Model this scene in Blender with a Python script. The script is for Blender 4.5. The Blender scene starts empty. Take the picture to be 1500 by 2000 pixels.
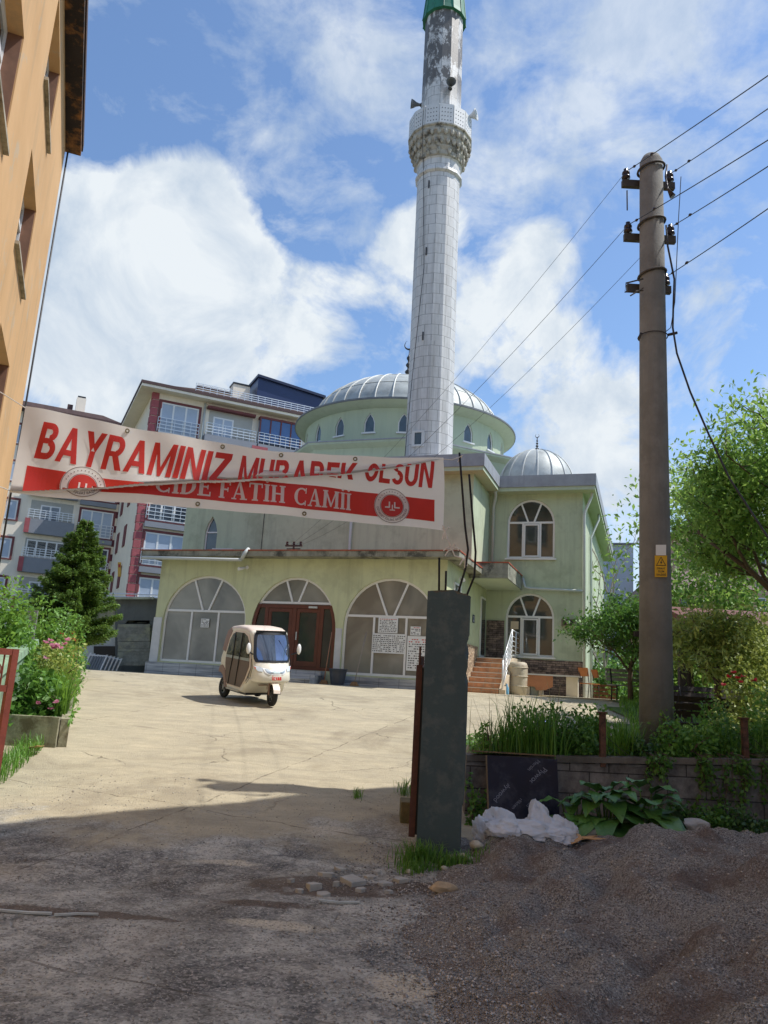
import bpy, bmesh, math, random
import numpy as np
from mathutils import Vector, Matrix, noise as mnoise
from mathutils.geometry import tessellate_polygon
random.seed(7)
rng = np.random.default_rng(7)
R = math.radians
scene = bpy.context.scene
COL = scene.collection

# ------------------------------------------------------------------ camera
TH, RHO, EYE = R(12.4188), R(3.3665), 1.6
_r0 = Vector((1, 0, 0)); _u0 = Vector((0, -math.sin(TH), math.cos(TH)))
CF = Vector((0, math.cos(TH), math.sin(TH)))
CR = _r0 * math.cos(RHO) + _u0 * math.sin(RHO)
CU = _u0 * math.cos(RHO) - _r0 * math.sin(RHO)
cam_d = bpy.data.cameras.new('camera'); cam = bpy.data.objects.new('camera', cam_d); COL.objects.link(cam)
cam_d.sensor_fit = 'HORIZONTAL'; cam_d.sensor_width = 36; cam_d.lens = 36
cam_d.clip_start = 0.05; cam_d.clip_end = 3000
cam.matrix_world = Matrix(((CR.x, CU.x, -CF.x, 0), (CR.y, CU.y, -CF.y, 0), (CR.z, CU.z, -CF.z, EYE), (0, 0, 0, 1)))
scene.camera = cam
scene.render.resolution_x = 768; scene.render.resolution_y = 1024

def ray(x, y): return CF * 1500 + CR * (x - 750) - CU * (y - 1000)
def at(x, y, Y):
    d = ray(x, y); return Vector((0, 0, EYE)) + d * (Y / d.y)

# ------------------------------------------------------------------ light
SUN_AZ, SUN_EL = R(88), R(59)
sd = bpy.data.lights.new('sun', 'SUN'); sd.energy = 3.3; sd.angle = R(0.53); sd.color = (1, .965, .91)
so = bpy.data.objects.new('sun', sd); COL.objects.link(so)
sv = Vector((math.sin(SUN_AZ) * math.cos(SUN_EL), math.cos(SUN_AZ) * math.cos(SUN_EL), math.sin(SUN_EL)))
so.rotation_euler = sv.to_track_quat('Z', 'Y').to_euler(); so.location = (30, 0, 40)
scene.view_settings.view_transform = 'Standard'; scene.view_settings.look = 'None'
scene.view_settings.exposure = 0.55; scene.view_settings.gamma = 1

world = bpy.data.worlds.new('World'); scene.world = world; world.use_nodes = True
wn, wl = world.node_tree.nodes, world.node_tree.links
wn.clear()
def WN(t, **k):
    n = wn.new(t)
    for a, b in k.items(): setattr(n, a, b)
    return n
def wmath(op, a, b=None, c=None, clamp=False):
    n = wn.new('ShaderNodeMath'); n.operation = op; n.use_clamp = clamp
    for i, v in enumerate((a, b, c)):
        if v is None: continue
        if isinstance(v, (int, float)): n.inputs[i].default_value = v
        else: wl.new(v, n.inputs[i])
    return n.outputs[0]
sky = WN('ShaderNodeTexSky'); sky.sky_type = 'NISHITA'; sky.sun_disc = False
sky.sun_elevation = SUN_EL; sky.sun_rotation = SUN_AZ; sky.air_density = 1.1; sky.dust_density = 0.6; sky.ozone_density = 2.2
tc = WN('ShaderNodeTexCoord')
nrm = WN('ShaderNodeVectorMath', operation='NORMALIZE'); wl.new(tc.outputs['Generated'], nrm.inputs[0])
sep = WN('ShaderNodeSeparateXYZ'); wl.new(nrm.outputs[0], sep.inputs[0])
# project the direction on a cloud layer
zz = wmath('MAXIMUM', sep.outputs[2], 0.0); zz = wmath('ADD', zz, 0.32)
cx = wmath('DIVIDE', sep.outputs[0], zz); cy = wmath('DIVIDE', sep.outputs[1], zz)
cmb = WN('ShaderNodeCombineXYZ'); wl.new(cx, cmb.inputs[0]); wl.new(cy, cmb.inputs[1])
def wnoise(vec, scale, detail, rough, dist=0.0, loc=None):
    m = WN('ShaderNodeMapping'); wl.new(vec, m.inputs[0])
    if loc: m.inputs['Location'].default_value = loc
    n = WN('ShaderNodeTexNoise'); n.inputs['Scale'].default_value = scale; n.inputs['Detail'].default_value = detail
    n.inputs['Roughness'].default_value = rough; n.inputs['Distortion'].default_value = dist
    wl.new(m.outputs[0], n.inputs['Vector']); return n.outputs['Fac']
n_big = wnoise(nrm.outputs[0], 6.0, 12, 0.60, 0.35, (3.1, 0.4, 1.2))
n_wisp = wnoise(cmb.outputs[0], 8.5, 9, 0.62, 0.25, (4.3, 9.2, 2.0))
n_mid = wnoise(cmb.outputs[0], 2.6, 5, 0.55, 0.2, (7.3, 2.2, 0))
def blob(px, py, rad, amp, sy=1.0):
    # soft lobe of cloud round a direction of the sky
    d = ray(px, py).normalized()
    sub = WN('ShaderNodeVectorMath', operation='SUBTRACT'); wl.new(nrm.outputs[0], sub.inputs[0]); sub.inputs[1].default_value = d
    sc = WN('ShaderNodeVectorMath', operation='MULTIPLY'); wl.new(sub.outputs[0], sc.inputs[0]); sc.inputs[1].default_value = (1, 1, sy)
    ln = WN('ShaderNodeVectorMath', operation='LENGTH'); wl.new(sc.outputs[0], ln.inputs[0])
    q = wmath('DIVIDE', ln.outputs['Value'], rad / 1500.0)
    q = wmath('MULTIPLY', q, q); q = wmath('MULTIPLY', q, -1.0)
    return wmath('MULTIPLY', wmath('EXPONENT', q), amp)
def total(items):
    s = items[0]
    for i in items[1:]: s = wmath('ADD', s, i)
    return s
cum = total([blob(300, 400, 100, .62), blob(210, 560, 190, .60), blob(450, 450, 120, .55), blob(640, 580, 110, .45), blob(120, 400, 90, .42), blob(300, 200, 120, -.55), blob(560, 300, 110, -.35), blob(700, 130, 200, -.4), blob(1050, 90, 150, -.3), blob(960, 330, 90, -.3),
             blob(780, 500, 80, .45), blob(520, 640, 180, .38), blob(1020, 490, 95, .55), blob(960, 640, 130, .25), blob(100, 720, 190, .55), blob(330, 720, 160, .3), blob(1120, 850, 200, .42), blob(1420, 860, 240, .36),
             blob(1180, 160, 150, .16), blob(1330, 60, 130, .14), blob(1400, 380, 60, .05), blob(615, 430, 80, -.6), blob(110, 570, 50, -.12), blob(500, 735, 90, -.25), blob(1340, 560, 180, -.20), blob(1285, 160, 80, -.5), blob(1400, 300, 120, -.25), blob(860, 470, 90, .35), blob(1090, 470, 70, .3), blob(620, 300, 90, -.1), blob(640, 730, 90, -.1)])
dens = wmath('ADD', cum, wmath('MULTIPLY', wmath('SUBTRACT', n_big, 0.5), 2.6))
dens = wmath('SUBTRACT', dens, 0.14); dens = wmath('MULTIPLY', dens, 3.0, clamp=True)
wi_m = total([blob(450, 170, 260, .30), blob(700, 200, 160, .22), blob(1180, 150, 200, .42), blob(1350, 50, 160, .36), blob(1000, 240, 140, .22), blob(700, 60, 150, .12), blob(1470, 200, 110, .22), blob(180, 250, 110, -.15), blob(800, 360, 160, .12), blob(1400, 370, 110, .12), blob(1380, 520, 90, .08)])
wisp = wmath('ADD', wi_m, wmath('MULTIPLY', wmath('SUBTRACT', n_wisp, 0.5), 2.4))
wisp = wmath('ADD', wisp, wmath('MULTIPLY', wmath('SUBTRACT', n_mid, 0.5), .7))
wisp = wmath('SUBTRACT', wisp, 0.17); wisp = wmath('MULTIPLY', wisp, 1.7, clamp=True); wisp = wmath('MULTIPLY', wisp, 0.72)
dens = wmath('MAXIMUM', dens, wisp)
# milky air near the horizon
hz = wmath('SUBTRACT', 1.0, wmath('DIVIDE', sep.outputs[2], 0.36)); hz = wmath('MAXIMUM', hz, 0.0)
hz = wmath('MULTIPLY', wmath('POWER', hz, 1.2), 0.95, clamp=True)
dens = wmath('MAXIMUM', dens, hz)
# thick parts of the clouds are a little greyer
grey = wnoise(nrm.outputs[0], 6.5, 9, .62, .4, (5.5, 2.2, 7.0))
gr = WN('ShaderNodeMapRange'); wl.new(grey, gr.inputs[0]); gr.inputs[1].default_value = .38; gr.inputs[2].default_value = .60
ccol = WN('ShaderNodeMix', data_type='RGBA'); wl.new(gr.outputs[0], ccol.inputs[0])
ccol.inputs[6].default_value = (2.8, 3.35, 4.05, 1); ccol.inputs[7].default_value = (4.4, 4.7, 4.95, 1)
mixs = WN('ShaderNodeMix', data_type='RGBA'); wl.new(dens, mixs.inputs[0])
tint = WN('ShaderNodeMix', data_type='RGBA', blend_type='MULTIPLY'); tint.inputs[0].default_value = 1; wl.new(sky.outputs[0], tint.inputs[6]); tint.inputs[7].default_value = (.82, .90, .98, 1)
wl.new(tint.outputs[2], mixs.inputs[6]); wl.new(ccol.outputs[2], mixs.inputs[7])
bg = WN('ShaderNodeBackground'); wl.new(mixs.outputs[2], bg.inputs[0]); bg.inputs[1].default_value = 0.13
wo = WN('ShaderNodeOutputWorld'); wl.new(bg.outputs[0], wo.inputs[0])

# ------------------------------------------------------------------ materials
def lin(r, g, b):
    f = lambda c: (c / 255) / 12.92 if c / 255 <= .04045 else ((c / 255 + .055) / 1.055) ** 2.4
    return (f(r), f(g), f(b))
def newmat(name):
    m = bpy.data.materials.new(name); m.use_nodes = True
    nt = m.node_tree; b = nt.nodes['Principled BSDF']; return m, nt, b
def nmath(nt, op, a, b=None, clamp=False):
    n = nt.nodes.new('ShaderNodeMath'); n.operation = op; n.use_clamp = clamp
    for i, v in enumerate((a, b)):
        if v is None: continue
        if isinstance(v, (int, float)): n.inputs[i].default_value = v
        else: nt.links.new(v, n.inputs[i])
    return n.outputs[0]
def posvec(nt, scale=(1, 1, 1), rot=0.0, obj=False):
    if obj:
        g = nt.nodes.new('ShaderNodeTexCoord').outputs['Object']
    else: g = nt.nodes.new('ShaderNodeNewGeometry').outputs['Position']
    m = nt.nodes.new('ShaderNodeMapping'); nt.links.new(g, m.inputs[0]); m.inputs['Scale'].default_value = scale; m.inputs['Rotation'].default_value = (0, 0, rot)
    return m.outputs[0]
def nnoise(nt, vec, scale, detail=6, rough=.6, dist=0):
    n = nt.nodes.new('ShaderNodeTexNoise'); nt.links.new(vec, n.inputs['Vector'])
    n.inputs['Scale'].default_value = scale; n.inputs['Detail'].default_value = detail; n.inputs['Roughness'].default_value = rough; n.inputs['Distortion'].default_value = dist
    return n.outputs['Fac']
def ramp(nt, fac, a, b, ca=None, cb=None):
    n = nt.nodes.new('ShaderNodeMapRange'); nt.links.new(fac, n.inputs[0]); n.inputs[1].default_value = a; n.inputs[2].default_value = b
    return n.outputs[0]
def nmix(nt, fac, a, b, mode='MIX'):
    n = nt.nodes.new('ShaderNodeMix'); n.data_type = 'RGBA'; n.blend_type = mode
    if isinstance(fac, (int, float)): n.inputs[0].default_value = fac
    else: nt.links.new(fac, n.inputs[0])
    for i, v in ((6, a), (7, b)):
        if isinstance(v, tuple): n.inputs[i].default_value = (*v[:3], 1)
        else: nt.links.new(v, n.inputs[i])
    return n.outputs[2]
def bump(nt, b, height, strength=.3, dist=.01):
    n = nt.nodes.new('ShaderNodeBump'); n.inputs['Strength'].default_value = strength; n.inputs['Distance'].default_value = dist
    nt.links.new(height, n.inputs['Height']); nt.links.new(n.outputs[0], b.inputs['Normal'])
MATS = {}
def mat(name, col, rough=.7, var=.15, scale=3.0, metal=0.0, bmp=.15, bscale=40, streak=0.0, dirt=None, dirt_amt=.0, dirt_scale=1.5, obj=False, spec=None, grime=(.05, .045, .035)):
    """plain surface: mottled colour, fine bump, optional rain streaks and dirt patches"""
    if name in MATS: return MATS[name]
    m, nt, b = newmat(name)
    v = posvec(nt, obj=obj)
    c = nmix(nt, ramp(nt, nnoise(nt, v, scale, 6, .65), .3, .7), tuple(x * (1 - var) for x in col), tuple(min(1, x * (1 + var)) for x in col))
    if streak:
        vs = posvec(nt, (1, 1, .07), obj=obj)
        c = nmix(nt, nmath(nt, 'MULTIPLY', ramp(nt, nnoise(nt, vs, 4, 5, .7), .5, .75), streak), c, tuple(grime))
    if dirt_amt:
        c = nmix(nt, nmath(nt, 'MULTIPLY', ramp(nt, nnoise(nt, v, dirt_scale, 8, .7), .5, .62), dirt_amt), c, dirt)
    nt.links.new(c, b.inputs['Base Color'])
    b.inputs['Roughness'].default_value = rough; b.inputs['Metallic'].default_value = metal
    if spec is not None: b.inputs['Specular IOR Level'].default_value = spec
    if bmp: bump(nt, b, nnoise(nt, v, bscale, 5, .6), bmp, .01)
    MATS[name] = m; return m
def glassmat(name, col, rough=.08, var=.3, scale=1.2, spec=.6):
    m, nt, b = newmat(name); v = posvec(nt)
    c = nmix(nt, ramp(nt, nnoise(nt, v, scale, 3, .5, .5), .35, .65), tuple(x * (1 - var) for x in col), tuple(x * (1 + var) for x in col))
    nt.links.new(c, b.inputs['Base Color']); b.inputs['Roughness'].default_value = rough; b.inputs['Specular IOR Level'].default_value = spec
    bump(nt, b, nnoise(nt, v, 1.5, 2, .5), .05, .02)
    return m
def brickmat(name, c1, c2, cm, w, h, msize, rough=.8, uv=True, rot=0, dirtz=None, offset=.5, bmp=.5, bias=0.0, noisy=.2, vscale=1.0):
    m, nt, b = newmat(name)
    if uv:
        g = nt.nodes.new('ShaderNodeTexCoord').outputs['UV']
    else: g = posvec(nt, rot=rot)
    br = nt.nodes.new('ShaderNodeTexBrick'); nt.links.new(g, br.inputs['Vector'])
    br.inputs['Scale'].default_value = 1; br.inputs['Brick Width'].default_value = w; br.inputs['Row Height'].default_value = h
    br.inputs['Mortar Size'].default_value = msize; br.inputs['Bias'].default_value = bias; br.offset = offset
    br.inputs['Color1'].default_value = (*c1, 1); br.inputs['Color2'].default_value = (*c2, 1); br.inputs['Mortar'].default_value = (*cm, 1)
    br.inputs['Mortar Smooth'].default_value = .2
    v = posvec(nt)
    c = nmix(nt, noisy, br.outputs['Color'], nmix(nt, ramp(nt, nnoise(nt, v, 6, 8, .7), .35, .65), (.08, .08, .08), (.9, .9, .9)), 'OVERLAY')
    nt.links.new(c, b.inputs['Base Color']); b.inputs['Roughness'].default_value = rough
    inv = nmath(nt, 'SUBTRACT', 1.0, br.outputs['Fac'])
    bump(nt, b, nmath(nt, 'ADD', inv, nmath(nt, 'MULTIPLY', nnoise(nt, v, 30, 5, .6), .3)), bmp, .01)
    MATS[name] = m; m['c'] = 1
    return m, nt, b, c

# ------------------------------------------------------------------ objects
def tag(o, label=None, cat=None, group=None, kind=None):
    if label: o['label'] = label
    if cat: o['category'] = cat
    if group: o['group'] = group
    if kind: o['kind'] = kind
    return o
def thing(name, label, cat, loc=(0, 0, 0), rz=0.0, group=None):
    o = bpy.data.objects.new(name, None); COL.objects.link(o); o.empty_display_size = .2
    o.location = loc; o.rotation_euler = (0, 0, rz)
    return tag(o, label, cat, group)
def root_mat(o):
    m = Matrix.Translation(o.location) @ o.rotation_euler.to_matrix().to_4x4()
    if o.parent: m = root_mat(o.parent) @ m
    return m
class MB:
    def __init__(s): s.v = []; s.f = []; s.uv = []; s.mi = []; s.cur = 0; s.sm = []; s.smooth = False
    def add(s, vs, fs, uvs=None):
        n = len(s.v); s.v += [tuple(v) for v in vs]
        for i, f in enumerate(fs):
            s.f.append([n + k for k in f]); s.mi.append(s.cur); s.sm.append(s.smooth)
            s.uv.append(uvs[i] if uvs else None)
        return s
    def quad(s, a, b, c, d, uv=None): return s.add([a, b, c, d], [(0, 1, 2, 3)], [uv] if uv else None)
    def hexa(s, p):   # 8 corners: bottom 4 ccw, top 4 ccw
        return s.add(p, [(3, 2, 1, 0), (4, 5, 6, 7), (0, 1, 5, 4), (1, 2, 6, 5), (2, 3, 7, 6), (3, 0, 4, 7)])
    def box(s, a, b, fr=None):
        x0, y0, z0 = a; x1, y1, z1 = b
        p = [(x0, y0, z0), (x1, y0, z0), (x1, y1, z0), (x0, y1, z0), (x0, y0, z1), (x1, y0, z1), (x1, y1, z1), (x0, y1, z1)]
        if fr: p = [fr(*q) for q in p]
        return s.hexa(p)
    def obox(s, c, ax, ay, az):  # centre and half vectors
        c, ax, ay, az = map(Vector, (c, ax, ay, az))
        return s.hexa([c - ax - ay - az, c + ax - ay - az, c + ax + ay - az, c - ax + ay - az, c - ax - ay + az, c + ax - ay + az, c + ax + ay + az, c - ax + ay + az])
    def bar(s, a, b, w, h, up=(0, 0, 1)):
        a, b = Vector(a), Vector(b); d = (b - a); L = d.length; d.normalize(); up = Vector(up)
        sx = d.cross(up)
        if sx.length < 1e-4: sx = d.cross(Vector((1, 0, 0)))
        sx.normalize(); uz = sx.cross(d)
        return s.obox((a + b) / 2, d * (L / 2), sx * (w / 2), uz * (h / 2))
    def tube(s, pts, r, n=8, caps=True):
        pts = [Vector(p) for p in pts]; m = len(pts)
        rs = r if isinstance(r, (list, tuple)) else [r] * m
        base = len(s.v); up = None
        for i, p in enumerate(pts):
            t = (pts[min(i + 1, m - 1)] - pts[max(i - 1, 0)])
            if t.length < 1e-9: t = Vector((0, 0, 1))
            t.normalize()
            if up is None:
                up = Vector((0, 0, 1)) if abs(t.z) < .9 else Vector((1, 0, 0))
            sx = t.cross(up)
            if sx.length < 1e-5: sx = t.cross(Vector((0, 1, 0)))
            sx.normalize(); up = sx.cross(t).normalized()
            for k in range(n):
                a = 2 * math.pi * k / n
                s.v.append(tuple(p + (sx * math.cos(a) + up * math.sin(a)) * rs[i]))
        for i in range(m - 1):
            for k in range(n):
                a = base + i * n + k; b = base + i * n + (k + 1) % n
                s.f.append([a, b, b + n, a + n]); s.mi.append(s.cur); s.sm.append(n > 5); s.uv.append(None)
        if caps:
            for q in ([base + k for k in range(n)][::-1], [base + (m - 1) * n + k for k in range(n)]):
                s.f.append(q); s.mi.append(s.cur); s.sm.append(False); s.uv.append(None)
        return s
    def lathe(s, prof, n=24, fr=None, a0=0.0, a1=2 * math.pi, smooth=False, cap=True):
        """prof = [(r, z)...]; fr(x, y, z) places it"""
        fr = fr or (lambda x, y, z: (x, y, z)); base = len(s.v); full = abs(a1 - a0 - 2 * math.pi) < 1e-6
        nn = n if full else n + 1
        for (r, z) in prof:
            for k in range(nn):
                a = a0 + (a1 - a0) * k / n
                s.v.append(tuple(fr(r * math.cos(a), r * math.sin(a), z)))
        Lz = 0
        for i in range(len(prof) - 1):
            dz = math.hypot(prof[i + 1][0] - prof[i][0], prof[i + 1][1] - prof[i][1]); rr = max(prof[i][0], prof[i + 1][0])
            rr = round(rr * 4) / 4 if rr > .5 else rr
            for k in range(n):
                a = base + i * nn + k; b = base + i * nn + (k + 1) % nn
                s.f.append([a, b, b + nn, a + nn]); s.mi.append(s.cur); s.sm.append(smooth)
                u0, u1 = (a1 - a0) * k / n * rr, (a1 - a0) * (k + 1) / n * rr
                s.uv.append(((u0, Lz), (u1, Lz), (u1, Lz + dz), (u0, Lz + dz)))
            Lz += dz
        if cap and full:
            for i, rev in ((0, True), (len(prof) - 1, False)):
                if prof[i][0] > 1e-4:
                    q = [base + i * nn + k for k in range(nn)]
                    s.f.append(q[::-1] if rev else q); s.mi.append(s.cur); s.sm.append(False); s.uv.append(None)
        return s
    def prism(s, poly, fr, d0, d1):
        """poly 2D ccw list, fr(a, b, d) places; extruded d0..d1"""
        n = len(poly); base = len(s.v)
        for d in (d0, d1):
            for (a, b) in poly: s.v.append(tuple(fr(a, b, d)))
        tri = tessellate_polygon([[Vector((a, b, 0)) for a, b in poly]])
        for t in tri:
            s.f.append([base + k for k in t]); s.f.append([base + n + k for k in t[::-1]])
            s.mi += [s.cur] * 2; s.sm += [False] * 2; s.uv += [None] * 2
        for k in range(n):
            s.f.append([base + k, base + (k + 1) % n, base + n + (k + 1) % n, base + n + k]); s.mi.append(s.cur); s.sm.append(False); s.uv.append(None)
        return s
    def build(s, name, mats, parent=None, bevel=0, recalc=True):
        if not isinstance(mats, (list, tuple)): mats = [mats]
        me = bpy.data.meshes.new(name)
        vs = s.v
        if parent is not None:
            inv = root_mat(parent).inverted(); vs = [tuple(inv @ Vector(v)) for v in vs]
        me.from_pydata(vs, [], s.f)
        for m in mats: me.materials.append(m)
        me.polygons.foreach_set('material_index', s.mi); me.polygons.foreach_set('use_smooth', s.sm)
        if any(u for u in s.uv):
            uvl = me.uv_layers.new(name='UVMap'); k = 0
            for p, u in zip(me.polygons, s.uv):
                for j, li in enumerate(p.loop_indices):
                    uvl.data[li].uv = u[j] if u else (0, 0)
        if recalc:
            bm = bmesh.new(); bm.from_mesh(me); bmesh.ops.recalc_face_normals(bm, faces=bm.faces); bm.to_mesh(me); bm.free()
        o = bpy.data.objects.new(name, me); COL.objects.link(o)
        if parent is not None: o.parent = parent
        if bevel:
            md = o.modifiers.new('bevel', 'BEVEL'); md.width = bevel; md.segments = 2; md.limit_method = 'ANGLE'
        return o
def npmesh(name, verts, quads, m, parent=None, smooth=False, tri=False):
    """fast mesh from numpy arrays"""
    k = 3 if tri else 4
    verts = np.asarray(verts, dtype=np.float32)
    if parent is not None:
        M = np.array(root_mat(parent).inverted(), dtype=np.float32); verts = verts @ M[:3, :3].T + M[:3, 3]
    me = bpy.data.meshes.new(name); me.vertices.add(len(verts)); me.vertices.foreach_set('co', verts.ravel())
    nq = len(quads); me.loops.add(nq * k); me.loops.foreach_set('vertex_index', np.asarray(quads, dtype=np.int32).ravel())
    me.polygons.add(nq); me.polygons.foreach_set('loop_start', np.arange(0, nq * k, k, dtype=np.int32))
    me.polygons.foreach_set('loop_total', np.full(nq, k, dtype=np.int32))
    if smooth: me.polygons.foreach_set('use_smooth', np.ones(nq, dtype=bool))
    me.materials.append(m); me.update(); me.validate()
    o = bpy.data.objects.new(name, me); COL.objects.link(o)
    if parent is not None: o.parent = parent
    return o
def copy_tree(o, parent=None):
    c = o.copy(); COL.objects.link(c)
    if parent is not None: c.parent = parent
    for ch in list(o.children): copy_tree(ch, c)
    return c

def clamp(x, a=0., b=1.): return max(a, min(b, x))
def gz(y):                       # height of the yard: rises towards the mosque
    t = (y - 7.2) / 15.0
    if t <= -.08: return 0.0
    if t < .08: return 1.42 * (t + .08) ** 2 / .32
    if t > 1.05: return 1.42
    if t > .95: return 1.42 * (1 - (1.05 - t) ** 2 / .2)
    return 1.42 * t
# ------------------------------------------------------------------ mosque frame
MA = math.atan2(532.256407, 1535.72334)
UX = Vector((math.cos(MA), -math.sin(MA), 0)); VX = Vector((math.sin(MA), math.cos(MA), 0))
def M(u, v, z): return UX * u + VX * v + Vector((0, 0, z))
def arch(o, n=20, ins=0.0):
    """outline of an opening, ccw from bottom left: returns points"""
    c, hw, bt, sp, rise = o['c'], o['hw'] - ins, o['bot'] + ins, o['sp'], o['rise'] - ins
    pts = [(c - hw, bt), (c + hw, bt)]
    if o.get('kind') == 'point':
        pts += [(c + hw, sp), (c + hw * .62, sp + rise * .55), (c, sp + rise), (c - hw * .62, sp + rise * .55), (c - hw, sp)]
    elif o.get('kind') == 'rect':
        pts += [(c + hw, sp + rise), (c - hw, sp + rise)]
    else:
        for k in range(n + 1):
            a = math.pi * k / n; pts.append((c + hw * math.cos(a), sp + rise * math.sin(a)))
    return pts
def wall_open(mb, fr, a0, a1, b0, b1, ops, th):
    cur = a0
    for o in sorted(ops, key=lambda q: q['c']):
        c, hw = o['c'], o['hw']
        if c - hw > cur + 1e-4: mb.prism([(cur, b0), (c - hw, b0), (c - hw, b1), (cur, b1)], fr, 0, th)
        if o['bot'] > b0 + 1e-4: mb.prism([(c - hw, b0), (c + hw, b0), (c + hw, o['bot']), (c - hw, o['bot'])], fr, 0, th)
        p = arch(o)[2:]      # from right spring over the top to left spring
        if o.get('kind') == 'rect': pass
        poly = [(c + hw, b1), (c - hw, b1)] + p[::-1]
        mb.prism(poly, fr, 0, th)
        cur = c + hw
    if a1 > cur + 1e-4: mb.prism([(cur, b0), (a1, b0), (a1, b1), (cur, b1)], fr, 0, th)
def window_unit(parent, fr, o, fm, pm, transom=None, mull=(), fan=True, w=.07, d=.08, sill=None, depth=.06, casement=None, name='window', pane_d=.03, sash=None):
    mb = MB(); out = arch(o); inn = arch(o, ins=w); n = len(out)
    d0, d1 = d, d + depth
    for k in range(n):
        a, b_, c, e = out[k], out[(k + 1) % n], inn[(k + 1) % n], inn[k]
        mb.hexa([fr(a[0], a[1], d0), fr(b_[0], b_[1], d0), fr(c[0], c[1], d0), fr(e[0], e[1], d0), fr(a[0], a[1], d1), fr(b_[0], b_[1], d1), fr(c[0], c[1], d1), fr(e[0], e[1], d1)])
    def rect(x0, y0, x1, y1, dd=.004): mb.box((x0, y0, d0 - dd), (x1, y1, d1 - .004), fr)
    if transom:
        xx = o['hw']
        if transom > o['sp']: xx = o['hw'] * math.sqrt(max(0, 1 - ((transom - o['sp']) / o['rise']) ** 2))
        rect(o['c'] - xx + .02, transom - w / 2, o['c'] + xx - .02, transom + w / 2)
        if fan:
            top = o['sp'] + o['rise']
            for s in (-1, 1):
                a = math.acos(.45 if isinstance(fan, bool) else fan)
                # where the fan bar meets the arch
                t = 0
                while True:
                    x = t * math.cos(a); y = transom + t * math.sin(a)
                    if ((x / o['hw']) ** 2 + (max(0, y - o['sp']) / o['rise']) ** 2) > .97: break
                    t += .02
                ca, sa = math.cos(a) * s, math.sin(a); q = w * .42
                x0, y0, x1, y1 = o['c'] + s * .1, transom, o['c'] + s * .1 + (x - .1) * s, y
                L = math.hypot(x1 - x0, y1 - y0); nx, ny = -(y1 - y0) / L * q, (x1 - x0) / L * q
                P = [(x0 - nx, y0 - ny), (x1 - nx, y1 - ny), (x1 + nx, y1 + ny), (x0 + nx, y0 + ny)]
                mb.hexa([fr(p[0], p[1], d0 - .007) for p in P] + [fr(p[0], p[1], d1 - .007) for p in P])
    for mx in mull: rect(mx - w * .45, o['bot'] + w * .5, mx + w * .45, (transom or o['sp']) - w * .3, .002)
    if sash:
        x0, x1, y0, y1 = sash; q = w * .7
        for r_ in ((x0, y0, x1, y0 + q), (x0, y1 - q, x1, y1), (x0, y0 + q, x0 + q, y1 - q), (x1 - q, y0 + q, x1, y1 - q)): mb.box((r_[0], r_[1], d0 - .035), (r_[2], r_[3], d0 + .01), fr)
    win = mb.build(name, fm, parent)
    pb = MB(); ii = arch(o, ins=w * .6)
    pb.prism(ii, fr, d0 + pane_d, d0 + pane_d + .012)
    pn = pb.build('pane', pm, win)
    if sill:
        sb = MB(); sb.box((o['c'] - o['hw'] - .06, o['bot'] - .06, -.07), (o['c'] + o['hw'] + .06, o['bot'] - .002, d0 + .02), fr); sb.build('sill', sill, win)
    return win

# ------------------------------------------------------------------ mosque materials
GREEN = lin(188, 198, 170)
g_wall = mat('pistachio_render', GREEN, .85, .06, 1.2, bmp=.12, bscale=60, streak=.26, dirt=(.22, .25, .16), dirt_amt=.32, dirt_scale=.9)
g_wall2 = mat('pistachio_render_drum', lin(184, 195, 168), .85, .05, 1.0, bmp=.12, bscale=60, streak=.14)
white_pvc = mat('white_pvc', lin(228, 228, 226), .4, .03, 3, bmp=0)
fascia_m = mat('grey_fascia', lin(152, 155, 160), .6, .14, 2.5, bmp=.1, streak=.35, grime=(.2, .2, .2))
lead_m = mat('lead_sheet', lin(176, 180, 176), .55, .16, 2.2, metal=.2, bmp=.2, bscale=6, dirt=lin(120, 122, 116), dirt_amt=.4, dirt_scale=1.2)
lead_rib = mat('lead_seam', lin(206, 206, 200), .5, .1, 3, metal=.3)
concrete_old = mat('weathered_concrete', lin(150, 148, 132), .95, .25, 3, bmp=.4, bscale=25, dirt=(.05, .05, .04), dirt_amt=.8, dirt_scale=2.2, streak=.5)
tile_red = mat('red_roof_edge', lin(172, 88, 62), .8, .2, 4, dirt=(.12, .1, .08), dirt_amt=.6, dirt_scale=3)
pane_frost = glassmat('frosted_glass', lin(132, 131, 122), .14, .34, .8, .6)
pane_dark = glassmat('dark_glass', lin(58, 62, 58), .05, .3, .8, .9)
pane_wing = glassmat('window_glass', lin(62, 68, 64), .04, .3, 1.0, .8)
pane_blue = glassmat('drum_glass', lin(70, 84, 92), .08, .25, 2, .8)
door_wood = mat('red_brown_door', lin(100, 54, 38), .42, .18, 3, bmp=.08)
dark_metal = mat('dark_finial_metal', lin(64, 62, 62), .5, .2, 5, metal=.5)
pipe_m = mat('light_grey_pipe', lin(196, 200, 194), .45, .06, 3)
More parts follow.
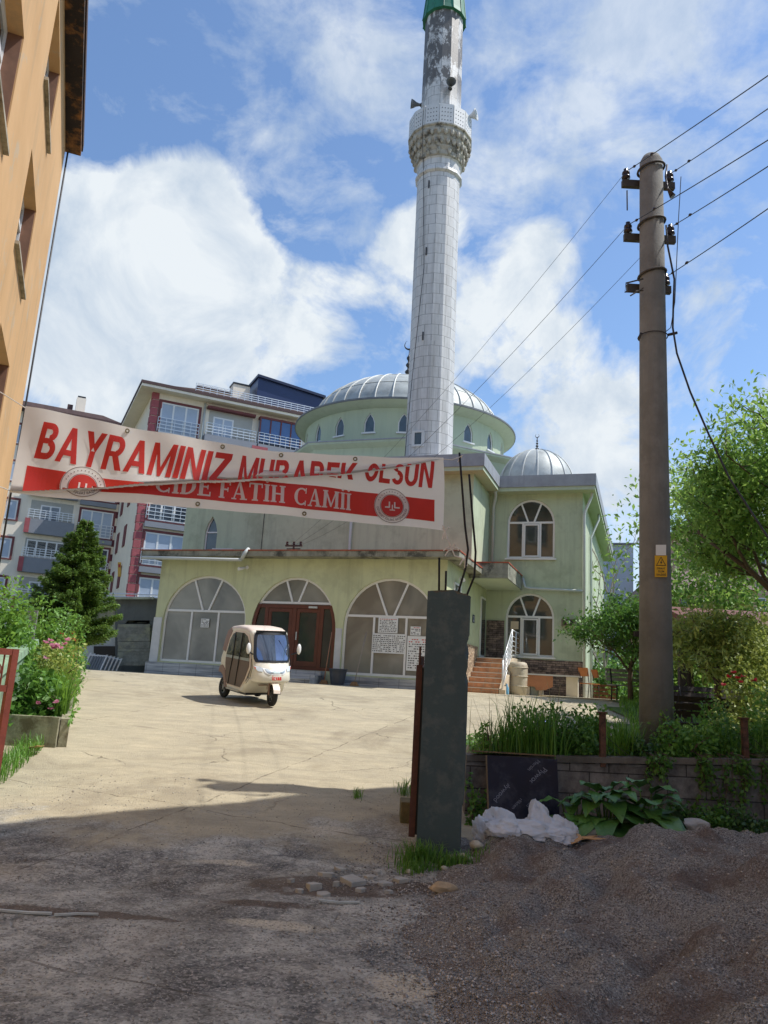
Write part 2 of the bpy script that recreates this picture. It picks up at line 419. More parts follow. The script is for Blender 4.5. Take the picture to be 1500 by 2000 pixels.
# grey marble with slanting veins
m_, nt, b = newmat('grey_marble'); v_ = posvec(nt)
mp = nt.nodes.new('ShaderNodeMapping'); nt.links.new(nt.nodes.new('ShaderNodeTexCoord').outputs['UV'], mp.inputs[0]); mp.inputs['Rotation'].default_value = (0, 0, R(32)); mp.inputs['Scale'].default_value = (.35, 5, 1)
vv = nnoise(nt, mp.outputs[0], 1.6, 6, .62, .4)
c_ = nmix(nt, ramp(nt, vv, .38, .62), lin(118, 124, 132), lin(196, 198, 198))
jt = nt.nodes.new('ShaderNodeTexBrick'); nt.links.new(nt.nodes.new('ShaderNodeTexCoord').outputs['UV'], jt.inputs['Vector']); jt.inputs['Scale'].default_value = 1; jt.offset = 0
jt.inputs['Brick Width'].default_value = .62; jt.inputs['Row Height'].default_value = 1.5; jt.inputs['Mortar Size'].default_value = .006; jt.inputs['Color1'].default_value = jt.inputs['Color2'].default_value = (1, 1, 1, 1); jt.inputs['Mortar'].default_value = (.3, .3, .3, 1)
nt.links.new(nmix(nt, 1.0, c_, jt.outputs['Color'], 'MULTIPLY'), b.inputs['Base Color']); b.inputs['Roughness'].default_value = .28; marble = m_
stone_clad = brickmat('split_stone', lin(146, 126, 114), lin(92, 80, 78), (.02, .018, .016), .30, .075, .006, .85, noisy=.75, bmp=1.0, bias=-.1)[0]
beige_clad = brickmat('beige_split_stone', lin(205, 180, 150), lin(160, 132, 106), (.12, .1, .08), .12, .045, .005, .85, noisy=.5, bmp=.8)[0]
plinth_tile = brickmat('plinth_tile', lin(176, 172, 156), lin(160, 156, 140), (.22, .21, .18), .5, .28, .005, .6, noisy=.2)[0]
terra = brickmat('terracotta_tile', lin(198, 142, 102), lin(180, 122, 84), (.35, .3, .25), .33, .5, .006, .55, offset=0, noisy=.3, bmp=.2)[0]

# ------------------------------------------------------------------ mosque
mosque = thing('mosque', 'pale green two storey mosque with lead domes, arched windows and a low flat roofed porch', 'mosque', M(-9, 27, 1.4), -MA)
frF = lambda v0: (lambda a, b, d: M(a, v0 + d, b))
frR = lambda u0: (lambda a, b, d: M(u0 - d, a, b))      # wall facing right: a = depth
frL = lambda u0: (lambda a, b, d: M(u0 + d, a, b))
PU0, PU1, PV = -15.46, -5.53, 22.0
W1 = dict(c=-13.62, hw=1.54, bot=1.84, sp=3.2, rise=1.47)
DR = dict(c=-10.42, hw=1.45, bot=1.80, sp=3.0, rise=1.66)
W3 = dict(c=-7.25, hw=1.48, bot=1.74, sp=3.2, rise=1.47)
mb = MB()
wall_open(mb, frF(PV), PU0, PU1, 1.3, 5.245, [W1, DR, W3], .3)
mb.box((22.3, 1.3, 0), (28, 5.245, .25), frR(PU1)); mb.box((22.3, 1.3, 0), (25, 5.245, .25), frL(PU0))
porch = mb.build('porch_wall', mat('porch_bounce_lit_render', lin(204, 208, 166), .85, .06, 1.2, bmp=.12, bscale=60, streak=.24, dirt=(.3, .3, .18), dirt_amt=.3, dirt_scale=.9), mosque)  # yellower and lighter than the hall: ground bounce mixed into the colour
window_unit(mosque, frF(PV), W1, white_pvc, pane_frost, 3.51, (-14.12, -13.12))
window_unit(mosque, frF(PV), W3, white_pvc, pane_frost, 3.51, (-7.76, -6.74))
# a middle rail in the right hand window
MB().box((-7.72, 2.62, .075), (-6.79, 2.70, .12), frF(PV)).build('middle_rail', white_pvc, mosque)
window_unit(mosque, frF(PV), DR, white_pvc, pane_frost, 3.85, (), name='fanlight', w=.07)
# red brown door filling the lower part of the middle arch
mb = MB(); fr = frF(PV)
def hwid(z): return DR['hw'] * (math.sqrt(max(0, 1 - ((z - 3.0) / 1.66) ** 2)) if z > 3 else 1)
zt = 3.79
for s in (-1, 1):   # bulging side posts
    zs = [1.8, 3.0, 3.2, 3.4, 3.6, zt]
    for i in range(5):
        z0, z1 = zs[i], zs[i + 1]; x0, x1 = hwid(z0) - .01, hwid(z1) - .01
        mb.hexa([fr(DR['c'] + s * x, z, d) for d in (.03, .12) for x, z in ((x0, z0), (x0 - .11, z0), (x1 - .11, z1), (x1, z1))])
def dbox(x0, z0, x1, z1, d0=.05, d1=.11): mb.box((DR['c'] + x0, z0, d0), (DR['c'] + x1, z1, d1), fr)
dbox(-1.2, 3.68, 1.2, zt, .045); dbox(-1.33, 1.8, 1.33, 1.90, .045)
for x0, x1 in ((-1.02, -.9), (.88, 1.0), (-.06, .08)): dbox(x0, 1.9, x1, 3.68)
door = mb.build('entrance_door', door_wood, mosque)
for a0, a1 in ((-.9, -.06), (.08, .88)):
    q = MB(); c0 = DR['c']; q.box((c0 + a0 + .01, 1.91, .06), (c0 + a0 + .11, 3.67, .1), fr); q.box((c0 + a1 - .11, 1.91, .06), (c0 + a1 - .01, 3.67, .1), fr)
    q.box((c0 + a0 + .11, 1.91, .06), (c0 + a1 - .11, 2.06, .1), fr); q.box((c0 + a0 + .11, 3.56, .06), (c0 + a1 - .11, 3.67, .1), fr)
    q.build('door_leaf', door_wood, door)
MB().prism([(DR['c'] + x, z) for x, z in ((-1.36, 1.85), (1.36, 1.85), (1.36, 3.0), (1.2, 3.72), (-1.2, 3.72), (-1.36, 3.0))], fr, .085, .095).build('pane', pane_dark, door)
MB().box((DR['c'] + .12, 2.7, .02), (DR['c'] + .15, 2.95, .05), fr).build('handle', pipe_m, door)
MB().box((DR['c'] + .5, 3.69, .0), (DR['c'] + .78, 3.75, .045), fr).build('door_closer', pipe_m, door)
# marble plinth and dado
def uvbox(mb, a, b, fr):
    (x0, y0, d0), (x1, y1, d1) = a, b
    c = [fr(x, y, d) for d in (d0, d1) for x, y in ((x0, y0), (x1, y0), (x1, y1), (x0, y1))]
    mb.add([c[0], c[1], c[2], c[3]], [(0, 1, 2, 3)], [((x0, y0), (x1, y0), (x1, y1), (x0, y1))])
    for i, j in ((0, 1), (1, 2), (2, 3), (3, 0)):
        mb.add([c[i], c[j], c[4 + j], c[4 + i]], [(0, 1, 2, 3)], [((x0, y0), (x0 + .3, y0), (x0 + .3, y1), (x0, y1))])
mb = MB()
for x0, x1, z1_ in ((PU0 - .1, -11.95, 1.79), (-8.9, PU1 + .05, 1.69)):
    mb = MB(); uvbox(mb, (x0, 1.25, -.10), (x1, z1_, -.003), fr); mb.build('marble_plinth', marble, mosque)
for x0, x1, zt_ in ((PU0 - .03, -15.18, 3.25), (-12.05, -11.88, 3.05), (-8.95, -8.75, 3.1), (-5.75, PU1 + .03, 3.1)):
    mb = MB(); uvbox(mb, (x0, 1.8 if x0 < -9 else 1.70, -.03), (x1, zt_, -.003), fr)
    mb.build('marble_cladding', mat('white_marble', lin(205, 207, 206), .4, .12, 2.5), mosque)
mb = MB()
mb.box((-16.0, 5.25, -.45), (-5.08, 5.42, 3.0), fr); mb.box((-5.53, 5.25, 3.0), (-5.08, 5.42, 6.0), fr)
roof = mb.build('porch_roof', concrete_old, mosque)
MB().box((-16.02, 5.424, -.47), (-5.06, 5.46, 3.0), fr).box((-5.50, 5.424, 3.0), (-5.06, 5.46, 6), fr).build('tile_edge', tile_red, roof)
mb = MB(); mb.tube([M(-15.9, 21.5, 5.18), M(-12.15, 21.5, 5.12)], .055, 8); mb.tube([M(-12.15, 21.5, 5.14), M(-12.05, 21.5, 5.36), M(-12.0, 21.62, 5.5)], .06, 8)
mb.build('gutter_pipe', pipe_m, mosque)
# marble steps in front of the door
mb = MB()
for i, (dv, zz_) in enumerate(((1.25, 1.54), (.9, 1.66), (.55, 1.79))): uvbox(mb, (-11.9 + .0 * i, 1.25, -dv), (-9.15, zz_, -.101), fr)
mb.build('entrance_step', marble, mosque)

# upper hall
HU0, HU1, HV0, HV1 = -16.75, -5.48, 25.0, 43.0
WS = dict(c=-15.55, hw=.27, bot=5.6, sp=6.75, rise=.62, kind='point')
mb = MB(); wall_open(mb, frF(HV0), HU0, HU1, 5.3, 8.75, [WS], .3)
mb.box((HV0 + .3, 1.3, 0), (HV1, 8.75, .3), frL(HU0)); mb.box((HV0 + .3, 5.3, 0), (28.0, 8.75, .3), frR(HU1)); mb.box((HU0, 1.3, -.3), (-2.1, 8.75, 0), frF(HV1))
mb.box((28.3, 1.3, .0), (HV1 - .3, 8.75, .3), frR(-2.08))
mb.build('hall_wall', g_wall, mosque)
window_unit(mosque, frF(HV0), WS, white_pvc, pane_blue, 6.75, (), fan=False, w=.05)
# wing
LW = dict(c=-3.93, hw=.87, bot=2.76, sp=4.12, rise=.9); UW = dict(c=-3.94, hw=.87, bot=6.3, sp=7.6, rise=.92)
WU1, WV = -2.08, 28.0
mb = MB(); wall_open(mb, frF(WV), -5.78, WU1, 1.3, 5.7, [LW], .3); wall_open(mb, frF(WV), -5.78, WU1, 5.7, 8.75, [UW], .3)
mb.build('wing_wall', g_wall, mosque)
for W in (LW, UW):
    tr = W['sp'] + .05
    window_unit(mosque, frF(WV), W, white_pvc, pane_wing, tr, (-4.24, -3.60), w=.075, sill=white_pvc, sash=(-4.20, -3.64, W['bot'] + .06, tr - .06))
# stone dado of the wing, beige plinth of its flank
mb = MB(); f2 = frF(WV)
uvbox(mb, (-4.83, 1.3, -.045), (WU1 + .045, 2.66, -.002), f2); uvbox(mb, (-5.48, 1.3, -.045), (-4.834, 4.0, -.002), f2)
mb.build('stone_dado', stone_clad, mosque)
mb = MB(); uvbox(mb, (27.96, 1.3, -.05), (43.0, 2.5, -.002), frR(-2.08)); mb.build('side_plinth', plinth_tile, mosque)
mb = MB(); uvbox(mb, (22.35, 1.35, -.04), (26.6, 2.95, -.002), frR(PU1)); mb.build('porch_side_cladding', beige_clad, mosque)
# eaves: fascia box and green soffit
mb = MB(); sb = MB()
def eave(x0, x1, y0, y1):
    mb.box((x0, y0, 8.86), (x1, y1, 9.30), M); sb.box((x0 + .04, y0 + .04, 8.72), (x1 - .04, y1 - .04, 8.858), M)
eave(HU0 - .5, HU1 + .45, HV0 - .5, 27.45); eave(HU0 - .5, WU1 + .5, 27.45, HV1 + .4)
mb.build('fascia', fascia_m, mosque); sb.build('soffit', g_wall2, mosque)
# side windows lit by the sun on the porch flank
SW = dict(c=23.3, hw=.45, bot=3.9, sp=4.6, rise=.1, kind='rect')
window_unit(mosque, frR(PU1), SW, white_pvc, pane_blue, None, (23.3,), w=.06, d=-.04, depth=.04, pane_d=.01)
MB().box((26.95, 2.62, -.05), (27.75, 4.75, -.003), frR(PU1)).build('side_door', white_pvc, mosque)
MB().box((27.03, 2.7, -.06), (27.67, 4.67, -.052), frR(PU1)).build('side_door_pane', pane_dark, mosque)
# canopy slab over the side entrance
mb = MB(); mb.box((-5.50, 24.9, 5.12), (-4.22, 27.95, 5.24), M); mb.box((-5.50, 24.9, 5.244), (-4.22, 25.05, 5.62), M); mb.box((-4.34, 25.054, 5.244), (-4.22, 27.95, 5.62), M)
can = mb.build('canopy', concrete_old, mosque); MB().box((-5.46, 24.88, 5.624), (-4.20, 27.95, 5.66), M).build('tile_edge', tile_red, can)
MB().box((-5.50, 24.93, 5.095), (-4.25, 27.95, 5.116), M).build('canopy_soffit', g_wall2, can)
# side stairs
mb = MB(); ns = MB(); n = 7; dz = (2.6 - 1.42) / n; dv = .28
for i in range(n):
    z0 = 1.42 + i * dz; v0 = 24.75 + i * dv; v1 = 27.95 if i == n - 1 else 24.75 + (i + 1) * dv
    uvbox(mb, (-5.49, 1.35 if i == 0 else z0 - .02, v0 - 28), (-4.42, z0 + dz - .03, v1 - 28 if i == n - 1 else v1 - 28 + .02), f2)
    ns.box((-5.49, v0 - .02, z0 + dz - .028), (-4.40, v0 + .05 if i < n - 1 else v0 + .05, z0 + dz), M)
    ns.box((-5.49, v0 + .052, z0 + dz - .03), (-4.40, v1, z0 + dz - .006), M)
st = mb.build('side_steps', terra, mosque); ns.build('step_nosing', mat('pale_step_stone', lin(214, 204, 190), .6, .08), st)
mb = MB()
mb.prism([(24.75, 1.35), (27.9, 1.35), (27.9, 2.62), (26.45, 2.62), (24.75, 1.55)], lambda a, b, d: M(-4.40 + d, a, b), 0, .2)
mb.build('stair_cheek', beige_clad if False else mat('cheek_wall', lin(196, 178, 152), .85, .1), mosque)
rail_m = mat('white_painted_steel', lin(225, 228, 230), .35, .04, metal=.3)
mb = MB(); ur = -4.30
for v_, zb in ((24.8, 1.5), (26.45, 2.6)): mb.tube([M(ur, v_, zb), M(ur, v_, zb + .98)], .028, 8)
for h in (.12, .28, .44, .60, .76, .96): mb.tube([M(ur, 24.8, 1.5 + h), M(ur, 26.45, 2.6 + h)], .022 if h > .9 else .013, 6)
for h in (.12, .28, .44, .60, .76, .96): mb.tube([M(ur, 26.45, 2.6 + h), M(ur, 27.9, 2.6 + h)], .022 if h > .9 else .013, 6)
mb.tube([M(ur, 27.3, 2.6), M(ur, 27.3, 3.56)], .025, 8)
mb.build('handrail', rail_m, mosque)
# rain pipes
def pipe(pts, r=.05): return MB().tube([M(*p) for p in pts], r, 8).build('rain_pipe', pipe_m, mosque)
pipe([(-5.20, 27.3, 8.9), (-5.20, 27.6, 8.6), (-5.33, 27.88, 8.2), (-5.33, 27.9, 5.66)], .06)
pipe([(-1.75, 28.0, 8.9), (-1.76, 28.0, 8.6), (-2.0, 27.95, 8.0), (-2.02, 27.93, 7.8), (-2.02, 27.93, 1.45)], .05)
pipe([(-1.72, 31.6, 8.9), (-1.72, 31.6, 8.5), (-2.0, 31.2, 7.7), (-2.0, 31.2, 1.45)], .05)
pipe([(-4.18, 27.86, 5.55), (-4.10, 27.86, 5.22), (-3.9, 27.9, 5.18), (-2.07, 27.9, 5.12)], .045)
pipe([(-9.85, 24.93, 8.9), (-9.85, 24.93, 6.0), (-9.87, 24.93, 5.46)], .05)
MB().tube([M(-13.35, 24.98, 8.8), M(-13.36, 24.98, 5.5)], .012, 5).build('wall_cable', dark_metal, mosque)

# tier, drum and dome
DU, DV = -10.95, 34.0
fd = lambda x, y, z: M(DU + x, DV + y, z)
oct_r = 5.45 / math.cos(math.pi / 8)
a0 = math.pi / 8
MB().lathe([(oct_r, 9.3), (oct_r, 11.02)], 8, fd, a0, a0 + 2 * math.pi).build('octagonal_tier', g_wall2, mosque)
mb = MB(); mb.lathe([(oct_r, 11.0), (oct_r + .33, 11.14), (oct_r + .33, 11.22)], 8, fd, a0, a0 + 2 * math.pi)
tl = mb.build('tier_cornice', g_wall2, mosque)
MB().lathe([(oct_r + .36, 11.222), (oct_r + .36, 11.27), (oct_r + .1, 11.34), (4.8, 11.66)], 8, fd, a0, a0 + 2 * math.pi).build('tier_roof', fascia_m, mosque)
# drum with 20 pointed openings
RD = 4.78
def drum_fr(ang): return lambda a, b, d: fd((RD - d) * math.sin(ang + a / RD), -(RD - d) * math.cos(ang + a / RD), b)
mb = MB(); step = 2 * math.pi / 20; hwA = RD * step / 2
for k in range(20):
    ang = step * k - .015
    o = dict(c=0, hw=.25, bot=11.9, sp=12.35, rise=.42, kind='point')
    wall_open(mb, drum_fr(ang), -hwA, hwA, 11.3, 13.05, [o], .22)
mb.build('drum', g_wall2, mosque)
for k in range(20):
    ang = step * k - .015
    if not (k <= 5 or k >= 15): continue
    window_unit(mosque, drum_fr(ang), dict(c=0, hw=.25, bot=11.9, sp=12.35, rise=.42, kind='point'), white_pvc, pane_blue, None, (), fan=False, w=.05, d=.05, sill=white_pvc)
MB().lathe([(4.6, 12.98), (4.80, 12.98), (5.15, 13.12), (5.30, 13.2)], 72, fd, smooth=True, cap=False).build('drum_eave', g_wall2, mosque)
MB().lathe([(5.305, 13.19), (5.33, 13.21), (5.33, 13.28), (4.5, 13.5)], 72, fd, cap=False).build('eave_sheet', mat('dark_eave_edge', lin(120, 122, 122), .5, .15, 3, metal=.4), mosque)
prof = [(4.6, 13.40)] + [(4.5 * math.cos(t), 13.42 + 2.45 * math.sin(t)) for t in np.linspace(.05, math.pi / 2 - .02, 16)]
dome = MB().lathe(prof, 64, fd, smooth=True).build('dome', lead_m, mosque)
mb = MB()
for k in range(36):
    a = 2 * math.pi * k / 36
    mb.tube([fd((r + .02) * math.cos(a), (r + .02) * math.sin(a), z + .01) for r, z in prof[1:-1]], .035, 4)
for j in (5, 9, 12):
    r, z = prof[j]; mb.tube([fd((r + .01) * math.cos(a), (r + .01) * math.sin(a), z) for a in np.linspace(0, 2 * math.pi, 65)], .018, 4)
mb.build('seam', lead_rib, dome)
def finial(cx_, cy_, z0, z1, parent, base=.3, spread=True):
    H = z1 - z0; mb = MB(); f = lambda x, y, z: M(cx_ + x, cy_ + y, z)
    pr = [(base, z0), (base * .8, z0 + .06 * H), (base * .3, z0 + .12 * H)]
    zc = z0 + .12 * H
    for sz in (.5, .4, .33, .27):
        rr = base * sz; pr += [(rr * .35, zc), (rr * .8, zc + .03 * H), (rr, zc + .055 * H), (rr * .8, zc + .08 * H), (rr * .35, zc + .11 * H)]; zc += .145 * H
    pr += [(.02, zc), (.015, z0 + .8 * H)]
    mb.lathe(pr, 12, f, smooth=True)
    rc = .1 * H; zc = z0 + .9 * H
    mb.tube([f(rc * math.sin(t), 0, zc - rc * math.cos(t)) for t in np.linspace(-2.6, 2.6, 17)], [.004 + .03 * H * math.cos(t * .55) ** 2 * .55 for t in np.linspace(-2.6, 2.6, 17)], 6)
    return mb.build('finial', dark_metal, parent)
finial(DU, DV, 15.82, 18.35, dome, .42)
# small dome over the wing
SU, SVv = -4.12, 30.7
fs = lambda x, y, z: M(SU + x, SVv + y, z)
MB().lathe([(1.95, 9.3), (1.95, 9.52), (1.88, 9.56), (1.70, 9.60)], 8, fs, a0, a0 + 2 * math.pi).build('small_dome_base', fascia_m, mosque)
prs = [(1.55 * math.cos(t), 9.58 + 1.66 * math.sin(t)) for t in np.linspace(0, math.pi / 2 - .03, 14)]
sdm = MB().lathe(prs, 48, fs, smooth=True).build('small_dome', lead_m, mosque)
mb = MB()
for k in range(16):
    a = 2 * math.pi * (k + .4) / 16; mb.tube([fs((r + .012) * math.cos(a), (r + .012) * math.sin(a), z + .006) for r, z in prs], .028, 4)
mb.build('seam', lead_rib, sdm)
finial(SU, SVv, 11.2, 11.98, sdm, .16)

# ------------------------------------------------------------------ minaret
MU, MV = -7.47, 26.2
mtop = lambda z: -.0105 * (z - 10)
fm = lambda x, y, z: M(MU + mtop(z) + x, MV + y, z)
minaret = thing('minaret', 'tall white tiled minaret with carved balcony, sooty upper shaft and green cone', 'minaret', M(MU, MV, 9.3), -MA)
mt, nt, b, c_ = brickmat('white_minaret_tile', lin(212, 210, 206), lin(206, 204, 200), lin(150, 148, 144), .46, .42, .011, .5, noisy=.12, bmp=.25)
zsep = nt.nodes.new('ShaderNodeSeparateXYZ'); nt.links.new(nt.nodes.new('ShaderNodeNewGeometry').outputs['Position'], zsep.inputs[0])
up = nt.nodes.new('ShaderNodeMapRange'); nt.links.new(zsep.outputs[2], up.inputs[0]); up.inputs[1].default_value = 24.2; up.inputs[2].default_value = 25.6
v_ = posvec(nt, (1, 1, .55)); nn = nnoise(nt, v_, 1.9, 9, .75, .3)
soot = nmath(nt, 'MULTIPLY', ramp(nt, nmath(nt, 'ADD', nn, nmath(nt, 'MULTIPLY', up.outputs[0], .06)), .50, .545), up.outputs[0]); soot = nmath(nt, 'MULTIPLY', soot, .9)
vst = nmath(nt, 'MULTIPLY', ramp(nt, nnoise(nt, posvec(nt, (1, 1, .05)), 3.2, 6, .7), .46, .72), .55); c_ = nmix(nt, vst, c_, lin(128, 124, 116))
nt.links.new(nmix(nt, soot, c_, (.075, .065, .055)), b.inputs['Base Color'])
mtile = mt
NA = 14
r0m = .86
MB().lathe([(r0m + .03, 9.2), (r0m + .01, 14), (r0m, 21.15)], NA, fm).build('shaft', mtile, minaret)
carve = mat('carved_balcony_stone', lin(178, 172, 158), .95, .2, 6, bmp=.8, bscale=14, dirt=(.05, .045, .035), dirt_amt=.8, dirt_scale=3.2)
mb = MB(); mb.lathe([(.86, 21.15), (.95, 21.23), (.93, 21.35), (.88, 21.4), (.88, 21.75), (.93, 21.81)], NA, fm)
mb.build('collar', mtile, minaret)
mb = MB(); mb.lathe([(.90, 21.81), (.97, 21.87), (.97, 22.05), (1.05, 22.17), (1.05, 22.37), (1.15, 22.5), (1.15, 22.65), (1.25, 22.77), (1.25, 22.91), (1.31, 22.95), (1.31, 23.01)], NA, fm)
for row, (rr, zz_, n) in enumerate(((.99, 21.97, 14), (1.10, 22.33, 28), (1.20, 22.65, 28))):
    for k in range(n):
        a = 2 * math.pi * (k + .5 * (row % 2)) / n; ca, sa = math.cos(a), math.sin(a)
        mb.lathe([(.0, zz_ - .12), (.06, zz_ - .06), (.085, zz_ + .03), (.07, zz_ + .13)], 6, lambda x, y, z, ca=ca, sa=sa, rr=rr: fm(rr * ca + x, rr * sa + y, z))
mb.build('balcony_corbel', carve, minaret)
# parapet of pierced panels
panel = mat('pierced_marble', lin(208, 208, 206), .55, .06, 3); hole = mat('panel_hole', (.06, .06, .065), .9, .1)
n = 14
for k in range(n):
    a1, a2 = 2 * math.pi * k / n, 2 * math.pi * (k + 1) / n; rp = 1.24
    A, B = Vector((rp * math.cos(a1), rp * math.sin(a1))), Vector((rp * math.cos(a2), rp * math.sin(a2)))
    mid = (A + B) / 2; out = mid.normalized()
    fp = lambda s, z, d, A=A, B=B, out=out: fm(*((A + (B - A) * s) + out * d), z)
    q = MB(); q.hexa([fp(s, z, d) for z in (22.97, 23.88) for s, d in ((0.01, 0), (.99, 0), (.99, .05), (.01, .05))])
    pn = q.build('parapet_panel', panel, minaret)
    vis = M(0, 0, 0)
    h = MB()
    for i in range(4):
        for j in range(4):
            s, z = .18 + .21 * i, 23.14 + .18 * j
            h.hexa([fp(s + ds, z + dz_, d) for d in (.049, .053) for ds, dz_ in ((-.045, 0), (0, -.03), (.045, 0), (0, .03))])
    h.build('pierced_hole', hole, pn)
MB().lathe([(.84, 23.01), (.80, 28.95)], NA, fm).build('upper_shaft', mtile, minaret)
gcone = mat('green_cone_sheet', lin(44, 116, 90), .6, .25, 2, metal=0, bmp=.1, bscale=4)
cn = MB().lathe([(.78, 28.83), (.93, 28.85), (.90, 29.05), (.83, 29.8), (.72, 31), (.45, 33.5), (.03, 36)], NA, fm).build('cone_roof', gcone, minaret)
mb = MB()
for k in range(NA):
    a = 2 * math.pi * k / NA; mb.tube([fm((r + .008) * math.cos(a), (r + .008) * math.sin(a), z) for r, z in ((.93, 28.85), (.90, 29.05), (.83, 29.8), (.72, 31), (.45, 33.5))], .018, 4)
mb.build('seam', gcone, cn)
# small window at the foot, slits, cable
wf = lambda a, b, d: fm(a, -.865 + d, b)
mb = MB()
for x0, z0, x1, z1 in ((-.40, 9.9, .05, 9.97), (-.40, 10.42, .05, 10.49), (-.40, 9.97, -.30, 10.42), (-.04, 9.97, .05, 10.42)): mb.box((x0, z0, -.05), (x1, z1, .06), wf)
fw = mb.build('foot_window', panel, minaret); MB().box((-.30, 9.97, -.01), (-.04, 10.42, .02), wf).build('pane', pane_dark, fw)
for z_ in (14.2, 17.7, 20.6): MB().box((-.17, z_ - .16, -.02), (-.12, z_ + .16, .05), wf).build('slit', hole, minaret)
MB().tube([fm(-.45, -.80, 22.3), fm(-.2, -.90, 17), fm(-.5, -.86, 12.5), fm(-.7, -.7, 9.6)], .012, 5).build('cable', dark_metal, minaret)
MB().tube([fm(-.35, -1.31, 23.85), fm(-.36, -1.33, 22.95), fm(-.4, -1.0, 21.8)], .012, 5).build('cable', dark_metal, minaret)
spk_m = mat('horn_speaker_grey', lin(110, 112, 112), .5, .12); spk_l = mat('horn_speaker_light', lin(200, 204, 206), .4, .05)
def horn(pos, d, label, m, r=.24):
    d = Vector(d).normalized(); root = thing('loudspeaker', label, 'loudspeaker', pos, 0, 'horn loudspeakers on the minaret'); z = d; x = z.cross(Vector((0, 0, 1))).normalized(); y = z.cross(x)
    f = lambda a, b, c: Vector(pos) + x * a + y * b + z * c
    MB().lathe([(.05, -.12), (.06, .0), (.09, .12), (.15, .22), (r, .32), (r, .335), (.16, .24), (.05, .1)], 18, f, smooth=True, cap=False).build('horn', m, root)
    MB().lathe([(.0, -.22), (.085, -.2), (.085, -.06), (.05, -.05)], 12, f, smooth=True).build('driver', dark_metal, root)
    MB().bar(f(0, 0, -.1), f(0, 0, -.1) + Vector((0, 0, -.3)), .03, .03).build('bracket', dark_metal, root)
horn(fm(-.93, -.1, 25.0), UX * -1 - VX * .45, 'dark horn loudspeaker on the left side of the minaret above its balcony', spk_m, .19)
horn(fm(.55, -.72, 25.0), UX * .35 - VX * 1 + Vector((0, 0, -.1)), 'dark round horn loudspeaker facing forward right on the upper minaret shaft', spk_m, .20)
horn(fm(1.16, .0, 24.05), UX * 1 - VX * .1 + Vector((0, 0, .1)), 'pale horn loudspeaker sticking out right over the balcony parapet', spk_l, .24)
# ------------------------------------------------------------------ ground
m_, nt, b = newmat('earth'); v_ = posvec(nt)
c_ = nmix(nt, ramp(nt, nnoise(nt, v_, .5, 8, .7), .35, .65), (.05, .075, .02), (.13, .115, .07)); nt.links.new(c_, b.inputs['Base Color']); b.inputs['Roughness'].default_value = 1; earth = m_
xs = sorted(set([-400, -200, -90, -45] + [x * 1.5 for x in range(-20, 21)] + [45, 90, 200, 400])); ys = sorted(set([-60, -30, -12] + [y * 1.0 for y in range(-8, 44)] + [60, 90, 150, 250, 400, 800]))
vv_ = [(x, y, gz(y) - .25) for y in ys for x in xs]; nx = len(xs)
q_ = [(j * nx + i, j * nx + i + 1, (j + 1) * nx + i + 1, (j + 1) * nx + i) for j in range(len(ys) - 1) for i in range(nx - 1)]
tag(npmesh('ground', vv_, q_, earth), kind='structure')

def _gp(px, py): 
    d = ray(px, py); t = -EYE / d.z; return d.x * t, d.y * t
SOIL = [(*_gp(640, 1735), .75, .28), (*_gp(520, 1768), .5, .10), (*_gp(820, 1735), .4, .22), (*_gp(150, 1790), .9, .10)]
SUN_FLECKS = [(*_gp(545, 1805), .40, .13), (*_gp(790, 1935), .22, .22), (*_gp(440, 1690), .30, .12), (*_gp(620, 1640), .4, .2)]  # sun flecks painted into the ground colour as lighter ellipses
# yard: worn concrete above, dark gritty apron below, broken seams between
def wv_out(nt, v):
    n = nt.nodes.new('ShaderNodeTexNoise'); nt.links.new(v, n.inputs['Vector']); n.inputs['Scale'].default_value = 2; n.inputs['Detail'].default_value = 6
    s_ = nt.nodes.new('ShaderNodeVectorMath'); s_.operation = 'SCALE'; s_.inputs['Scale'].default_value = .14; nt.links.new(n.outputs['Color'], s_.inputs[0])
    m = nt.nodes.new('ShaderNodeMapping'); m.inputs['Rotation'].default_value = (0, 0, R(19)); nt.links.new(v, m.inputs[0])
    a_ = nt.nodes.new('ShaderNodeVectorMath'); a_.operation = 'ADD'; nt.links.new(m.outputs[0], a_.inputs[0]); nt.links.new(s_.outputs[0], a_.inputs[1]); return a_.outputs[0]
m_, nt, b = newmat('yard_concrete'); v_ = posvec(nt)
sp = nt.nodes.new('ShaderNodeSeparateXYZ'); nt.links.new(v_, sp.inputs[0])
n1 = nnoise(nt, v_, .55, 8, .68, .3); n2 = nnoise(nt, v_, 2.6, 8, .7); n3 = nnoise(nt, v_, 70, 4, .6); n4 = nnoise(nt, posvec(nt, (.7, 1.7, 1)), 1.8, 9, .75)
base = nmix(nt, ramp(nt, n4, .35, .65), lin(166, 156, 134), lin(194, 182, 153))
base = nmix(nt, nmath(nt, 'MULTIPLY', ramp(nt, n2, .55, .75), .35), base, lin(138, 130, 114))
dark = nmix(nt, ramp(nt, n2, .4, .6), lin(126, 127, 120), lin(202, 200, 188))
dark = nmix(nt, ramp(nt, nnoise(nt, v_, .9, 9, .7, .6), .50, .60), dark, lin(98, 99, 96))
dark = nmix(nt, nmath(nt, 'MULTIPLY', ramp(nt, n1, .56, .66), .8), dark, lin(204, 195, 172))
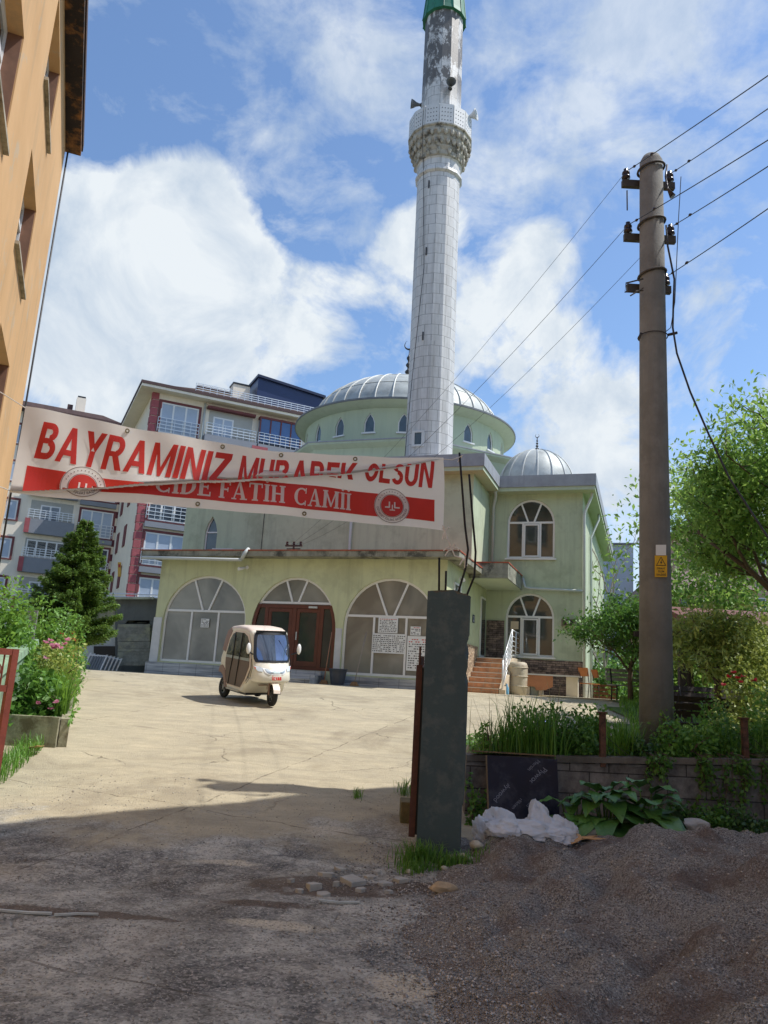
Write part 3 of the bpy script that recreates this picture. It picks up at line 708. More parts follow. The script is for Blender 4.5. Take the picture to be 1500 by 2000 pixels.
for bx, by, bs, bt in SUN_FLECKS:
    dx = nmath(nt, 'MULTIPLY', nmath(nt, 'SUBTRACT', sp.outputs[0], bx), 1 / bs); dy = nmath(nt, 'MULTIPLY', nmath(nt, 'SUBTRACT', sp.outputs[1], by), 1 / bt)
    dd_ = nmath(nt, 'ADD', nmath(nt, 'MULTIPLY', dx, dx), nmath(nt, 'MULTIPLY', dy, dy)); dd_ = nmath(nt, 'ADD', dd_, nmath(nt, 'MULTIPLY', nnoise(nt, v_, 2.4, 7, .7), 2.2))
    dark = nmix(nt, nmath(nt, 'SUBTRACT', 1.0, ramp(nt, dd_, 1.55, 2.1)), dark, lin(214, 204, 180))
# dark apron starts about y = 9 and below, ragged
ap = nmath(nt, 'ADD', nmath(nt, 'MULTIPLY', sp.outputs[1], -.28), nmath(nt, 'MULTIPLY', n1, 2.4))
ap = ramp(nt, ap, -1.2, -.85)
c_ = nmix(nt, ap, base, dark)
# grit
vo = nt.nodes.new('ShaderNodeTexVoronoi'); nt.links.new(v_, vo.inputs['Vector']); vo.inputs['Scale'].default_value = 55
vs_ = nt.nodes.new('ShaderNodeSeparateColor'); nt.links.new(vo.outputs['Color'], vs_.inputs[0])
stone = nmix(nt, ramp(nt, vs_.outputs[0], .15, .9), lin(66, 64, 64), lin(206, 200, 190))
v2 = nt.nodes.new('ShaderNodeTexVoronoi'); nt.links.new(v_, v2.inputs['Vector']); v2.inputs['Scale'].default_value = 24; s2 = nt.nodes.new('ShaderNodeSeparateColor'); nt.links.new(v2.outputs['Color'], s2.inputs[0])
gr_ = nmath(nt, 'MULTIPLY', ramp(nt, n3, .42, .6), nmath(nt, 'ADD', nmath(nt, 'MULTIPLY', ap, .62), .10))
c_ = nmix(nt, gr_, c_, stone)
chip = nmath(nt, 'MULTIPLY', ramp(nt, s2.outputs[1], .86, .92), nmath(nt, 'SUBTRACT', 1.0, ramp(nt, v2.outputs['Distance'], .28, .4)))
c_ = nmix(nt, nmath(nt, 'MULTIPLY', chip, nmath(nt, 'ADD', nmath(nt, 'MULTIPLY', ap, .7), .08)), c_, nmix(nt, s2.outputs[2], lin(80, 76, 74), lin(212, 206, 196)))
for bx, by, bs, bt in SOIL:
    dx = nmath(nt, 'MULTIPLY', nmath(nt, 'SUBTRACT', sp.outputs[0], bx), 1 / bs); dy = nmath(nt, 'MULTIPLY', nmath(nt, 'SUBTRACT', sp.outputs[1], by), 1 / bt)
    dd_ = nmath(nt, 'ADD', nmath(nt, 'MULTIPLY', dx, dx), nmath(nt, 'MULTIPLY', dy, dy)); dd_ = nmath(nt, 'ADD', dd_, nmath(nt, 'MULTIPLY', nnoise(nt, v_, 4.5, 7, .75), 3.0))
    c_ = nmix(nt, nmath(nt, 'MULTIPLY', nmath(nt, 'SUBTRACT', 1.0, ramp(nt, dd_, 1.9, 2.3)), .8), c_, nmix(nt, ramp(nt, n3, .4, .6), lin(70, 60, 52), lin(118, 100, 86)))
# oil and tyre grime on the lit yard
gm = nmath(nt, 'MULTIPLY', ramp(nt, nnoise(nt, v_, .33, 10, .72, .8), .50, .62), .75); c_ = nmix(nt, gm, c_, nmix(nt, .5, c_, lin(120, 108, 90)))
# pour joints
jx = nt.nodes.new('ShaderNodeTexBrick'); nt.links.new(wv_out(nt, v_), jx.inputs['Vector']); jx.inputs['Scale'].default_value = 1; jx.inputs['Brick Width'].default_value = 4.6; jx.inputs['Row Height'].default_value = 3.9; jx.offset = 0
jx.inputs['Mortar Size'].default_value = .012; jx.inputs['Color1'].default_value = jx.inputs['Color2'].default_value = (0, 0, 0, 1); jx.inputs['Mortar'].default_value = (1, 1, 1, 1)
c_ = nmix(nt, nmath(nt, 'MULTIPLY', nmath(nt, 'MULTIPLY', jx.outputs['Fac'], ramp(nt, n2, .42, .55)), .6), c_, lin(84, 76, 64))
# cracks
ck = nt.nodes.new('ShaderNodeTexVoronoi'); ck.feature = 'DISTANCE_TO_EDGE'; ck.inputs['Scale'].default_value = .42
wv = nt.nodes.new('ShaderNodeVectorMath'); wv.operation = 'ADD'; nzc = nt.nodes.new('ShaderNodeTexNoise'); nt.links.new(v_, nzc.inputs['Vector']); nzc.inputs['Scale'].default_value = 3; nzc.inputs['Detail'].default_value = 6
sc_ = nt.nodes.new('ShaderNodeVectorMath'); sc_.operation = 'SCALE'; sc_.inputs['Scale'].default_value = .5; nt.links.new(nzc.outputs['Color'], sc_.inputs[0]); nt.links.new(v_, wv.inputs[0]); nt.links.new(sc_.outputs[0], wv.inputs[1]); nt.links.new(wv.outputs[0], ck.inputs['Vector'])
crk = nmath(nt, 'SUBTRACT', 1.0, ramp(nt, ck.outputs['Distance'], .0, .010)); crk = nmath(nt, 'MULTIPLY', crk, ramp(nt, n1, .5, .6)); 
c_ = nmix(nt, nmath(nt, 'MULTIPLY', crk, .6), c_, (.05, .045, .04))
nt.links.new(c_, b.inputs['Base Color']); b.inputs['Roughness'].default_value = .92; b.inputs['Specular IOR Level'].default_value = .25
bump(nt, b, nmath(nt, 'SUBTRACT', nmath(nt, 'ADD', nmath(nt, 'MULTIPLY', n3, .8), n2), nmath(nt, 'MULTIPLY', crk, .6)), .8, .025); yard_m = m_
gx = np.arange(-14, 14.01, .2); gy = np.concatenate([np.arange(-6, 12, .12), np.arange(12, 36.1, .4)])
def yz(x, y):
    z = gz(y)
    if y < 13:
        w = clamp((13 - y) / 4)
        z += w * (.05 * mnoise.fractal(Vector((x * .6, y * .6, 0)), 1.0, 2.0, 5) + .012 * mnoise.noise(Vector((x * 5, y * 5, 3))))
        # broken gutter line across the gate threshold
        g = y - (6.35 + .06 * x); lim = clamp((x + 4.5) * 2) * clamp((1.0 - x) * 2)
        z -= .05 * math.exp(-(g / .13) ** 2) * clamp(mnoise.noise(Vector((x * 1.3, 2, 0))) + .55)
        g2 = (x - .1) ** 2 / .5 + (y - 7.0) ** 2 / .25
        if g2 < 1.6: z += .03 * abs(mnoise.noise(Vector((x * 7, y * 7, 1)))) * clamp(1.6 - g2)
    return z
vv_ = [(float(x), float(y), yz(float(x), float(y))) for y in gy for x in gx]; nx = len(gx)
q_ = [(j * nx + i, j * nx + i + 1, (j + 1) * nx + i + 1, (j + 1) * nx + i) for j in range(len(gy) - 1) for i in range(nx - 1)]
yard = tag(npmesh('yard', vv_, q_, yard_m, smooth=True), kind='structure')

# garden ground to the right
lawn_m = mat('lawn_soil', (.10, .16, .035), 1, .4, 2.0, bmp=.3, bscale=20)
def lx(x, y): return
pts = [(4.6, 12.6), (40, 12.6), (60, 60), (12.2, 60), (10.6, 34), (7.6, 24.6), (6.0, 19.5)]
mb = MB(); ts = tessellate_polygon([[Vector((a, b_, 0)) for a, b_ in pts]])
vv_ = []; 
gxs = np.arange(4.4, 40, .8); gys = np.arange(12.6, 60, .8)
def inpoly(x, y, P):
    c = False; n = len(P)
    for i in range(n):
        x1, y1 = P[i]; x2, y2 = P[(i + 1) % n]
        if (y1 > y) != (y2 > y) and x < (x2 - x1) * (y - y1) / (y2 - y1) + x1: c = not c
    return c
idx = {}; q_ = []
def vid(i, j):
    if (i, j) not in idx: idx[(i, j)] = len(vv_); vv_.append((float(gxs[i]), float(gys[j]), gz(float(gys[j])) + .03))
    return idx[(i, j)]
for j in range(len(gys) - 1):
    for i in range(len(gxs) - 1):
        if inpoly(gxs[i] + .4, gys[j] + .4, pts): q_.append((vid(i, j), vid(i + 1, j), vid(i + 1, j + 1), vid(i, j + 1)))
tag(npmesh('lawn', vv_, q_, lawn_m), kind='structure')

# ------------------------------------------------------------------ block wall and raised bed
def wall_y(x): return 9.05 + .07 * x
def wall_top(x): return .80 + .035 * x
soil_m = mat('bed_soil', (.07, .055, .035), 1, .3, 5, bmp=.6, bscale=25)
mb = MB()
X = [1.12 + .3 * i for i in range(24)]; Yk = [0, .4, 1, 1.8, 2.6, 3.4, 4.2]
for x in X:
    for k, dy in enumerate(Yk):
        y = wall_y(x) + .1 + dy; z = max(wall_top(x) - .06 + .05 * mnoise.noise(Vector((x * 2, y * 2, 0))), gz(y) + .03)
        if x < 1.2 or k == len(Yk) - 1: z = min(z, gz(y) + .02)
        mb.v.append((x, y, z))
for i in range(len(X) - 1):
    for k in range(len(Yk) - 1):
        a = i * len(Yk) + k; mb.f.append([a, a + len(Yk), a + len(Yk) + 1, a + 1]); mb.mi.append(0); mb.sm.append(True); mb.uv.append(None)
tag(mb.build('garden_soil', soil_m), kind='structure')
blk = brickmat('grey_block', lin(120, 116, 112), lin(106, 102, 98), (.05, .047, .045), .46, .24, .007, .95, noisy=.6, bmp=1.0)[0]
bw = thing('block_wall', 'low dark grey block wall with thin concrete coping under the overgrown bed', 'wall', (1.1, wall_y(1.1), 0))
mb = MB(); cp = MB()
for i in range(20):
    x0, x1 = 1.1 + .3 * i, 1.1 + .3 * (i + 1)
    f = lambda a, b_, d: Vector((a, wall_y(a) + d, b_))
    uvbox(mb, (x0, -.2, 0), (x1, wall_top(x0) - .07, .16), f)
    cp.hexa([(x0, wall_y(x0) - .03, wall_top(x0) - .066), (x1, wall_y(x1) - .03, wall_top(x1) - .066), (x1, wall_y(x1) + .2, wall_top(x1) - .066), (x0, wall_y(x0) + .2, wall_top(x0) - .066),
             (x0, wall_y(x0) - .03, wall_top(x0)), (x1, wall_y(x1) - .03, wall_top(x1)), (x1, wall_y(x1) + .2, wall_top(x1)), (x0, wall_y(x0) + .2, wall_top(x0))])
mb.build('block_course', blk, bw); cp.build('coping', mat('coping_concrete', lin(112, 106, 98), .95, .3, 4, bmp=.5, dirt=(.05, .05, .04), dirt_amt=.6), bw)

# ------------------------------------------------------------------ gravel heap
m_, nt, b = newmat('dark_gravel'); v_ = posvec(nt)
vo = nt.nodes.new('ShaderNodeTexVoronoi'); nt.links.new(v_, vo.inputs['Vector']); vo.inputs['Scale'].default_value = 125
ht = nt.nodes.new('ShaderNodeSeparateColor'); nt.links.new(vo.outputs['Color'], ht.inputs[0])
c_ = nmix(nt, ramp(nt, ht.outputs[0], .1, .9), lin(118, 115, 110), lin(202, 196, 188))
c_ = nmix(nt, ramp(nt, ht.outputs[1], .92, .96), c_, lin(222, 218, 210))
c_ = nmix(nt, nmath(nt, 'MULTIPLY', ramp(nt, nnoise(nt, v_, 1.7, 7, .7), .47, .62), .75), c_, lin(126, 104, 90))
nt.links.new(c_, b.inputs['Base Color']); b.inputs['Roughness'].default_value = .95
bump(nt, b, nmath(nt, 'ADD', vo.outputs['Distance'], nmath(nt, 'MULTIPLY', nnoise(nt, v_, 14, 8, .75), 1.6)), 1.0, .03); gravel_m = m_
def heap(x, y):
    # edge distance from the left / back boundary
    e = x - (.42 + .09 * math.sin(y * 2.1) + .10 * max(0, y - 6.2) ** 1.6 - .03 * (5.5 - y))
    back = (8.35 + .05 * x) - y
    e = min(e, back * .9) + .10 * mnoise.noise(Vector((x * 3.1, y * 3.1, 4))) + .05 * mnoise.noise(Vector((x * 9, y * 9, 6)))
    h = .46 * (1 - math.exp(-max(0, e) / 1.25))
    h *= clamp(.5 + (x - .4) * .30)
    h += clamp(e * 1.5) * (.15 * mnoise.fractal(Vector((x * .9, y * .9, 5)), 1.0, 2.0, 4) + .17 * abs(mnoise.noise(Vector((x * 2.1, y * 2.1, 9)))) + .05 * mnoise.noise(Vector((x * 5, y * 5, 7))) + .022 * mnoise.noise(Vector((x * 9, y * 9, 2))))
    if x > 2.3: h += .10 * clamp((x - 2.3) / 1.6) * math.exp(-((y - 7.4) / .9) ** 2)
    return h if e > 0 else e * .35
gx = np.arange(.1, 6.6, .035); gy = np.arange(2.2, 8.7, .035)
vv_ = [(float(x), float(y), heap(float(x), float(y)) + .004 + gz(float(y)) * .6) for y in gy for x in gx]; nx = len(gx)
vv_ = [(x, y, z) for x, y, z in vv_]
q_ = [(j * nx + i, j * nx + i + 1, (j + 1) * nx + i + 1, (j + 1) * nx + i) for j in range(len(gy) - 1) for i in range(nx - 1)
      if max(vv_[j * nx + i][2], vv_[(j + 1) * nx + i + 1][2]) > -.12]
tag(npmesh('gravel_heap', vv_, q_, gravel_m, smooth=True), 'broad dark grey heap of fine gravel filling the lower right foreground', 'gravel heap', kind='stuff')

def ground_z(x, y):
    z = yz(x, y)
    if .3 < x < 6.5 and 2.3 < y < 8.6: z = max(z, heap(x, y) + .004 + gz(y) * .6)
    return z
# loose stones and grit
def pebbles(name, n, region, size, m, label, cat):
    V, Q = [], []
    oc = np.array([(1, 0, 0), (0, 1, 0), (-1, 0, 0), (0, -1, 0), (0, 0, 1), (0, 0, -1)], float)
    tri = [(0, 1, 4), (1, 2, 4), (2, 3, 4), (3, 0, 4), (1, 0, 5), (2, 1, 5), (3, 2, 5), (0, 3, 5)]
    for i in range(n):
        x, y = region(); s = size() ; z = ground_z(x, y)
        a = random.random() * 6.28; ca, sa = math.cos(a), math.sin(a)
        p = oc * np.array([s * random.uniform(.6, 1.2), s * random.uniform(.6, 1.1), s * random.uniform(.35, .8)]) * rng.uniform(.7, 1.2, (6, 1))
        p = np.stack([p[:, 0] * ca - p[:, 1] * sa, p[:, 0] * sa + p[:, 1] * ca, p[:, 2]], 1) + np.array([x, y, z + s * .2])
        k = len(V) * 6; V.append(p); Q += [(k + a_, k + b_, k + c_) for a_, b_, c_ in tri]
    return tag(npmesh(name, np.concatenate(V), Q, m, tri=True), label, cat, kind='stuff')
def islandmat(name, c1, c2, rough=.9, transl=0.0, c3=None):
    m, nt, b = newmat(name); g = nt.nodes.new('ShaderNodeNewGeometry')
    c = nmix(nt, g.outputs['Random Per Island'], c1, c2)
    if c3:
        pn = ramp(nt, nnoise(nt, g.outputs['Position'], 2.2, 3, .5), .45, .62); c = nmix(nt, nmath(nt, 'MULTIPLY', pn, .7), c, c3)
    nt.links.new(c, b.inputs['Base Color']); b.inputs['Roughness'].default_value = rough
    if transl:
        t = nt.nodes.new('ShaderNodeBsdfTranslucent'); mx = nt.nodes.new('ShaderNodeMixShader'); mx.inputs[0].default_value = transl
        hs = nt.nodes.new('ShaderNodeHueSaturation'); hs.inputs['Value'].default_value = 1.7; hs.inputs['Hue'].default_value = .485; nt.links.new(c, hs.inputs['Color']); nt.links.new(hs.outputs[0], t.inputs[0])
        nt.links.new(b.outputs[0], mx.inputs[1]); nt.links.new(t.outputs[0], mx.inputs[2]); nt.links.new(mx.outputs[0], nt.nodes['Material Output'].inputs[0])
    return m
peb_m = islandmat('grit', lin(120, 114, 106), lin(200, 192, 178))
pebbles('grit', 14000, lambda: (random.uniform(-4.5, .8), 2.6 + 7.5 * random.random() ** 1.3), lambda: random.choice((.003, .004, .005, .006, .009)) * random.uniform(.7, 1.3), peb_m, 'loose stone grit scattered over the worn apron in the foreground', 'grit')
peb2 = islandmat('gravel_grain', lin(96, 92, 88), lin(196, 190, 182))
pebbles('gravel_grains', 26000, lambda: (random.choice((random.uniform(.3, 5.5), random.gauss(.45, .28), random.uniform(.4, 5))), 2.8 + 5.2 * random.random()), lambda: random.choice((.003, .004, .005, .008, .012)) * random.uniform(.7, 1.3), peb2, 'coarse dark grains lying on the gravel heap', 'gravel')
# ------------------------------------------------------------------ unseen tall house added off to the right to shade the gate
def shade_house():
    A = Vector((-3.56, 8.03, 0)); H = 14.0
    k = H / sv.z; sh = Vector((sv.x * k, sv.y * k, 0))
    a = Vector((-3.75, 7.68, 0)) + sh; c = Vector((.75, 10.75, 0)) + sh; d = (c - a).normalized()
    e = c + d * 3.2; pts = [a, e, e + Vector((9, -4, 0)), a + Vector((11, -7.5, 0)), a + Vector((.4, -7.5, 0))]
    root = thing('shade_caster_house', 'unseen apartment house added beyond the right edge of the frame to shade the gateway', 'building', (a.x, a.y, 0))
    m = mat('shade_house_render', lin(226, 222, 212), .9, .08, 1)  # kept pale to bounce more light into the shaded ground
    MB().prism([(p.x, p.y) for p in pts], lambda x, y, z: Vector((x, y, z)), -.2, H - .25).build('wall', m, root)
    MB().prism([(p.x, p.y) for p in pts], lambda x, y, z: Vector((x, y, z)), H - .246, H).build('roof', concrete_old, root)
    n = Vector((d.y, -d.x, 0)) * -1
    for f in range(4):
        for s_ in (1.2, 4.2, 7.2):
            p = a + d * s_ + n * .03
            w = MB().hexa([p + d * x + n * y + Vector((0, 0, z)) for z in (1.2 + f * 3.2, 2.6 + f * 3.2) for x, y in ((0, 0), (1.2, 0), (1.2, .05), (0, .05))]).build('window', white_pvc, root)
            MB().hexa([p + d * x + n * y + Vector((0, 0, z)) for z in (1.3 + f * 3.2, 2.5 + f * 3.2) for x, y in ((.1, .051), (1.1, .051), (1.1, .06), (.1, .06))]).build('pane', pane_dark, w)
shade_house()

# ------------------------------------------------------------------ orange house on the left
HB = Vector((-8.03, 16, 0)); az = R(-21.30)
HD = Vector((math.sin(az), math.cos(az), 0)); HN = Vector((math.cos(az), -math.sin(az), 0))
fo = lambda t, z, d: HB - HD * t + HN * (-d) + Vector((0, 0, z))      # t towards the camera, d into the house
m_, nt, b = newmat('orange_render'); v_ = posvec(nt)
c_ = nmix(nt, ramp(nt, nnoise(nt, v_, .7, 6, .6), .3, .7), lin(196, 154, 104), lin(212, 170, 120))
st_ = nmath(nt, 'MULTIPLY', ramp(nt, nnoise(nt, posvec(nt, (1, 1, .12)), 1.7, 6, .7), .52, .72), .55)
c_ = nmix(nt, st_, c_, lin(150, 132, 104)); c_ = nmix(nt, nmath(nt, 'MULTIPLY', ramp(nt, nnoise(nt, v_, 1.3, 9, .75, .4), .58, .64), .5), c_, lin(178, 170, 150)); nt.links.new(c_, b.inputs['Base Color']); b.inputs['Roughness'].default_value = .9; bump(nt, b, nnoise(nt, v_, 30, 5, .6), .15, .01); orange = m_
oh = thing('house', 'orange rendered house with dark peeling eaves at the left edge', 'house', HB, 0)
ops3 = [dict(c=4.28, hw=.97, bot=8.1, sp=9.6, rise=.2, kind='rect'), dict(c=9.0, hw=1.3, bot=8.1, sp=9.6, rise=.2, kind='rect')]
ops4 = [dict(c=4.28, hw=.97, bot=11.15, sp=12.6, rise=.2, kind='rect'), dict(c=9.0, hw=1.3, bot=11.15, sp=12.6, rise=.2, kind='rect')]
ops2 = [dict(c=4.28, hw=.97, bot=5.0, sp=6.5, rise=.2, kind='rect'), dict(c=9.0, hw=1.3, bot=5.0, sp=6.5, rise=.2, kind='rect')]
mb = MB()
wall_open(mb, fo, 0, 20, -.2, 7.4, ops2, .35); wall_open(mb, fo, 0, 20, 7.4, 10.2, ops3, .35); wall_open(mb, fo, 0, 20, 10.2, 13.45, ops4, .35)
mb.box((0, -.2, .35), (.35, 13.45, 10), fo); mb.box((19.65, -.2, .35), (20, 13.45, 10), fo)
mb.build('wall', orange, oh)
brown_tr = mat('brown_reveal', lin(128, 92, 72), .8, .2, 5)
sill_c = mat('stained_sill', lin(170, 160, 140), .9, .3, 8, dirt=(.08, .07, .05), dirt_amt=.6)
for o in ops2 + ops3 + ops4:
    w = window_unit(oh, fo, o, white_pvc, pane_dark, None, (), fan=False, w=.09, d=.2, depth=.06, sill=sill_c)
    mm = MB(); x0, x1, y0, y1 = o['c'] - o['hw'], o['c'] + o['hw'], o['bot'], o['sp'] + .2
    nseg = 3 if o['hw'] > 1 else 2
    for k in range(1, nseg): xx = x0 + (x1 - x0) * k / nseg; mm.box((xx - .05, y0 + .08, .19), (xx + .05, y1 - .08, .265), fo)
    mm.box((x0 + .08, y0 + (y1 - y0) * .68, .193), (x1 - .08, y0 + (y1 - y0) * .68 + .07, .268), fo); mm.build('mullion', white_pvc, w)
    MB().box((x0 + .002, y0, .02), (x0 + .02, y1, .2), fo).build('reveal', brown_tr, w); MB().box((x1 - .02, y0, .02), (x1 - .002, y1, .2), fo).build('reveal', brown_tr, w)
peel = mat('dark_peeling_soffit', lin(44, 38, 38), .9, .3, 3, bmp=.5, dirt=lin(150, 104, 58), dirt_amt=.95, dirt_scale=1.3)
MB().box((-.12, 13.455, -.34), (20.3, 13.6, 10), fo).build('soffit', peel, oh)
MB().box((-.15, 13.603, -.37), (20.3, 13.8, 10), fo).build('roof_edge', mat('brown_roof_edge', lin(70, 52, 46), .8, .2), oh)
MB().tube([fo(-.02, .2, -.06), fo(-.02, 13.4, -.06)], .02, 6).build('cable', dark_metal, oh)

# ------------------------------------------------------------------ gate pillar
pil_green = mat('dark_green_paint', lin(64, 80, 82), .75, .12, 1.4, bmp=.25, bscale=18, streak=.25, dirt=(.15, .16, .15), dirt_amt=.35, dirt_scale=5.5)
pil_side = mat('mossy_pillar_side', lin(104, 106, 84), .9, .25, 3, bmp=.3, bscale=20, dirt=(.04, .05, .035), dirt_amt=.5)
gp = thing('gate_pillar', 'dark green concrete gate pillar with broken top and bent reinforcing bars', 'pillar', (.71, 7.75, 0))
pa = R(-8); PX = Vector((math.cos(pa), math.sin(pa), 0)); PY = Vector((-math.sin(pa), math.cos(pa), 0)); PC = Vector((.712, 7.75, 0))
def pp(x, y, z): return PC + PX * x + PY * y + Vector((0, 0, z))
nu, nz = 10, 40; mb = MB(); mb.smooth = False
ring = []
for k in range(4 * nu):
    s_, e_ = divmod(k, nu); q = e_ / nu
    ring.append([(-.21 + .42 * q, -.17), (.21, -.17 + .34 * q), (.21 - .42 * q, .17), (-.21, .17 - .34 * q)][s_])
for j in range(nz + 1):
    for (x, y) in ring:
        z = -.1 + 2.60 * j / nz
        n_ = mnoise.noise(Vector((x * 9, y * 9, z * 3))); ch = 0
        if x > .2 and 1.6 < z < 2.1: ch = .05 * max(0, mnoise.noise(Vector((1, y * 4, z * 6))) + .3)
        if x > .2 and z < .5: ch = .02
        zz_ = z + (.05 * mnoise.noise(Vector((x * 14, y * 14, 7))) - .10 * max(0, (x - .05)) * 2 if j >= nz - 1 else 0)
        mb.v.append(tuple(pp(x * (1 + .012 * n_) - ch, y * (1 + .012 * n_), zz_)))
NR = 4 * nu
for j in range(nz):
    for k in range(NR):
        a, b_ = j * NR + k, j * NR + (k + 1) % NR
        mb.f.append([a, b_, b_ + NR, a + NR]); mb.mi.append(1 if k // nu == 3 else 0); mb.sm.append(False); mb.uv.append(None)
mb.f.append([nz * NR + k for k in range(NR)]); mb.mi.append(2); mb.sm.append(False); mb.uv.append(None)
rub = mat('broken_concrete', lin(92, 86, 74), .95, .4, 12, bmp=.8, bscale=30)
mb.build('column', [pil_green, pil_side, rub], gp)
mb = MB()
for i in range(60):
    x, y = random.uniform(-.19, .2), random.uniform(-.16, .16); s_ = random.uniform(.012, .035)
    mb.lathe([(0, -s_), (s_, -s_ * .3), (s_ * .8, s_ * .4), (0, s_ * .7)], 5, lambda a, b_, c, x=x, y=y: pp(x + a, y + b_, 2.50 - max(0, x - .05) * .2 + c))
mb.build('broken_top', rub, gp)
iron = mat('blackened_rebar', (.012, .012, .014), .55, .3, 20, metal=.4)
for pts in ([(-.10, -.10, 2.42), (-.115, -.10, 2.85)], [(-.045, .05, 2.42), (-.05, .06, 2.74)],
            [(.09, -.08, 2.4), (.09, -.08, 2.52), (.15, -.07, 2.75), (.17, -.06, 2.95), (.13, -.05, 3.2), (.085, -.04, 3.62), (.045, -.03, 3.98)],
            [(.16, .06, 2.4), (.17, .06, 2.5), (.24, .07, 2.7), (.245, .07, 2.95), (.215, .08, 3.2), (.17, .09, 3.6), (.15, .09, 3.78)]):
    MB().tube([pp(*p) for p in pts], .012, 6).build('reinforcing_bar', iron, gp)
MB().box((-.30, -.02, .2), (-.215, .06, 1.75), pp).build('hinge_post', mat('dark_steel', lin(40, 44, 44), .6, .2), gp)
# right gate leaf seen edge-on: rusty frame
rust = mat('rusty_brown_iron', lin(86, 54, 44), .8, .3, 7, bmp=.3, bscale=40, dirt=lin(60, 40, 34), dirt_amt=.6, dirt_scale=6)
gl = thing('iron_gate', 'rusty brown iron gate leaf folded back against the dark green pillar', 'gate', (.5, 7.8, 0))
g0 = Vector((.44, 7.75, 0)); gd = Vector((.08, 1, 0)).normalized(); gn = Vector((gd.y, -gd.x, 0))
fg = lambda t, n_, z: g0 + gd * t + gn * n_ + Vector((0, 0, z + .04 * t))
mb = MB()
mb.box((0, -.03, .18), (.05, .03, 1.78), fg); mb.box((2.3, -.03, .3), (2.35, .03, 1.70), fg)
for z_ in (.22, .95, 1.70): mb.box((.051, -.025, z_), (2.299, .025, z_ + .05), fg)
mb.build('frame', rust, gl); mb = MB()
for i in range(14): t = .18 + i * .155; mb.tube([fg(t, 0, .26), fg(t, 0, 1.85)], .009, 5)
mb.build('bars', rust, gl)
mb = MB()
for i in range(3): mb.tube([fg(.02 + .03 * i, .0, 1.78), fg(.02 + .03 * i, 0, 1.96 - .05 * i)], .011, 5)
mb.build('spike', rust, gl)
# left gate leaf, swung open towards us
ll = thing('iron_gate', 'red brown iron gate leaf with scroll infill swung open at the left edge', 'gate', (-3.5, 7.6, 0))
l0 = Vector((-3.52, 7.75, 0)); ld = Vector((-.42, -1, 0)).normalized(); ln_ = Vector((ld.y, -ld.x, 0))
l0 = Vector((-3.44, 7.55, 0)); ld = Vector((-.62, -.78, 0)).normalized(); ln_ = Vector((ld.y, -ld.x, 0))
fl = lambda t, n_, z: l0 + ld * t + ln_ * n_ + Vector((0, 0, z))
red_iron = mat('red_brown_painted_iron', lin(128, 64, 50), .55, .2, 6, bmp=.2)
mb = MB(); mb.box((0, -.03, .45), (.06, .03, 1.70), fl); mb.box((1.9, -.03, .45), (1.96, .03, 1.70), fl)
for z_ in (.45, 1.30, 1.64): mb.box((.061, -.025, z_), (1.899, .025, z_ + .06), fl)
mb.build('frame', red_iron, ll); mb = MB()
for i in range(16): t = .12 + i * .115; mb.tube([fl(t, 0, .5), fl(t, 0, 1.64)], .009, 5)
for i in range(8):
    t = .18 + i * .23; mb.tube([fl(t + .07 * math.cos(a), 0, 1.18 + .07 * math.sin(a)) for a in np.linspace(0, 6.28, 13)], .008, 5)
    mb.tube([fl(t + .05 * math.cos(a), 0, 1.50 + .06 * math.sin(a)) for a in np.linspace(0, 6.28, 13)], .008, 5)
mb.build('bars', red_iron, ll)
mb = MB(); mb.hexa([fl(-.02, -.02, .35), fl(.04, -.02, .35), fl(.04, .02, .35), fl(-.02, .02, .35), fl(-.0, -.02, .45), fl(.05, -.02, .45), fl(.05, .02, .45), fl(-.0, .02, .45)])
mb.build('foot', red_iron, ll)
# leaning board under the left gate
bd = tag(MB().hexa([Vector(p) for p in ((-3.32, 7.15, .02), (-3.27, 7.2, .02), (-3.75, 7.75, .02), (-3.8, 7.7, .02), (-3.42, 7.2, .55), (-3.37, 7.25, .55), (-3.75, 7.75, .62), (-3.8, 7.7, .62))]).build('plank_board', mat('weathered_board', lin(96, 84, 70), .9, .3, 6)), 'weathered wooden board propped below the open left gate leaf', 'board')

# ------------------------------------------------------------------ banner
BL0, BR0 = Vector((-3.16, 6.3, 0)), Vector((.55, 7.62, 0)); bdir = (BR0 - BL0).normalized(); bnrm = Vector((bdir.y, -bdir.x, 0))
if bnrm.y > 0: bnrm = -bnrm
def onbp(px, py):
    d = ray(px, py); o = Vector((0, 0, EYE)); t = (BL0 - o).dot(bnrm) / d.dot(bnrm); return o + d * t
S_ = [0, .25, .46, .60, .78, 1.0]
TOPY = [793, 834, 867, 884, 893, 894]; 
def interp(s, xs, ys): return float(np.interp(s, xs, ys))
def smooth_tab(xs, ys, n=101):
    q = np.interp(np.linspace(0, 1, n), xs, ys)
    for _ in range(30): q[1:-1] = (q[:-2] + 2 * q[1:-1] + q[2:]) / 4
    return q
T_TOP = smooth_tab([0, .25, .46, .60, .78, 1.0], [793, 836, 868, 884, 893, 894])
T_BOT = smooth_tab([0, .13, .27, .42, .67, .87, 1.0], [963, 974, 984, 993, 1012, 1026, 1036])
T_CR = smooth_tab([0, .15, .25, .42, .58, .73, .87, .94, 1.0], [962, 957, 953, 944, 939, 933, 917, 906, 896])
tb = lambda T, s: float(np.interp(clamp(s), np.linspace(0, 1, 101), T))
def hfull(s): return 188 + (143 - 188) * s
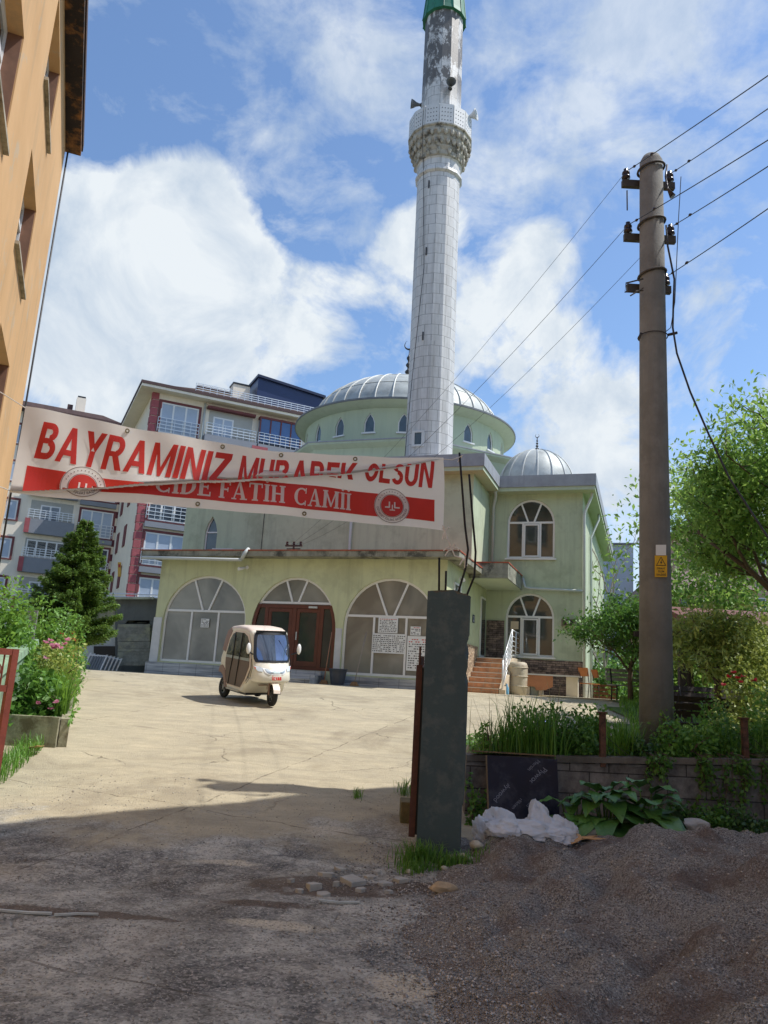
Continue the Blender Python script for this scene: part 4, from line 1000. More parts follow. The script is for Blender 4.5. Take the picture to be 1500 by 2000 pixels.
def bpos(s, t, off=0.0):
    y = tb(T_TOP, s) * (1 - t) + tb(T_BOT, s) * t
    xl = 50 + (20 - 50) * t; x = xl + (866 - xl) * s
    p = onbp(x, y)
    # slight waves in the cloth
    w = .018 * math.sin(s * 19 + t * 2.3) + .012 * math.sin(s * 41 - t * 5) + .05 * math.sin(math.pi * s)
    return p + bnrm * (w + off)
def tcr(s): return clamp((tb(T_CR, s) - tb(T_TOP, s)) / (tb(T_BOT, s) - tb(T_TOP, s)), .02, .985)
def pleat(s): return math.sin(math.pi * clamp(s * .92 + .08)) ** .7
def bsurf(s, t, upper, off=0.0):
    c = tcr(s)
    if upper: o = .055 * pleat(s) * (clamp(t / c)) ** 5
    else: o = -.03 * pleat(s) * (1 - clamp((t - c) / (1 - c))) ** 2
    return bpos(s, t, o + off)
def content(s, c, off=.003):
    """visible position of printed point c (0 top .. 1 bottom); None when folded away"""
    hv = tb(T_BOT, s) - tb(T_TOP, s); k = min(1.0, hv / hfull(s)); tc_ = tcr(s)
    t = c / k
    if t <= tc_: return bsurf(s, t, True, off)
    t2 = 1 - (1 - c) / k
    if t2 >= tc_: return bsurf(s, t2, False, off)
    return None
def transmat(name, col, tr=.4, rough=.5):
    m, nt, b = newmat(name); v = posvec(nt)
    c = nmix(nt, ramp(nt, nnoise(nt, v, 2.5, 4, .6), .35, .65), tuple(x * .92 for x in col), col)
    nt.links.new(c, b.inputs['Base Color']); b.inputs['Roughness'].default_value = rough
    t = nt.nodes.new('ShaderNodeBsdfTranslucent'); nt.links.new(c, t.inputs[0]); mx = nt.nodes.new('ShaderNodeMixShader'); mx.inputs[0].default_value = tr
    nt.links.new(b.outputs[0], mx.inputs[1]); nt.links.new(t.outputs[0], mx.inputs[2]); nt.links.new(mx.outputs[0], nt.nodes['Material Output'].inputs[0])
    return m
b_white = transmat('white_banner_vinyl', lin(238, 236, 232), .42); b_red = transmat('red_banner_print', lin(206, 50, 36), .34)
banner = thing('banner', 'long sagging white and red holiday greeting banner tied across the gateway', 'banner', BR0 + Vector((0, 0, 3.0)))
mb = MB(); mb.smooth = True; NS, NT = 90, 14; rows = []
for i in range(NS + 1):
    s = i / NS; c = tcr(s); col = [bsurf(s, c * j / NT, True) for j in range(NT + 1)]
    col.append(bsurf(s, c, True) + bnrm * -.06 * pleat(s) + Vector((0, 0, .10 * pleat(s))))       # tuck behind the fold
    col += [bsurf(s, c + (1 - c) * j / 8, False) for j in range(9)]
    rows.append(col)
nc = len(rows[0])
for col in rows: mb.v += [tuple(p) for p in col]
for i in range(NS):
    for j in range(nc - 1): mb.f.append([i * nc + j, (i + 1) * nc + j, (i + 1) * nc + j + 1, i * nc + j + 1]); mb.mi.append(0); mb.sm.append(True); mb.uv.append(None)
mb.build('cloth', b_white, banner, recalc=False)
def text_bm(txt, off=.0, shear=0.0, size=1.0):
    cu = bpy.data.curves.new('tmp', 'FONT'); cu.body = txt; cu.offset = off; cu.shear = shear; cu.size = size; cu.resolution_u = 4; cu.space_character = 1.0
    ob = bpy.data.objects.new('tmp', cu); COL.objects.link(ob); bpy.context.view_layer.update()
    me = bpy.data.meshes.new_from_object(ob.evaluated_get(bpy.context.evaluated_depsgraph_get()))
    bpy.data.objects.remove(ob); bpy.data.curves.remove(cu)
    bm = bmesh.new(); bm.from_mesh(me); bpy.data.meshes.remove(me); return bm
def bm_bounds(bm):
    xs_ = [v.co.x for v in bm.verts]; ys_ = [v.co.y for v in bm.verts]; return min(xs_), max(xs_), min(ys_), max(ys_)
def slice_bm(bm, x0, x1, nx_, y0, y1, ny_):
    for i in range(1, nx_): bmesh.ops.bisect_plane(bm, geom=bm.verts[:] + bm.edges[:] + bm.faces[:], plane_co=(x0 + (x1 - x0) * i / nx_, 0, 0), plane_no=(1, 0, 0))
    for i in range(1, ny_): bmesh.ops.bisect_plane(bm, geom=bm.verts[:] + bm.edges[:] + bm.faces[:], plane_co=(0, y0 + (y1 - y0) * i / ny_, 0), plane_no=(0, 1, 0))
def print_on(bm, name, m, parent, off):
    """bm in banner coordinates x = s, y = -c (content)"""
    mb = MB(); bm.verts.ensure_lookup_table()
    for f in bm.faces:
        cs = f.calc_center_median()
        if content(cs.x, -cs.y) is None: continue
        P = []
        hv = tb(T_BOT, cs.x) - tb(T_TOP, cs.x); k = min(1.0, hv / hfull(cs.x)); upper = (-cs.y / k) <= tcr(cs.x)
        for v in f.verts:
            s, c = v.co.x, -v.co.y; hv = tb(T_BOT, s) - tb(T_TOP, s); k = min(1.0, hv / hfull(s))
            t = c / k if upper else 1 - (1 - c) / k; tc_ = tcr(s)
            t = min(t, tc_) if upper else max(t, tc_)
            P.append(bsurf(s, t, upper, off + v.co.z))
        mb.add(P, [tuple(range(len(P)))])
    if mb.f: return mb.build(name, m, parent, recalc=False)
def rect_bm(x0, y0, x1, y1):
    bm = bmesh.new(); vs = [bm.verts.new((x0, y0, 0)), bm.verts.new((x1, y0, 0)), bm.verts.new((x1, y1, 0)), bm.verts.new((x0, y1, 0))]; bm.faces.new(vs); return bm
def bold_bm(word, shear):
    """heavy sans capitals built from strokes; each stroke sits a hair in front of the last"""
    T = .235; H_ = .175
    def rc(x0, y0, x1, y1): return [(x0, y0), (x1, y0), (x1, y1), (x0, y1)]
    def arc(cx_, cy_, rx, ry, a0_, a1_, wx=T, wy=H_, n=12):
        out = []
        for i in range(n):
            A, B = a0_ + (a1_ - a0_) * i / n, a0_ + (a1_ - a0_) * (i + 1) / n
            out.append([(cx_ + rx * math.cos(A), cy_ + ry * math.sin(A)), (cx_ + rx * math.cos(B), cy_ + ry * math.sin(B)), (cx_ + (rx - wx) * math.cos(B), cy_ + (ry - wy) * math.sin(B)), (cx_ + (rx - wx) * math.cos(A), cy_ + (ry - wy) * math.sin(A))])
        return out
    P2 = math.pi / 2
    G = {'B': ([rc(0, 0, T, 1), rc(T, 0, .45, H_), rc(T, 1 - H_, .42, 1), rc(T, .43, .45, .43 + H_ * .85)] + arc(.42, .745, .33, .255, -P2, P2) + arc(.45, .28, .35, .28, -P2, P2), .82),
         'A': ([[(0, 0), (T, 0), (.50, .80), (.36, 1)], [(.36, 1), (.58, 1), (.94, 0), (.69, 0)][::1], rc(.26, .20, .70, .36)], .95),
         'Y': ([[(0, 1), (.27, 1), (.46, .63), (.34, .42)], [(.62, 1), (.88, 1), (.55, .42), (.40, .60)], rc(.325, 0, .56, .46)], .88),
         'R': ([rc(0, 0, T, 1), rc(T, 1 - H_, .45, 1), rc(T, .40, .45, .40 + H_ * .85)] + arc(.45, .70, .34, .30, -P2, P2) + [[(.34, .42), (.58, .46), (.88, 0), (.61, 0)]], .88),
         'M': ([rc(0, 0, T * .92, 1), rc(.80, 0, .80 + T * .92, 1), [(T * .92, 1), (T * .92, .66), (.44, 0), (.51, .26)], [(.80, 1), (.80, .66), (.575, 0), (.44, .0), (.51, .30)]], 1.02),
         'I': ([rc(0, 0, T, 1)], T), 'N': ([rc(0, 0, T * .95, 1), rc(.60, 0, .60 + T * .95, 1), [(T * .95, 1), (T * .95, .68), (.60, 0), (.60, .34)]], .83),
         'Z': ([rc(0, 0, .78, H_), rc(.03, 1 - H_, .76, 1), [(0, H_), (.30, H_), (.76, 1 - H_), (.46, 1 - H_)]], .78),
         'U': ([rc(0, .36, T, 1), rc(.58, .36, .58 + T, 1)] + arc(.4075, .36, .4075, .36, math.pi, 2 * math.pi), .82),
         'E': ([rc(0, 0, T, 1), rc(T, 0, .74, H_), rc(T, 1 - H_, .72, 1), rc(T, .42, .66, .42 + H_)], .74), 'L': ([rc(0, 0, T, 1), rc(T, 0, .72, H_)], .72),
         'K': ([rc(0, 0, T, 1), [(T, .28), (T, .58), (.60, 1), (.90, 1)], [(.37, .44), (.52, .62), (.93, 0), (.64, 0)]], .92),
         'O': (arc(.46, .5, .46, .5, 0, 2 * math.pi, n=26), .92),
         'S': (arc(.39, .735, .36, .265, R(20), R(270), wy=H_ * .95) + arc(.39, .275, .38, .275, R(90), R(-160), wy=H_ * .95), .78)}
    bm = bmesh.new(); x = 0; k = 0
    for ch in word:
        ps, w = G[ch]
        for q in ps:
            k += 1
            try: bm.faces.new([bm.verts.new((x + a + shear * b_, b_, (k % 9) * .0003)) for a, b_ in q])
            except Exception: pass
        x += w + .085
    return bm
# red band
bm = rect_bm(.028, -.895, .978, -.60); 
for v in bm.verts: pass
slice_bm(bm, 0, 1, 90, -.895, -.60, 24); print_on(bm, 'red_band', b_red, banner, .003); bm.free()
# first line
for wd, s0, s1 in (('BAYRAMINIZ', .040, .497), ('MUBAREK', .512, .792), ('OLSUN', .812, .978)):
    bm = bold_bm(wd, .18); x0, x1, y0, y1 = bm_bounds(bm)
    ct = lambda s: .135 - .055 * s; cb = lambda s: .515 - .07 * s
    slice_bm(bm, x0, x1, int((s1 - s0) * 110), y0, y1, 26)
    for v in bm.verts:
        s = s0 + (s1 - s0) * (v.co.x - x0) / (x1 - x0); q = (v.co.y - y0) / (y1 - y0); v.co.x = s; v.co.y = -(cb(s) + (ct(s) - cb(s)) * q)
    print_on(bm, 'lettering', b_red, banner, .004); bm.free()
# second line, a slab-like serif drawn glyph by glyph
def glyph(ch):
    """list of polygons in a 1-high box, returns (polys, width)"""
    st, sf, th = .20, .075, .09
    def rc(x0, y0, x1, y1): return [(x0, y0), (x1, y0), (x1, y1), (x0, y1)]
    def stem(x, y0=0, y1=1): return [rc(x, y0 + sf, x + st, y1 - sf), rc(x - .07, y0, x + st + .07, y0 + sf), rc(x - .07, y1 - sf, x + st + .07, y1)]
    def arc(cx_, cy_, rx, ry, a0_, a1_, w0, w1, n=14):
        out = []
        for i in range(n):
            A, B = a0_ + (a1_ - a0_) * i / n, a0_ + (a1_ - a0_) * (i + 1) / n
            wA, wB = [w0 + (w1 - w0) * abs(math.cos(q)) for q in (A, B)]
            out.append([(cx_ + rx * math.cos(A), cy_ + ry * math.sin(A)), (cx_ + rx * math.cos(B), cy_ + ry * math.sin(B)), (cx_ + (rx - wB) * math.cos(B), cy_ + (ry - min(wB, .1)) * math.sin(B)), (cx_ + (rx - wA) * math.cos(A), cy_ + (ry - min(wA, .1)) * math.sin(A))])
        return out
    dot = [[(.16 + .09 * math.cos(a), 1.17 + .09 * math.sin(a)) for a in np.linspace(0, 6.28, 11)[:-1]]]
    if ch == 'I': return stem(.07), .34
    if ch == 'i': return stem(.07) + dot, .34
    if ch == 'D': return stem(.07) + arc(.27, .5, .50, .5, -math.pi / 2, math.pi / 2, .08, .20), .82
    if ch == 'E': return stem(.07) + [rc(.27, 0, .66, th), rc(.27, 1 - th, .64, 1), rc(.27, .46, .52, .55), rc(.60, 0, .67, .25), rc(.57, .75, .64, 1), rc(.47, .38, .53, .63)], .70
    if ch == 'F': return stem(.07) + [rc(.27, 1 - th, .64, 1), rc(.27, .46, .52, .55), rc(.57, .75, .64, 1), rc(.47, .38, .53, .63)], .68
    if ch == 'T': return stem(.28) + [rc(0, 1 - th, .76, 1), rc(0, .74, .07, 1), rc(.69, .74, .76, 1)], .78
    if ch == 'H': return stem(.07) + stem(.56) + [rc(.27, .46, .56, .55)], .86
    if ch == 'A': return [[(.10, .05), (.18, .05), (.42, .93), (.36, 1)], [(.34, 1), (.46, 1), (.78, .06), (.56, .06)], rc(.24, .28, .60, .36), rc(0, 0, .28, sf), rc(.48, 0, .88, sf)], .88
    if ch == 'M': return stem(.05) + stem(.82) + [[(.22, 1), (.10, 1), (.50, .08), (.58, .2)], [(.92, 1), (.82, 1), (.50, .08), (.58, .05)]], 1.10
    if ch == 'C': return arc(.46, .5, .46, .5, R(50), R(310), .08, .22) + [rc(.70, .68, .77, 1), rc(.70, .0, .77, .28)], .84
bmw = bmesh.new(); xcur = 0; placed = []
for ch in 'CiDE':
    g, w = glyph(ch); placed.append((g, xcur, w)); xcur += w + .07
words = [('CiDE', .327, .458), ('FATiH', .476, .629), ('CAMii', .649, .783)]
for wd, s0, s1 in words:
    W = []; xc = 0
    for ch in wd: g, w = glyph(ch); W.append((g, xc)); xc += w + .06
    xc -= .06; bm = bmesh.new()
    for g, x0 in W:
        for poly in g:
            try: bm.faces.new([bm.verts.new((s0 + (s1 - s0) * (x0 + a) / xc, -(.855 - .215 * b_), (g.index(poly) % 7) * .0003)) for a, b_ in poly])
            except Exception: pass
    slice_bm(bm, s0, s1, 20, -.87, -.60, 20)
    print_on(bm, 'small_lettering', b_white, banner, .006); bm.free()
# round emblems
def emblem(s0, c0, rs, rc):
    bm = bmesh.new(); n = 40
    bm.faces.new([bm.verts.new((s0 + rs * math.cos(a), -(c0 + rc * math.sin(a)), 0)) for a in np.linspace(0, 2 * math.pi, n + 1)[:-1]])
    slice_bm(bm, s0 - rs, s0 + rs, 14, -c0 - rc, -c0 + rc, 14); e = print_on(bm, 'emblem', b_white, banner, .008); bm.free()
    bm = bmesh.new(); bm.faces.new([bm.verts.new((s0 + rs * .62 * math.cos(a), -(c0 + rc * .62 * math.sin(a)), 0)) for a in np.linspace(0, 2 * math.pi, n + 1)[:-1]])
    slice_bm(bm, s0 - rs, s0 + rs, 10, -c0 - rc, -c0 + rc, 14); print_on(bm, 'emblem_disc', b_red, e, .011); bm.free()
    bm = bmesh.new(); n = 48      # fine dark rim
    for q0, q1 in ((.955, .985), (.64, .665)):
        for k in range(n):
            a, c = 2 * math.pi * k / n, 2 * math.pi * (k + 1) / n
            bm.faces.new([bm.verts.new((s0 + rs * q * math.cos(t), -(c0 + rc * q * math.sin(t)), 0)) for q, t in ((q0, a), (q0, c), (q1, c), (q1, a))])
    for k in range(13):     # stars over the top of the ring
        a = R(200 + 140 * k / 12); 
        bm.faces.new([bm.verts.new((s0 + rs * (.81 * math.cos(a) + .03 * math.cos(t)), -(c0 + rc * (.81 * math.sin(a) + .03 * math.sin(t))), 0)) for t in np.linspace(0, 2 * math.pi, 6)[:-1]])
    print_on(bm, 'emblem_rim', mat('grey_print', lin(120, 100, 96), .6, .1), e, .011); bm.free()
    bm = text_bm('DİYANET İŞLERİ BAŞKANLIĞI', .01); x0, x1, y0, y1 = bm_bounds(bm); slice_bm(bm, x0, x1, 40, y0, y1, 1)
    for v in bm.verts:
        a = R(172 - 164 * (v.co.x - x0) / (x1 - x0)); q = .90 - .19 * (v.co.y - y0) / (y1 - y0); v.co.x = s0 + rs * q * math.cos(a); v.co.y = -(c0 + rc * q * math.sin(a))
    print_on(bm, 'emblem_lettering', mat('grey_print', (0, 0, 0)), e, .011); bm.free()
    bm = bmesh.new()
    def rr(a, b_, c, d): bm.faces.new([bm.verts.new((s0 + rs * x, -(c0 + rc * y), 0)) for x, y in ((a, b_), (c, b_), (c, d), (a, d))])
    for q in ((-.40, .06, -.12, .14), (.10, .06, .42, .14), (-.20, -.22, -.12, .06), (.10, -.22, .18, .06), (-.02, -.05, .04, .22), (-.14, .22, .16, .28)): rr(*q)
    print_on(bm, 'emblem_symbol', b_white, e, .014); bm.free()
emblem(.163, .742, .053, .235); emblem(.878, .745, .040, .228)
ring_m = mat('brass_ring', lin(120, 110, 80), .4, .1, metal=.6)
for s, c in ((.245, .045), (.47, .045), (.61, .045), (.785, .045)):
    MB().tube([content(s + .004 * math.cos(a), c + .02 * math.sin(a), .012) for a in np.linspace(0, 6.28, 13)], .006, 5).build('grommet', ring_m, banner)
for s in (.43, .675):
    MB().tube([content(s + .004 * math.cos(a), .955 + .02 * math.sin(a), .012) for a in np.linspace(0, 6.28, 13)], .006, 5).build('grommet', ring_m, banner)
rope = mat('white_rope', lin(214, 208, 198), .8, .1, 20)
q = bpos(1, .02); top = pp(.05, -.04, 3.93)
MB().tube([q, (q + top) / 2 + Vector((0, 0, -.02)), top, top + Vector((.03, 0, .02)), top + Vector((-.02, .02, -.05))], .006, 5).build('rope', rope, banner)
q = bpos(1, .98); P = [q, q + Vector((.05, .02, -.09)), q + Vector((.10, .04, -.2)), q + Vector((.13, .05, -.26))]; e1 = pp(.15, -.06, 2.85)
P += [(P[-1] + e1) / 2, e1]
mb = MB(); mb.tube(P, .007, 5)
for c0 in (q + Vector((.02, 0, -.02)), P[2], e1):
    for i in range(7):
        a = random.uniform(0, 6.28); d = Vector((math.cos(a), -.2, math.sin(a))) * random.uniform(.05, .09); mb.tube([c0, c0 + d * .6 + Vector((0, 0, .01)), c0 + d + Vector((0, 0, -.02))], .007, 4)
mb.build('rope', rope, banner)
ql = bpos(0, .02); MB().tube([ql, ql + Vector((-.25, -.25, .12)), ql + Vector((-.9, -1.1, .6))], .005, 5).build('rope', rope, banner)
qb = bpos(0, .98); MB().tube([qb, qb + Vector((-.02, -.02, -.4)), qb + Vector((-.0, .0, -1.4))], .004, 5).build('rope', rope, banner)
MB().tube([qb, qb + Vector((-.5, -.7, .12))], .005, 5).build('rope', rope, banner)

# ------------------------------------------------------------------ utility pole
conc_pole = mat('pole_concrete', lin(126, 125, 122), .92, .2, 1.6, bmp=.5, bscale=30, streak=.3, dirt=(.12, .115, .105), dirt_amt=.35, dirt_scale=2.5)
PB = Vector((3.585, 10.0, .45)); PT = Vector((3.665, 10.0, 9.47))
up_ = thing('utility_pole', 'tall tapered dark concrete utility pole with three crossarms and white insulator sets', 'utility pole', PB)
fpz = lambda z: PB + (PT - PB) * ((z - .45) / 9.02)
MB().tube([fpz(.45), fpz(4), fpz(9.36), fpz(9.45)], [.215, .195, .163, .12], 20).build('shaft', conc_pole, up_)
arm_m = mat('crossarm_steel', lin(70, 64, 58), .7, .25, 8); ins_m = mat('dark_insulator', lin(48, 34, 34), .25, .2, 9)
arms = [(9.12, .37, .42), (8.22, .34, .42), (7.40, .30, .34)]
wire_at = {}
for k, (z_, lft, rgt) in enumerate(arms):
    c0 = fpz(z_); mb = MB(); mb.box((c0.x - lft, c0.y + .17, z_ - .05), (c0.x + rgt, c0.y + .24, z_ + .06)); mb.build('crossarm', arm_m, up_)
    MB().tube([c0 + Vector((.19 * math.cos(a), .19 * math.sin(a), .12 + .04 * math.cos(a))) for a in np.linspace(0, 6.29, 21)], .018, 6).build('clamp_band', arm_m, up_)
    for s, x in ((-1, -lft + .06), (1, rgt - .07)):
        if k == 2 and s == -1: continue
        p = Vector((c0.x + x, c0.y + .2, z_ + .06))
        MB().lathe([(.02, 0), (.02, .03), (.065, .04), (.06, .07), (.035, .085), (.06, .11), (.055, .14), (.03, .16), (.035, .19), (0, .2)], 12, lambda a, b_, c, p=p: p + Vector((a, b_, c)), smooth=True).build('insulator', ins_m, up_)
        wire_at[(k, s)] = p + Vector((0, 0, .15))
mb = MB(); c0 = fpz(7.35); mb.tube([c0 + Vector((-.2, -.2, -.02)), c0 + Vector((-.44, -.2, -.1)), c0 + Vector((-.46, -.2, -.24)), c0 + Vector((-.2, -.2, -.2))], .012, 5); mb.tube([c0 + Vector((-.2, -.2, -.16)), c0 + Vector((-.4, -.25, -.32))], .01, 5); mb.build('wire_bracket', arm_m, up_)
MB().tube([fpz(8.3) + Vector((-.42, -.2, .1)), fpz(8.3) + Vector((-.42, -.2, .42))], .01, 5).build('lightning_rod', arm_m, up_)
c0 = fpz(6.55); MB().tube([c0 + Vector((.2 * math.cos(a), .2 * math.sin(a), 0)) for a in np.linspace(0, 6.29, 21)], .008, 5).tube([c0 + Vector((.18, -.1, 0)), c0 + Vector((.30, -.12, .03))], .02, 6).tube([c0 + Vector((-.2, -.1, 0)), c0 + Vector((-.24, -.12, -.1))], .02, 6).build('lower_band', arm_m, up_)
wire_m = mat('overhead_wire', (.02, .02, .022), .5, .1)
def cat_(a, b_, sag, n=24):
    return [a.lerp(b_, i / n) + Vector((0, 0, -sag * 4 * (i / n) * (1 - i / n))) for i in range(n + 1)]
WL = {}
for key, (px, py, Y), lab in (((0, -1), (1560, 95, 6.0), 'topmost overhead wire running up right from the left end of the top crossarm'), ((0, 1), (1560, 160, 6.2), 'overhead wire with a splice running up right from the right end of the top crossarm'),
                        ((1, -1), (1560, 225, 6.2), 'overhead wire crossing in front of the pole from the left end of the middle crossarm'), ((1, 1), (1560, 275, 6.4), 'overhead wire leading right from the right end of the middle crossarm'), ((2, 1), (1560, 355, 6.6), 'lowest overhead wire leading right from the bottom crossarm')):
    a = wire_at[key]; e = at(px, py, Y); e2 = a + (e - a) * 2.2
    r = thing('overhead_wire', lab, 'wire', a, 0, 'overhead wires on the utility pole')
    MB().tube(cat_(a, e2, .06), .0065, 5).build('wire', wire_m, r)
    for f_ in (.035, .10): p = a.lerp(e2, f_) + Vector((0, 0, -.01)); MB().tube([p - (e2 - a).normalized() * .05, p, p + (e2 - a).normalized() * .05], [.010, .022, .010], 6).build('clamp', ins_m, r)
brk = M(-10.75, 22.3, 5.62)
for i, (key, lab) in enumerate((((0, -1), 'thin service wire dropping left to the porch roof from the top of the pole'), ((1, -1), 'thin service wire dropping left to the porch roof from the middle crossarm'), ((2, 1), 'lowest service wire dropping left to the porch roof from behind the pole'))):
    a = wire_at[key] if i < 2 else fpz(7.9) + Vector((-.1, .15, 0))
    MB_ = MB().tube(cat_(a, brk + Vector((.12 * (i - 1), 0, .1)), .45 + .1 * i, 40), .0032 if i != 1 else .004, 5)
    tag(MB_.build('service_wire', wire_m), lab, 'wire', 'service wires to the mosque')
cb_pts = [(1301, 440, 9.75), (1304, 480, 9.75), (1317, 545, 9.8), (1315, 600, 9.8), (1314, 640, 9.8), (1322, 690, 9.8), (1348, 765, 9.6), (1385, 850, 9.4), (1425, 935, 9.2), (1500, 1050, 8.8), (1600, 1180, 8.4)]
tag(MB().tube([at(*p) for p in cb_pts], .013, 6).build('power_cable', wire_m), 'black cable looping down the right side of the pole and sagging away right', 'cable')
tag(MB().tube([at(*p) for p in ((1330, 345, 9.75), (1328, 380, 9.75), (1325, 430, 9.75), (1322, 500, 9.75), (1318, 590, 9.8), (1310, 640, 9.8), (1300, 648, 9.82))], .006, 5).build('thin_cable', wire_m), 'thin loose cable hanging beside the pole and ending at its side', 'cable')
tag(MB().tube([at(*p) for p in ((1303, 322, 9.75), (1300, 345, 9.7), (1304, 368, 9.68), (1314, 384, 9.68))], [.014, .014, .014, .045], 7).build('cable_end', ins_m), 'short thick cable tail with flared end hanging under the top right insulator', 'cable')
# warning sign on the pole
sg = thing('warning_sign', 'yellow high voltage warning sign with lightning triangle fixed to the pole', 'sign', at(1291, 1125, 9.79))
def plate(x0, y0, x1, y1, Y, Y2, m, name, parent):
    a, b_, c, d = at(x0, y0, Y), at(x1, y0, Y), at(x1, y1, Y), at(x0, y1, Y); n_ = Vector((0, .004, 0))
    return MB().hexa([a, b_, c, d, a + n_, b_ + n_, c + n_, d + n_]).build(name, m, parent)
sy = mat('sign_yellow', lin(222, 170, 22), .5, .04); sk = mat('sign_black', (.02, .018, .015), .6, .1)
plate(1279, 1085, 1303, 1127, 9.775, 0, sy, 'plate', sg)
def sgp(x, y, d=.004): return at(x, y, 9.775) - Vector((0, d, 0))
mb = MB(); T3 = [(1291, 1087), (1301, 1105), (1281, 1105)]; ce = (1291, 1099)
for i in range(3):
    a, c = T3[i], T3[(i + 1) % 3]; ai = [a[k] + (ce[k] - a[k]) * .2 for k in (0, 1)]; ci = [c[k] + (ce[k] - c[k]) * .2 for k in (0, 1)]
    mb.quad(sgp(*a), sgp(*c), sgp(*ci), sgp(*ai))
mb.add([sgp(1292.5, 1092), sgp(1289, 1099.5), sgp(1291, 1099.5), sgp(1289.6, 1104), sgp(1293.6, 1097.6), sgp(1291.6, 1097.6)], [(0, 1, 2, 5), (5, 2, 3, 4)])
mb.build('triangle', sk, sg, recalc=False)
for txt, y0, y1, x0, x1 in (('DİKKAT', 1107.5, 1112, 1283, 1299), ('ÖLÜM', 1113.5, 1118, 1285, 1297), ('TEHLİKESİ', 1119.5, 1124.5, 1281.5, 1300.5)):
    bm = text_bm(txt, .02); a0_, a1_, b0_, b1_ = bm_bounds(bm); mb = MB()
    for f in bm.faces: mb.add([sgp(x0 + (x1 - x0) * (v.co.x - a0_) / (a1_ - a0_), y1 + (y0 - y1) * (v.co.y - b0_) / (b1_ - b0_)) for v in f.verts], [tuple(range(len(f.verts)))])
    mb.build('lettering', sk, sg, recalc=False); bm.free()
wp = thing('number_plate', 'small blank white plate fixed above the yellow sign on the pole', 'plate', at(1291, 1085, 9.79)); plate(1281, 1064, 1301, 1084.4, 9.772, 0, white_pvc, 'plate', wp)
# ------------------------------------------------------------------ electric rickshaw
TC = Vector((-2.64, 17.65, 0)); TC.z = gz(17.65) + .02; ta = R(145)
TF = Vector((math.sin(ta), math.cos(ta), 0)); TS = Vector((TF.y, -TF.x, 0)) * -1      # forward, left-hand side
tilt = 0.058
def ft(x, y, z):
    x, y, z = x * .93, y * .93, z * .93
    p = TC + TF * x + TS * y; return p + Vector((0, 0, z + (gz(p.y) - gz(TC.y))))
tuk = thing('electric_rickshaw', 'small cream three wheeled electric rickshaw with brown fabric side doors parked on the yard', 'rickshaw', TC)
cream = mat('cream_paint', lin(228, 223, 208), .3, .03, 2, bmp=0); cream_l = mat('cream_roof', lin(224, 208, 192), .35, .04, 2, bmp=0)
brown_f = mat('brown_door_fabric', lin(112, 98, 86), .75, .08, 6, bmp=.1); brown_p = mat('brown_panel', lin(140, 110, 96), .4, .06, 3, bmp=0)
blackp = mat('black_trim', (.012, .012, .013), .35, .2, 8, bmp=0); tyre_m = mat('tyre_rubber', (.02, .02, .02), .85, .2, 20)
scr = glassmat('windscreen', lin(118, 132, 156), .03, .25, 1.6, 1.0); scr.node_tree.nodes['Principled BSDF'].inputs['Metallic'].default_value = .7; plastic_win = glassmat('crinkled_clear_plastic', lin(84, 82, 72), .22, .7, 7, .8)
ns_ = plastic_win.node_tree
prof = [(-.98, .62), (-1.0, .95), (-.93, 1.12), (-.88, 1.40), (-.80, 1.62), (-.62, 1.74), (-.2, 1.79), (.25, 1.77), (.52, 1.70), (.60, 1.64), (.72, 1.35), (.84, 1.02), (.93, .90), (1.02, .74), (1.05, .58), (1.0, .53), (.80, .55), (.60, .44), (.44, .24), (-.50, .24), (-.56, .40), (-.66, .54), (-.80, .58)]
slices = [(-.54, .09), (-.525, .035), (-.48, .01), (-.36, 0), (-.15, 0), (.15, 0), (.36, 0), (.48, .01), (.525, .035), (.54, .09)]
cxp, czp = 0.0, .95
def body_pt(i, y, ins):
    x, z = prof[i]; d = math.hypot(x - cxp, z - czp); k = (d - ins) / d
    x2, z2 = cxp + (x - cxp) * k, czp + (z - czp) * k
    if x > .4: x2 -= .55 * y * y * clamp((x - .4) * 2)
    yy = y * (1 - .10 * clamp((z - 1.0) / .8))            # cabin narrows upwards
    yy *= 1 - .16 * clamp((x - .5) / .5)
    return ft(x2, yy, z2)
mb = MB(); mb.smooth = True; n = len(prof)
for (y, ins) in slices: mb.v += [tuple(body_pt(i, y, ins)) for i in range(n)]
for j in range(len(slices) - 1):
    for i in range(n):
        a, b_ = j * n + i, j * n + (i + 1) % n; mb.f.append([a, b_, b_ + n, a + n]); mb.sm.append(True); mb.uv.append(None)
        mb.mi.append(1 if 5 <= i <= 7 else 0)
for j, rev in ((0, 1), (len(slices) - 1, 0)):
    q = [j * n + i for i in range(n)]
    tri = tessellate_polygon([[Vector((prof[i][0], prof[i][1], 0)) for i in range(n)]])
    for t in tri: mb.f.append([j * n + k for k in t]); mb.mi.append(0); mb.sm.append(False); mb.uv.append(None)
bd_ = mb.build('body', [cream, cream_l], tuk)
